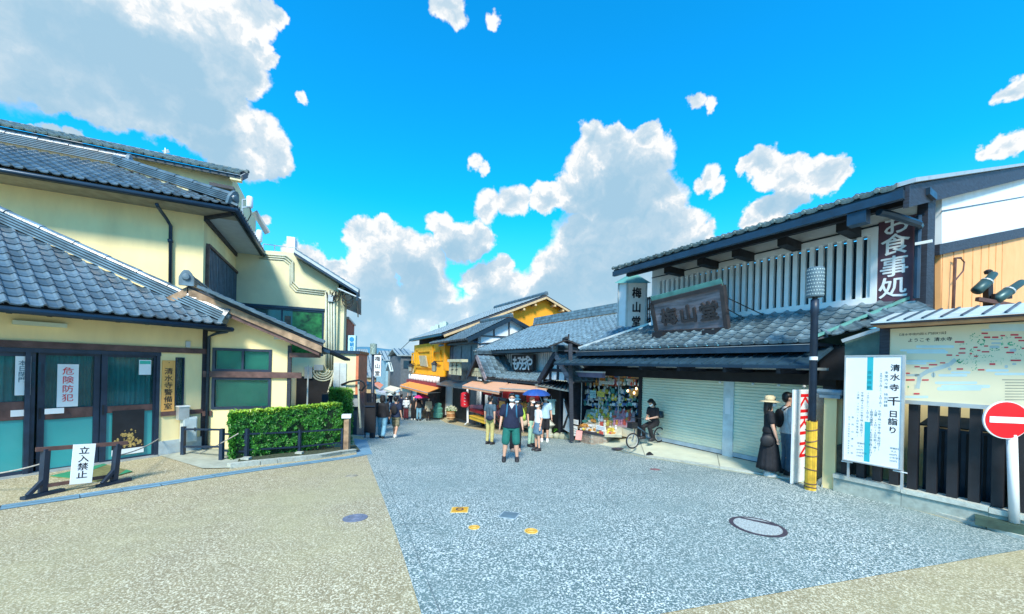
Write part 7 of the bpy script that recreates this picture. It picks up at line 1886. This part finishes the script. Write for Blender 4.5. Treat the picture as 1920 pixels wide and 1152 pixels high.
# ================================================================== SOUVENIR STALL at the end of the shop
sk = thing('souvenir_stall', 'open-fronted souvenir stall on a low curved brick base crowded with goods', 'stall', W3.p(-5, -.95, .2))
bp_ = [G(1086, 829), G(1108, 834), G(1137, 836), G(1155, 833), G(1165, 829)]
bt_ = [Vector((p.x, p.y, at(x, y, p.y).z)) for p, x, y in zip(bp_, (1086, 1108, 1137, 1155, 1165), (809, 814, 819, 818, 815))]
ins_ = [v-W3.N*.8 for v in bt_]
for i in range(4):
    MB().prism([bp_[i]-Vector((0, 0, .1)), bp_[i+1]-Vector((0, 0, .1)), bt_[i+1], bt_[i]], -W3.N*.06).build('brick_base', M('mortar', (.40, .38, .32), .9), sk)
m_brick = M('grey_brown_brick', (.34, .27, .21), .85, var=.2, objvar=.25)
bk_ = MB()
for i in range(4):
    a, b, at_, bt2 = bp_[i], bp_[i+1], bt_[i], bt_[i+1]; L = (b-a).length; n = max(2, int(L/.16)); d = (b-a).normalized(); nn = Vector((d.y, -d.x, 0)).normalized()
    if nn.dot(Vector((-a.x, -a.y, 0))) < 0: nn = -nn
    for r_i in range(5):
        for k in range(n):
            f0, f1 = (k+.06+.5*(r_i % 2)*.9)/n, (k+.94+.5*(r_i % 2)*.9)/n
            if f1 > 1: continue
            z0_ = lambda f, r: lerp(lerp(a.z, at_.z, r), lerp(b.z, bt2.z, r), f)
            p, q = a+d*L*f0, a+d*L*f1; r0, r1 = (r_i+.1)/5, (r_i+.9)/5
            bk_.prism([Vector((p.x, p.y, z0_(f0, r0))), Vector((q.x, q.y, z0_(f1, r0))), Vector((q.x, q.y, z0_(f1, r1))), Vector((p.x, p.y, z0_(f0, r1)))], nn*random.uniform(.008, .014))
bk_.build('bricks', m_brick, sk, kind='stuff')
tp_ = MB()
for i in range(4): tp_.prism([bt_[i]+W3.N*.05, bt_[i+1]+W3.N*.05, ins_[i+1], ins_[i]], Vector((0, 0, .05)))
tp_.build('counter_edge', m_timber, sk)
MB().wb(W3, -6.6, -3.62, -1.1, 2.0, -1.6, -1.5).build('back_wall', M('stall_back', (.06, .11, .12), .7, var=.6, scale=5), sk)
MB().wb(W3, -6.7, -6.6, -1.1, 2.0, -1.6, .2).build('side_wall', m_timber, sk)
MB().wb(W3, -3.62, -3.55, -1.1, 1.7, -1.6, -.0).build('side_wall', m_dark, sk)
MB().wb(W3, -6.6, -3.6, -.70, -.62, -1.5, .1).build('shelf', m_wood, sk)
for z, d0, d1 in ((-.30, -1.2, -.1), (.0, -1.4, -.5), (.95, -1.45, -1.1), (1.32, -.5, -.2)):
    MB().wb(W3, -6.3, -3.7, z-.03, z, d0, d1).build('shelf', m_wood, sk)
for s in (-6.45, -5.5, -4.55, -3.68): MB().tube([W3.p(s, -.8, -.05), W3.p(s, 1.5, -.05)], .018, 6).build('rack_pole', m_steel, sk)
MB().wb(W3, -6.4, -3.7, 1.45, 1.48, -.1, -.06).build('rack_rail', m_steel, sk)
# rolled awning
P0_, P1_ = W3.hit(1073, 698, .6), W3.hit(1130, 700, .6)
rb = MB(); rb.obox(P0_, P1_-P0_, -W3.N*.12, Vector((0, 0, -.16))); rbo = rb.build('rolled_awning', M('violet_grey_awning', (.22, .20, .32), .7)); tagit(rbo, 'rolled violet-grey awning bar above the souvenir stall', 'awning')
MB().obox(P0_+Vector((0, 0, .05)), P1_-P0_, -W3.N*.13, Vector((0, 0, -.05))).build('top_trim', m_metalw, rbo)
# goods: many small individual things
rg = random.Random(11)
pal = [((.70, .12, .08), 'red'), ((.80, .62, .10), 'yellow'), ((.75, .70, .58), 'cream'), ((.10, .35, .30), 'green'), ((.72, .30, .38), 'pink'), ((.10, .20, .42), 'blue'), ((.45, .28, .15), 'brown'), ((.80, .82, .80), 'white'), ((.80, .36, .08), 'orange')]
gm_ = [(M('goods_'+n, c, .5, var=.25, scale=30), n) for c, n in pal]
gmesh = {}
def goods(kind, m, nm):
    k = (kind, nm)
    if k in gmesh: return gmesh[k]
    mb = MB()
    if kind == 'box':
        mb.box((0, 0, .035), .15, .11, .07)
    elif kind == 'pouch': mb.prism([(-.06, 0, 0), (.06, 0, 0), (.055, 0, .10), (.03, 0, .13), (-.03, 0, .13), (-.055, 0, .10)], (0, .04, 0))
    elif kind == 'doll': mb.ell((0, 0, .06), .05, .045, .06, 8, 6); mb.ell((0, 0, .14), .038, .036, .038, 8, 6)
    elif kind == 'charm': mb.tube([(0, 0, 0), (0, 0, -.05)], .004, 4); mb.ell((0, 0, -.09), .028, .02, .045, 7, 5)
    elif kind == 'fan': mb.lathe((0, 0, .07), [(.001, 0), (.075, 0), (.075, .01), (.001, .01)], 12, axis=(0, -1, 0)); mb.box((0, 0, 0), .015, .01, .05)
    elif kind == 'bowl': mb.lathe((0, 0, 0), [(.03, 0), (.05, .02), (.065, .055), (.055, .055), (.035, .02)], 12)
    gmesh[k] = mb.mesh(kind, m); return gmesh[k]
nm_of = {'box': ('souvenir_box', 'gift box'), 'pouch': ('souvenir_pouch', 'snack pouch'), 'doll': ('souvenir_doll', 'small doll'), 'charm': ('hanging_charm', 'hanging charm'), 'fan': ('round_fan', 'round paper fan'), 'bowl': ('tea_bowl', 'tea bowl')}
where = {}
def put_good(kind, P, place, rz=0, sc=1.0, ci=None):
    m, nm = gm_[rg.randrange(len(gm_)) if ci is None else ci]
    n_, t_ = nm_of[kind]
    mt = Matrix.Translation(P) @ Matrix.Rotation(rz, 4, 'Z') @ Matrix.Scale(sc, 4)
    o = inst(n_, goods(kind, m, nm), None, mt)
    tagit(o, f'{nm} {t_} {place}', t_.split()[-1] if t_.split()[-1] != 'charm' else 'charm', f'{nm} {t_}{"es" if t_.endswith(("x", "ch")) else "s"} {place}'); return o
base_rz = math.atan2(W3.T.y, W3.T.x)
for r_i, (y, d, xa, xb) in enumerate(((812, .42, 1094, 1160), (805, .32, 1092, 1162), (797, .20, 1092, 1150), (789, .05, 1098, 1150), (782, -.10, 1104, 1152), (775, -.25, 1108, 1152), (768, -.4, 1112, 1150))):
    n_ = int((xb-xa)/5.2)
    for k in range(n_):
        P = W3.hit(xa+k*5.2+rg.uniform(-.8, .8), y+rg.uniform(-1, 1), d)
        put_good(rg.choice(['box', 'box', 'pouch', 'doll']), P-Vector((0, 0, .06)), 'on the sloping front display of the stall', base_rz+rg.uniform(-.3, .3), rg.uniform(1.0, 1.45), rg.choice([2, 2, 7, 1, 6, 7, 0, 8] if r_i < 3 else [1, 1, 7, 3, 2, 7, 8]))
for r_i, (y, d, xa, xb) in enumerate(((795, .15, 1152, 1186), (788, .02, 1152, 1187), (781, -.12, 1153, 1188), (774, -.26, 1155, 1188))):
    for k in range(int((xb-xa)/4.6)):
        put_good(rg.choice(['box', 'pouch', 'doll']), W3.hit(xa+k*4.6, y+rg.uniform(-1, 1), d)-Vector((0, 0, .05)), 'on the pink end tray of the stall', base_rz, rg.uniform(.9, 1.2), rg.choice([4, 0, 4, 7, 8, 4]))
MB().prism([W3.hit(1088, 814, .5), W3.hit(1166, 816, .5), W3.hit(1166, 770, -.45), W3.hit(1100, 768, -.45)], Vector((0, 0, -.08))).build('sloping_tray', M('cream_cloth', (.62, .58, .42), .9), sk)
MB().prism([W3.hit(1150, 799, .22), W3.hit(1190, 799, .22), W3.hit(1190, 772, -.32), W3.hit(1152, 771, -.32)], Vector((0, 0, -.05))).build('sloping_tray', M('pink_cloth', (.62, .36, .36), .9), sk)
MB().prism([W3.hit(1146, 815, .3), W3.hit(1190, 822, .1), W3.hit(1190, 800, .1), W3.hit(1146, 800, .3)], -W3.N*.2).build('tray_front', M('cream_panel', (.62, .56, .42), .6), sk)
for k in range(13): put_good(rg.choice(['doll', 'bowl', 'fan']), W3.p(-6.15+k*.19, .005, -.7), 'on the upper shelf of the stall', base_rz, rg.uniform(1.2, 1.8), rg.choice([7, 5, 3, 7]))
for k in range(20): put_good(rg.choice(['doll', 'fan', 'box']), W3.p(-6.4+k*.145, 1.325, -.12), 'on the top shelf under the stall lintel', base_rz, rg.uniform(1.1, 1.4), rg.choice([6, 6, 0, 2, 8, 5]))
for y_, kinds in ((716, ['box', 'doll', 'fan']), (724, ['pouch', 'doll']), (738, ['charm', 'pouch']), (752, ['bowl', 'doll', 'fan']), (761, ['box', 'doll', 'pouch'])):
    for k in range(17): put_good(rg.choice(kinds), W3.hit(1096+k*5.9+rg.uniform(-1, 1), y_+rg.uniform(-1, 1), -.35), 'on the wall racks at the back of the stall', base_rz, rg.uniform(1.0, 1.5), rg.choice([6, 2, 8, 0, 7, 3] if y_ < 735 else [7, 5, 3, 2, 7, 1]))
for k in range(18): put_good('charm', W3.p(-6.3+k*.15, 1.27, -.10), 'in the top hanging row of the stall', 0, rg.uniform(1.2, 1.7), rg.choice([0, 2, 8, 7, 4]))
for j in range(5):
    for k in range(16): put_good('charm', W3.p(-6.30+k*.17+rg.uniform(-.03, .03), 1.05-j*.18+rg.uniform(-.03, .03), -.12-.3*rg.random()), 'on strings across the open front of the stall', 0, rg.uniform(.9, 1.6), rg.choice([7, 5, 3, 7, 2, 5]))
for k in range(5): put_good('fan', W3.hit(1181+k*4, 738+(k % 2)*5, -.0), 'beside the warm stall lights', base_rz, 1.0, 8)
for px, py in ((1177, 733), (1189, 737), (1193, 729)):
    o = MB().ell(W3.hit(px, py, .02), .035, .035, .045, 10, 7).build('bulb', M('warm_bulb', (1.0, .75, .45), .5, emit=3.0), sk)
for x0, y0, x1, y1, mt_, lab in ((1106, 732, 1117, 747, MATS['pale_teal_cloth'], 'pale teal notice hanging in the stall front'), (1120, 734, 1133, 745, gm_[1][0], 'yellow notice in a white frame hanging in the stall'), (1118, 797, 1135, 809, m_paper, 'white price card propped on the sloping display'), (1123, 714, 1151, 722, gm_[2][0], 'cream and blue long sign at the top of the stall'), (1073, 786, 1084, 797, m_paper, 'white card on the stall corner above the text sheet'), (1074, 798, 1082, 819, m_paper, 'tall white text sheet taped to the stall corner')):
    d_ = .45 if x0 < 1090 or y0 > 780 else .05
    s0, z1_ = W3.l(x0, y0, d_); s1, z0_ = W3.l(x1, y1, d_)
    o = MB().wb(W3, s0, s1, z0_, z1_, d_-.01, d_).build('notice', mt_); tagit(o, lab, 'notice')
    for k in range(3): MB().wb(W3, s0+.03, s1-.03, lerp(z0_, z1_, .25+k*.22), lerp(z0_, z1_, .29+k*.22), d_, d_+.002).build('print_line', m_gutter, o)
P = W3.hit(1085, 816, .75); pk = MB(); pk.prism([P+Vector((-.12, 0, -.16)), P+Vector((.10, .02, -.19)), P+Vector((.14, .02, .14)), P+Vector((-.08, 0, .17))], (0, .02, 0)); tagit(pk.build('pink_card', M('pink_card', (.80, .36, .34), .7)), 'tilted salmon pink card at the foot of the stall corner', 'card')
# ================================================================== goods and trim at the tiled shop
rl2 = MB(); c_ = W3.hit(872, 750, 1.1); hh = abs(W3.hit(872, 736, 1.1).z-W3.hit(872, 765, 1.1).z)
rl2.lathe(c_-Vector((0, 0, hh/2)), [(.12, 0), (.24, .08), (.26, hh*.5), (.24, hh-.08), (.12, hh)], 14); rlo = rl2.build('red_lantern', M('red_lantern_paper', (.62, .015, .03), .6, var=.08)); tagit(rlo, 'tall red paper lantern hanging at the far corner of the tiled shop', 'lantern')
for k in range(2): MB().lathe(c_+Vector((0, 0, (-hh/2-.03) if k == 0 else hh/2)), [(.13, 0), (.13, .04)], 12).build('lantern_ring', m_black, rlo)
for k in range(4): MB().bar(c_+Vector((-.03, -.27, .30-k*.17)), c_+Vector((.06, -.27, .26-k*.17)), .03, .02).build('brush_mark', m_metalw, rlo)
MB().tube([W3.hit(876.5, 730, .9), W3.hit(877, 793, .9)], .06, 8).build('corner_post', m_metalw, mo); MB().bar(W3.hit(877, 792, .9), W3.hit(872, 796, 1.2), .06, .05).build('post_foot', m_metalw, mo)
def table(x0, y0, x1, y1, d, mat, label, name='display_table', cat='table', deep=.7):
    s0, z1_ = W3.l(x0, y0, d); s1, z0_ = W3.l(x1, y1, d)
    t = thing(name, label, cat, W3.p((s0+s1)/2, z0_, d))
    MB().wb(W3, s0, s1, z0_, z1_, d-deep, d).build('cloth_front', mat, t); MB().wb(W3, s0-.03, s1+.03, z1_, z1_+.04, d-deep, d+.03).build('table_top', mat, t); return t
table(881, 767, 905, 778, .5, m_red, 'red cloth covered display table at the tiled shop front')
table(880, 780, 908, 795, .9, M('mustard_box', (.72, .46, .04), .7), 'mustard yellow display box on the ground below the red table', 'display_box', 'box', .5)
for k in range(7):
    o = inst('souvenir_pouch', goods('pouch', gm_[4][0], 'pink'), None, Matrix.Translation(W3.hit(884+k*3, 767, .3-.1*(k % 2))) @ Matrix.Scale(1.8, 4)); tagit(o, 'pink snack pouch standing on the red display table', 'pouch', 'pink pouches on the red table')
ci = 0
for row, (y, d, a_, b_) in enumerate(((745, -.3, 884, 1000), (757, -.2, 886, 1000), (768, -.1, 915, 1004), (780, .1, 925, 1010), (792, .1, 936, 1012))):
    n_ = 15
    for k in range(n_):
        px = lerp(a_, b_, k/(n_-1)); P = W3.hit(px, y, d-1.2 if row < 2 else d-.2)
        kind = rg.choice(['box', 'pouch', 'doll', 'fan'])
        o = inst(nm_of[kind][0], goods(kind, *(lambda t: (t[0], t[1]))(gm_[(rg.choice([0, 0, 4, 1, 8, 7, 2]))])), None, Matrix.Translation(P) @ Matrix.Rotation(base_rz, 4, 'Z') @ Matrix.Scale(rg.uniform(1.8, 2.6), 4))
        tagit(o, f'colourful {nm_of[kind][1]} in row {["one", "two", "three", "four", "five"][row]} of the shelves inside the tiled shop' if False else f'colourful {nm_of[kind][1]} on the shelves inside the tiled shop', nm_of[kind][1].split()[-1], f'{nm_of[kind][1]}{"es" if nm_of[kind][1].endswith(("x", "ch")) else "s"} inside the tiled shop')
for y, d in ((750, -1.5), (762, -1.4), (773, -.3), (785, -.1), (797, -.1)):
    a, b = W3.l(884, y, d), W3.l(1006, y, d); MB().wb(W3, a[0], b[0], (a[1]+b[1])/2-.04, (a[1]+b[1])/2, d-.1, d+.15).build('shelf', m_wood, mo)
m_noren = M('red_noren', (.42, .02, .03), .9, var=.15)
for k in range(5):
    s0 = W3.l(906, 735, .2)[0]+k*1.15; MB().wb(W3, s0, s0+1.05, zA-1.0, zA-.35, .18, .20).build('cloth_panel', m_noren if k % 2 == 0 else M('dark_noren', (.08, .015, .02), .9), mo)
tn = MB(); tn.wp(W3, 936, 752, 945, 766, .5, .55); tagit(tn.build('tan_notice', M('orange_tan', (.70, .42, .12), .7)), 'orange-tan notice hanging behind the man in khaki trousers', 'notice')
# fruit stall by the orange awning
fs_ = thing('fruit_stall', 'low fruit and vegetable stall under the orange awning', 'stall', at(812, 775, 28))
m_fr_ = [gm_[i][0] for i in (1, 8, 0, 3)]
MB().box(at(811, 777, 27.5), 1.3, 1.0, .6).build('counter', m_wood, fs_)
for k in range(14): MB().ell(at(803+(k % 7)*2.8, 769-(k//7)*4, 27.2), .16, .16, .14, 8, 6).build('fruit', m_fr_[k % 4], fs_, smooth=True)
gb = MB(); gb.lathe(at(821, 783, 26.6), [(.32, 0), (.36, .3), (.30, .35), (.34, .65), (.22, .75), (.26, .95), (.1, 1.05)], 12); tagit(gb.build('green_tub', gm_[3][0]), 'green stacked tub at the corner of the fruit stall', 'tub')
c_ = W3.hit(820, 785, .9); bp2 = thing('barrel_planter', 'wooden barrel planter with pale flowers by the white door', 'planter', W3.hit(845, 786, .4))
c_ = W3.hit(845, 786, .4); MB().lathe(c_, [(.24, 0), (.29, .2), (.31, .55), (.28, .56), (.26, .5)], 16).build('barrel', M('barrel_wood', (.42, .20, .08), .7, var=.3), bp2)
for z in (.1, .4): MB().lathe(c_+Vector((0, 0, z)), [(.29+z*.05, 0), (.29+z*.05, .05)], 16).build('hoop', m_straw, bp2)
def ball(c0, r, rz):
    def f(r_):
        v = Vector((r_.gauss(0, 1), r_.gauss(0, 1), abs(r_.gauss(0, 1))*.9-.1)).normalized(); return c0+Vector((v.x*r, v.y*r, v.z*rz))*r_.uniform(.5, 1), v
    return f
leaves('foliage', ball(c_+Vector((0, 0, .6)), .42, .35), 260, .11, M('pale_flower', (.62, .66, .50), .7, var=.2), bp2, 3); leaves('foliage', ball(c_+Vector((0, 0, .55)), .38, .25), 200, .11, m_leaf, bp2, 4)
# stones, fern and lantern by the crossed panel
for px, py, r, lab in ((1044, 822, .20, 'flat grey garden rock left of the fern'), (1056, 823, .22, 'low pale rock before the crossed panel'), (1068, 824, .20, 'rounded green-grey rock at the lamp foot'), (1032, 819, .17, 'small dark rock by the dark doorway')):
    P = G(px, py); mb = MB(); mb.ell(P+Vector((0, 0, r*.4)), r, r*.8, r*.75, 10, 7, rot=Matrix.Rotation(px, 3, 'Z'))
    mb.v = [v+Vector((mnoise.noise(v*6)*.05, mnoise.noise(v*6+Vector((9, 0, 0)))*.05, mnoise.noise(v*6+Vector((0, 9, 0)))*.04)) for v in mb.v]
    tagit(mb.build('rock', m_stone if px % 4 else M('worn_kerb', (.4, .4, .3)), None, smooth=True), lab, 'rock')
fp = thing('fern', 'low green fern growing among the garden rocks', 'plant', G(1050, 817)); fc = G(1050, 818)
for k in range(26):
    a = rg.uniform(0, 6.28); L = rg.uniform(.3, .5); p1 = fc+Vector((math.cos(a)*L*.5, math.sin(a)*L*.5, .32)); p2 = fc+Vector((math.cos(a)*L, math.sin(a)*L, .18))
    w_ = Vector((-math.sin(a), math.cos(a), 0))*.05; MB().sheet([[fc-w_*.2, fc+w_*.2], [p1-w_, p1+w_], [p2-w_*.1, p2+w_*.1]]).build('frond', m_leaf, fp)
sl2 = thing('stone_ornament', 'small stone lantern ornament by the dark doorway', 'ornament', G(1028, 818)); q_ = G(1029, 819)
MB().lathe(q_, [(.2, 0), (.2, .12), (.12, .16), (.12, .38), (.22, .45), (.26, .5), (.1, .66), (.04, .72)], 10).build('lantern', m_stone, sl2)
# ================================================================== covers in the paving
def cover(px, py, r, mat, label, ring=None, n=28, name='manhole_cover', square=False, rz=0, cat='manhole cover', pattern=True):
    c_ = G(px, py); e = .5
    gx = (gz(c_.x+.3, c_.y)-gz(c_.x-.3, c_.y))/.6; gy = (gz(c_.x, c_.y+.3)-gz(c_.x, c_.y-.3))/.6
    def q(x, y, z): xx = x*math.cos(rz)-y*math.sin(rz); yy = x*math.sin(rz)+y*math.cos(rz); return Vector((c_.x+xx, c_.y+yy, c_.z+gx*xx+gy*yy+z))
    t = thing(name, label, cat, c_)
    if square:
        for rr, z, m in ((r, .009, ring or mat), (r*.88, .012, mat)): MB().prism([q(-rr, -rr, z), q(rr, -rr, z), q(rr, rr, z), q(-rr, rr, z)], Vector((0, 0, -.02))).build('plate' if m is mat else 'frame', m, t)
    else:
        for rr, z, m, nm in ((r, .009, ring or mat, 'frame'), (r*.84, .012, mat, 'plate')): MB().prism([q(rr*math.cos(2*math.pi*k/n), rr*math.sin(2*math.pi*k/n), z) for k in range(n)], Vector((0, 0, -.02))).build(nm, m, t)
        if pattern:
            for rr in (r*.55, r*.3): 
                MB().tube([q(rr*math.cos(2*math.pi*k/20), rr*math.sin(2*math.pi*k/20), .014) for k in range(21)], r*.035, 4).build('raised_ring', ring or mat, t)
    return t, q
m_yel = M('yellow_cover', (.72, .36, .01), .55, var=.15, scale=20); m_yel2 = M('pale_yellow_edge', (.78, .60, .22), .6)
m_vio = M('violet_grey_iron', (.16, .19, .27), .6, var=.15, scale=20); m_iron = M('dark_iron', (.06, .05, .07), .6, var=.2)
t_, q_ = cover(862, 957, .125, m_yel, 'square yellow utility cover in the blue street', m_yel2, square=True, rz=.05)
MB().tube([q_(.05*math.cos(a), .05*math.sin(a), .016) for a in [2*math.pi*k/12 for k in range(13)]], .008, 4).build('emblem', m_iron, t_)
cover(889, 990, .075, m_yel, 'small round yellow cover, the one nearer the square yellow plate', m_yel2); cover(996, 997, .088, m_yel, 'round yellow cover, the larger one to the side of the grey plate', m_yel2)
cover(955, 967, .125, M('slate_plate', (.12, .19, .23), .6), 'square slate grey plate in the blue street', M('pale_frame', (.35, .45, .50), .6), square=True, rz=-.3)
cover(666, 972, .16, m_vio, 'round violet-grey cover in the beige paving nearer the street edge'); cover(659, 893, .12, M('faded_cover', (.32, .30, .24), .8), 'faint round cover in the beige paving farther away')
t_, q_ = cover(1420, 988, .33, M('street_infill', (.42, .48, .48), .8, scale=60, var=.3), 'large round manhole cover filled with pale paving', m_iron, pattern=False)
MB().prism([q_(-.08, .30, .016), q_(.29, .08, .016), q_(.31, .0, .016), q_(.26, .0, .016), q_(-.06, .24, .016)], Vector((0, 0, -.008))).build('hinge_plate', m_iron, t_)
cover(1228, 881, .11, M('rust_cover', (.24, .12, .13), .7), 'small reddish cover in the street near the forecourt')
t_, q_ = cover(1158, 845, .18, m_iron, 'dark oval drain cover on the forecourt beside the stall')
for o_ in list(t_.children): o_.location.z += .06
P = G(1219, 857); rm = MB(); rm.prism([P+Vector((-.12, -.03, .09)), P+Vector((.05, -.10, .09)), P+Vector((.03, .08, .12)), P+Vector((-.02, .06, .12))], Vector((0, 0, -.06))); tagit(rm.build('rubber_wedge', m_black), 'small black rubber wedge at the forecourt kerb', 'wedge')
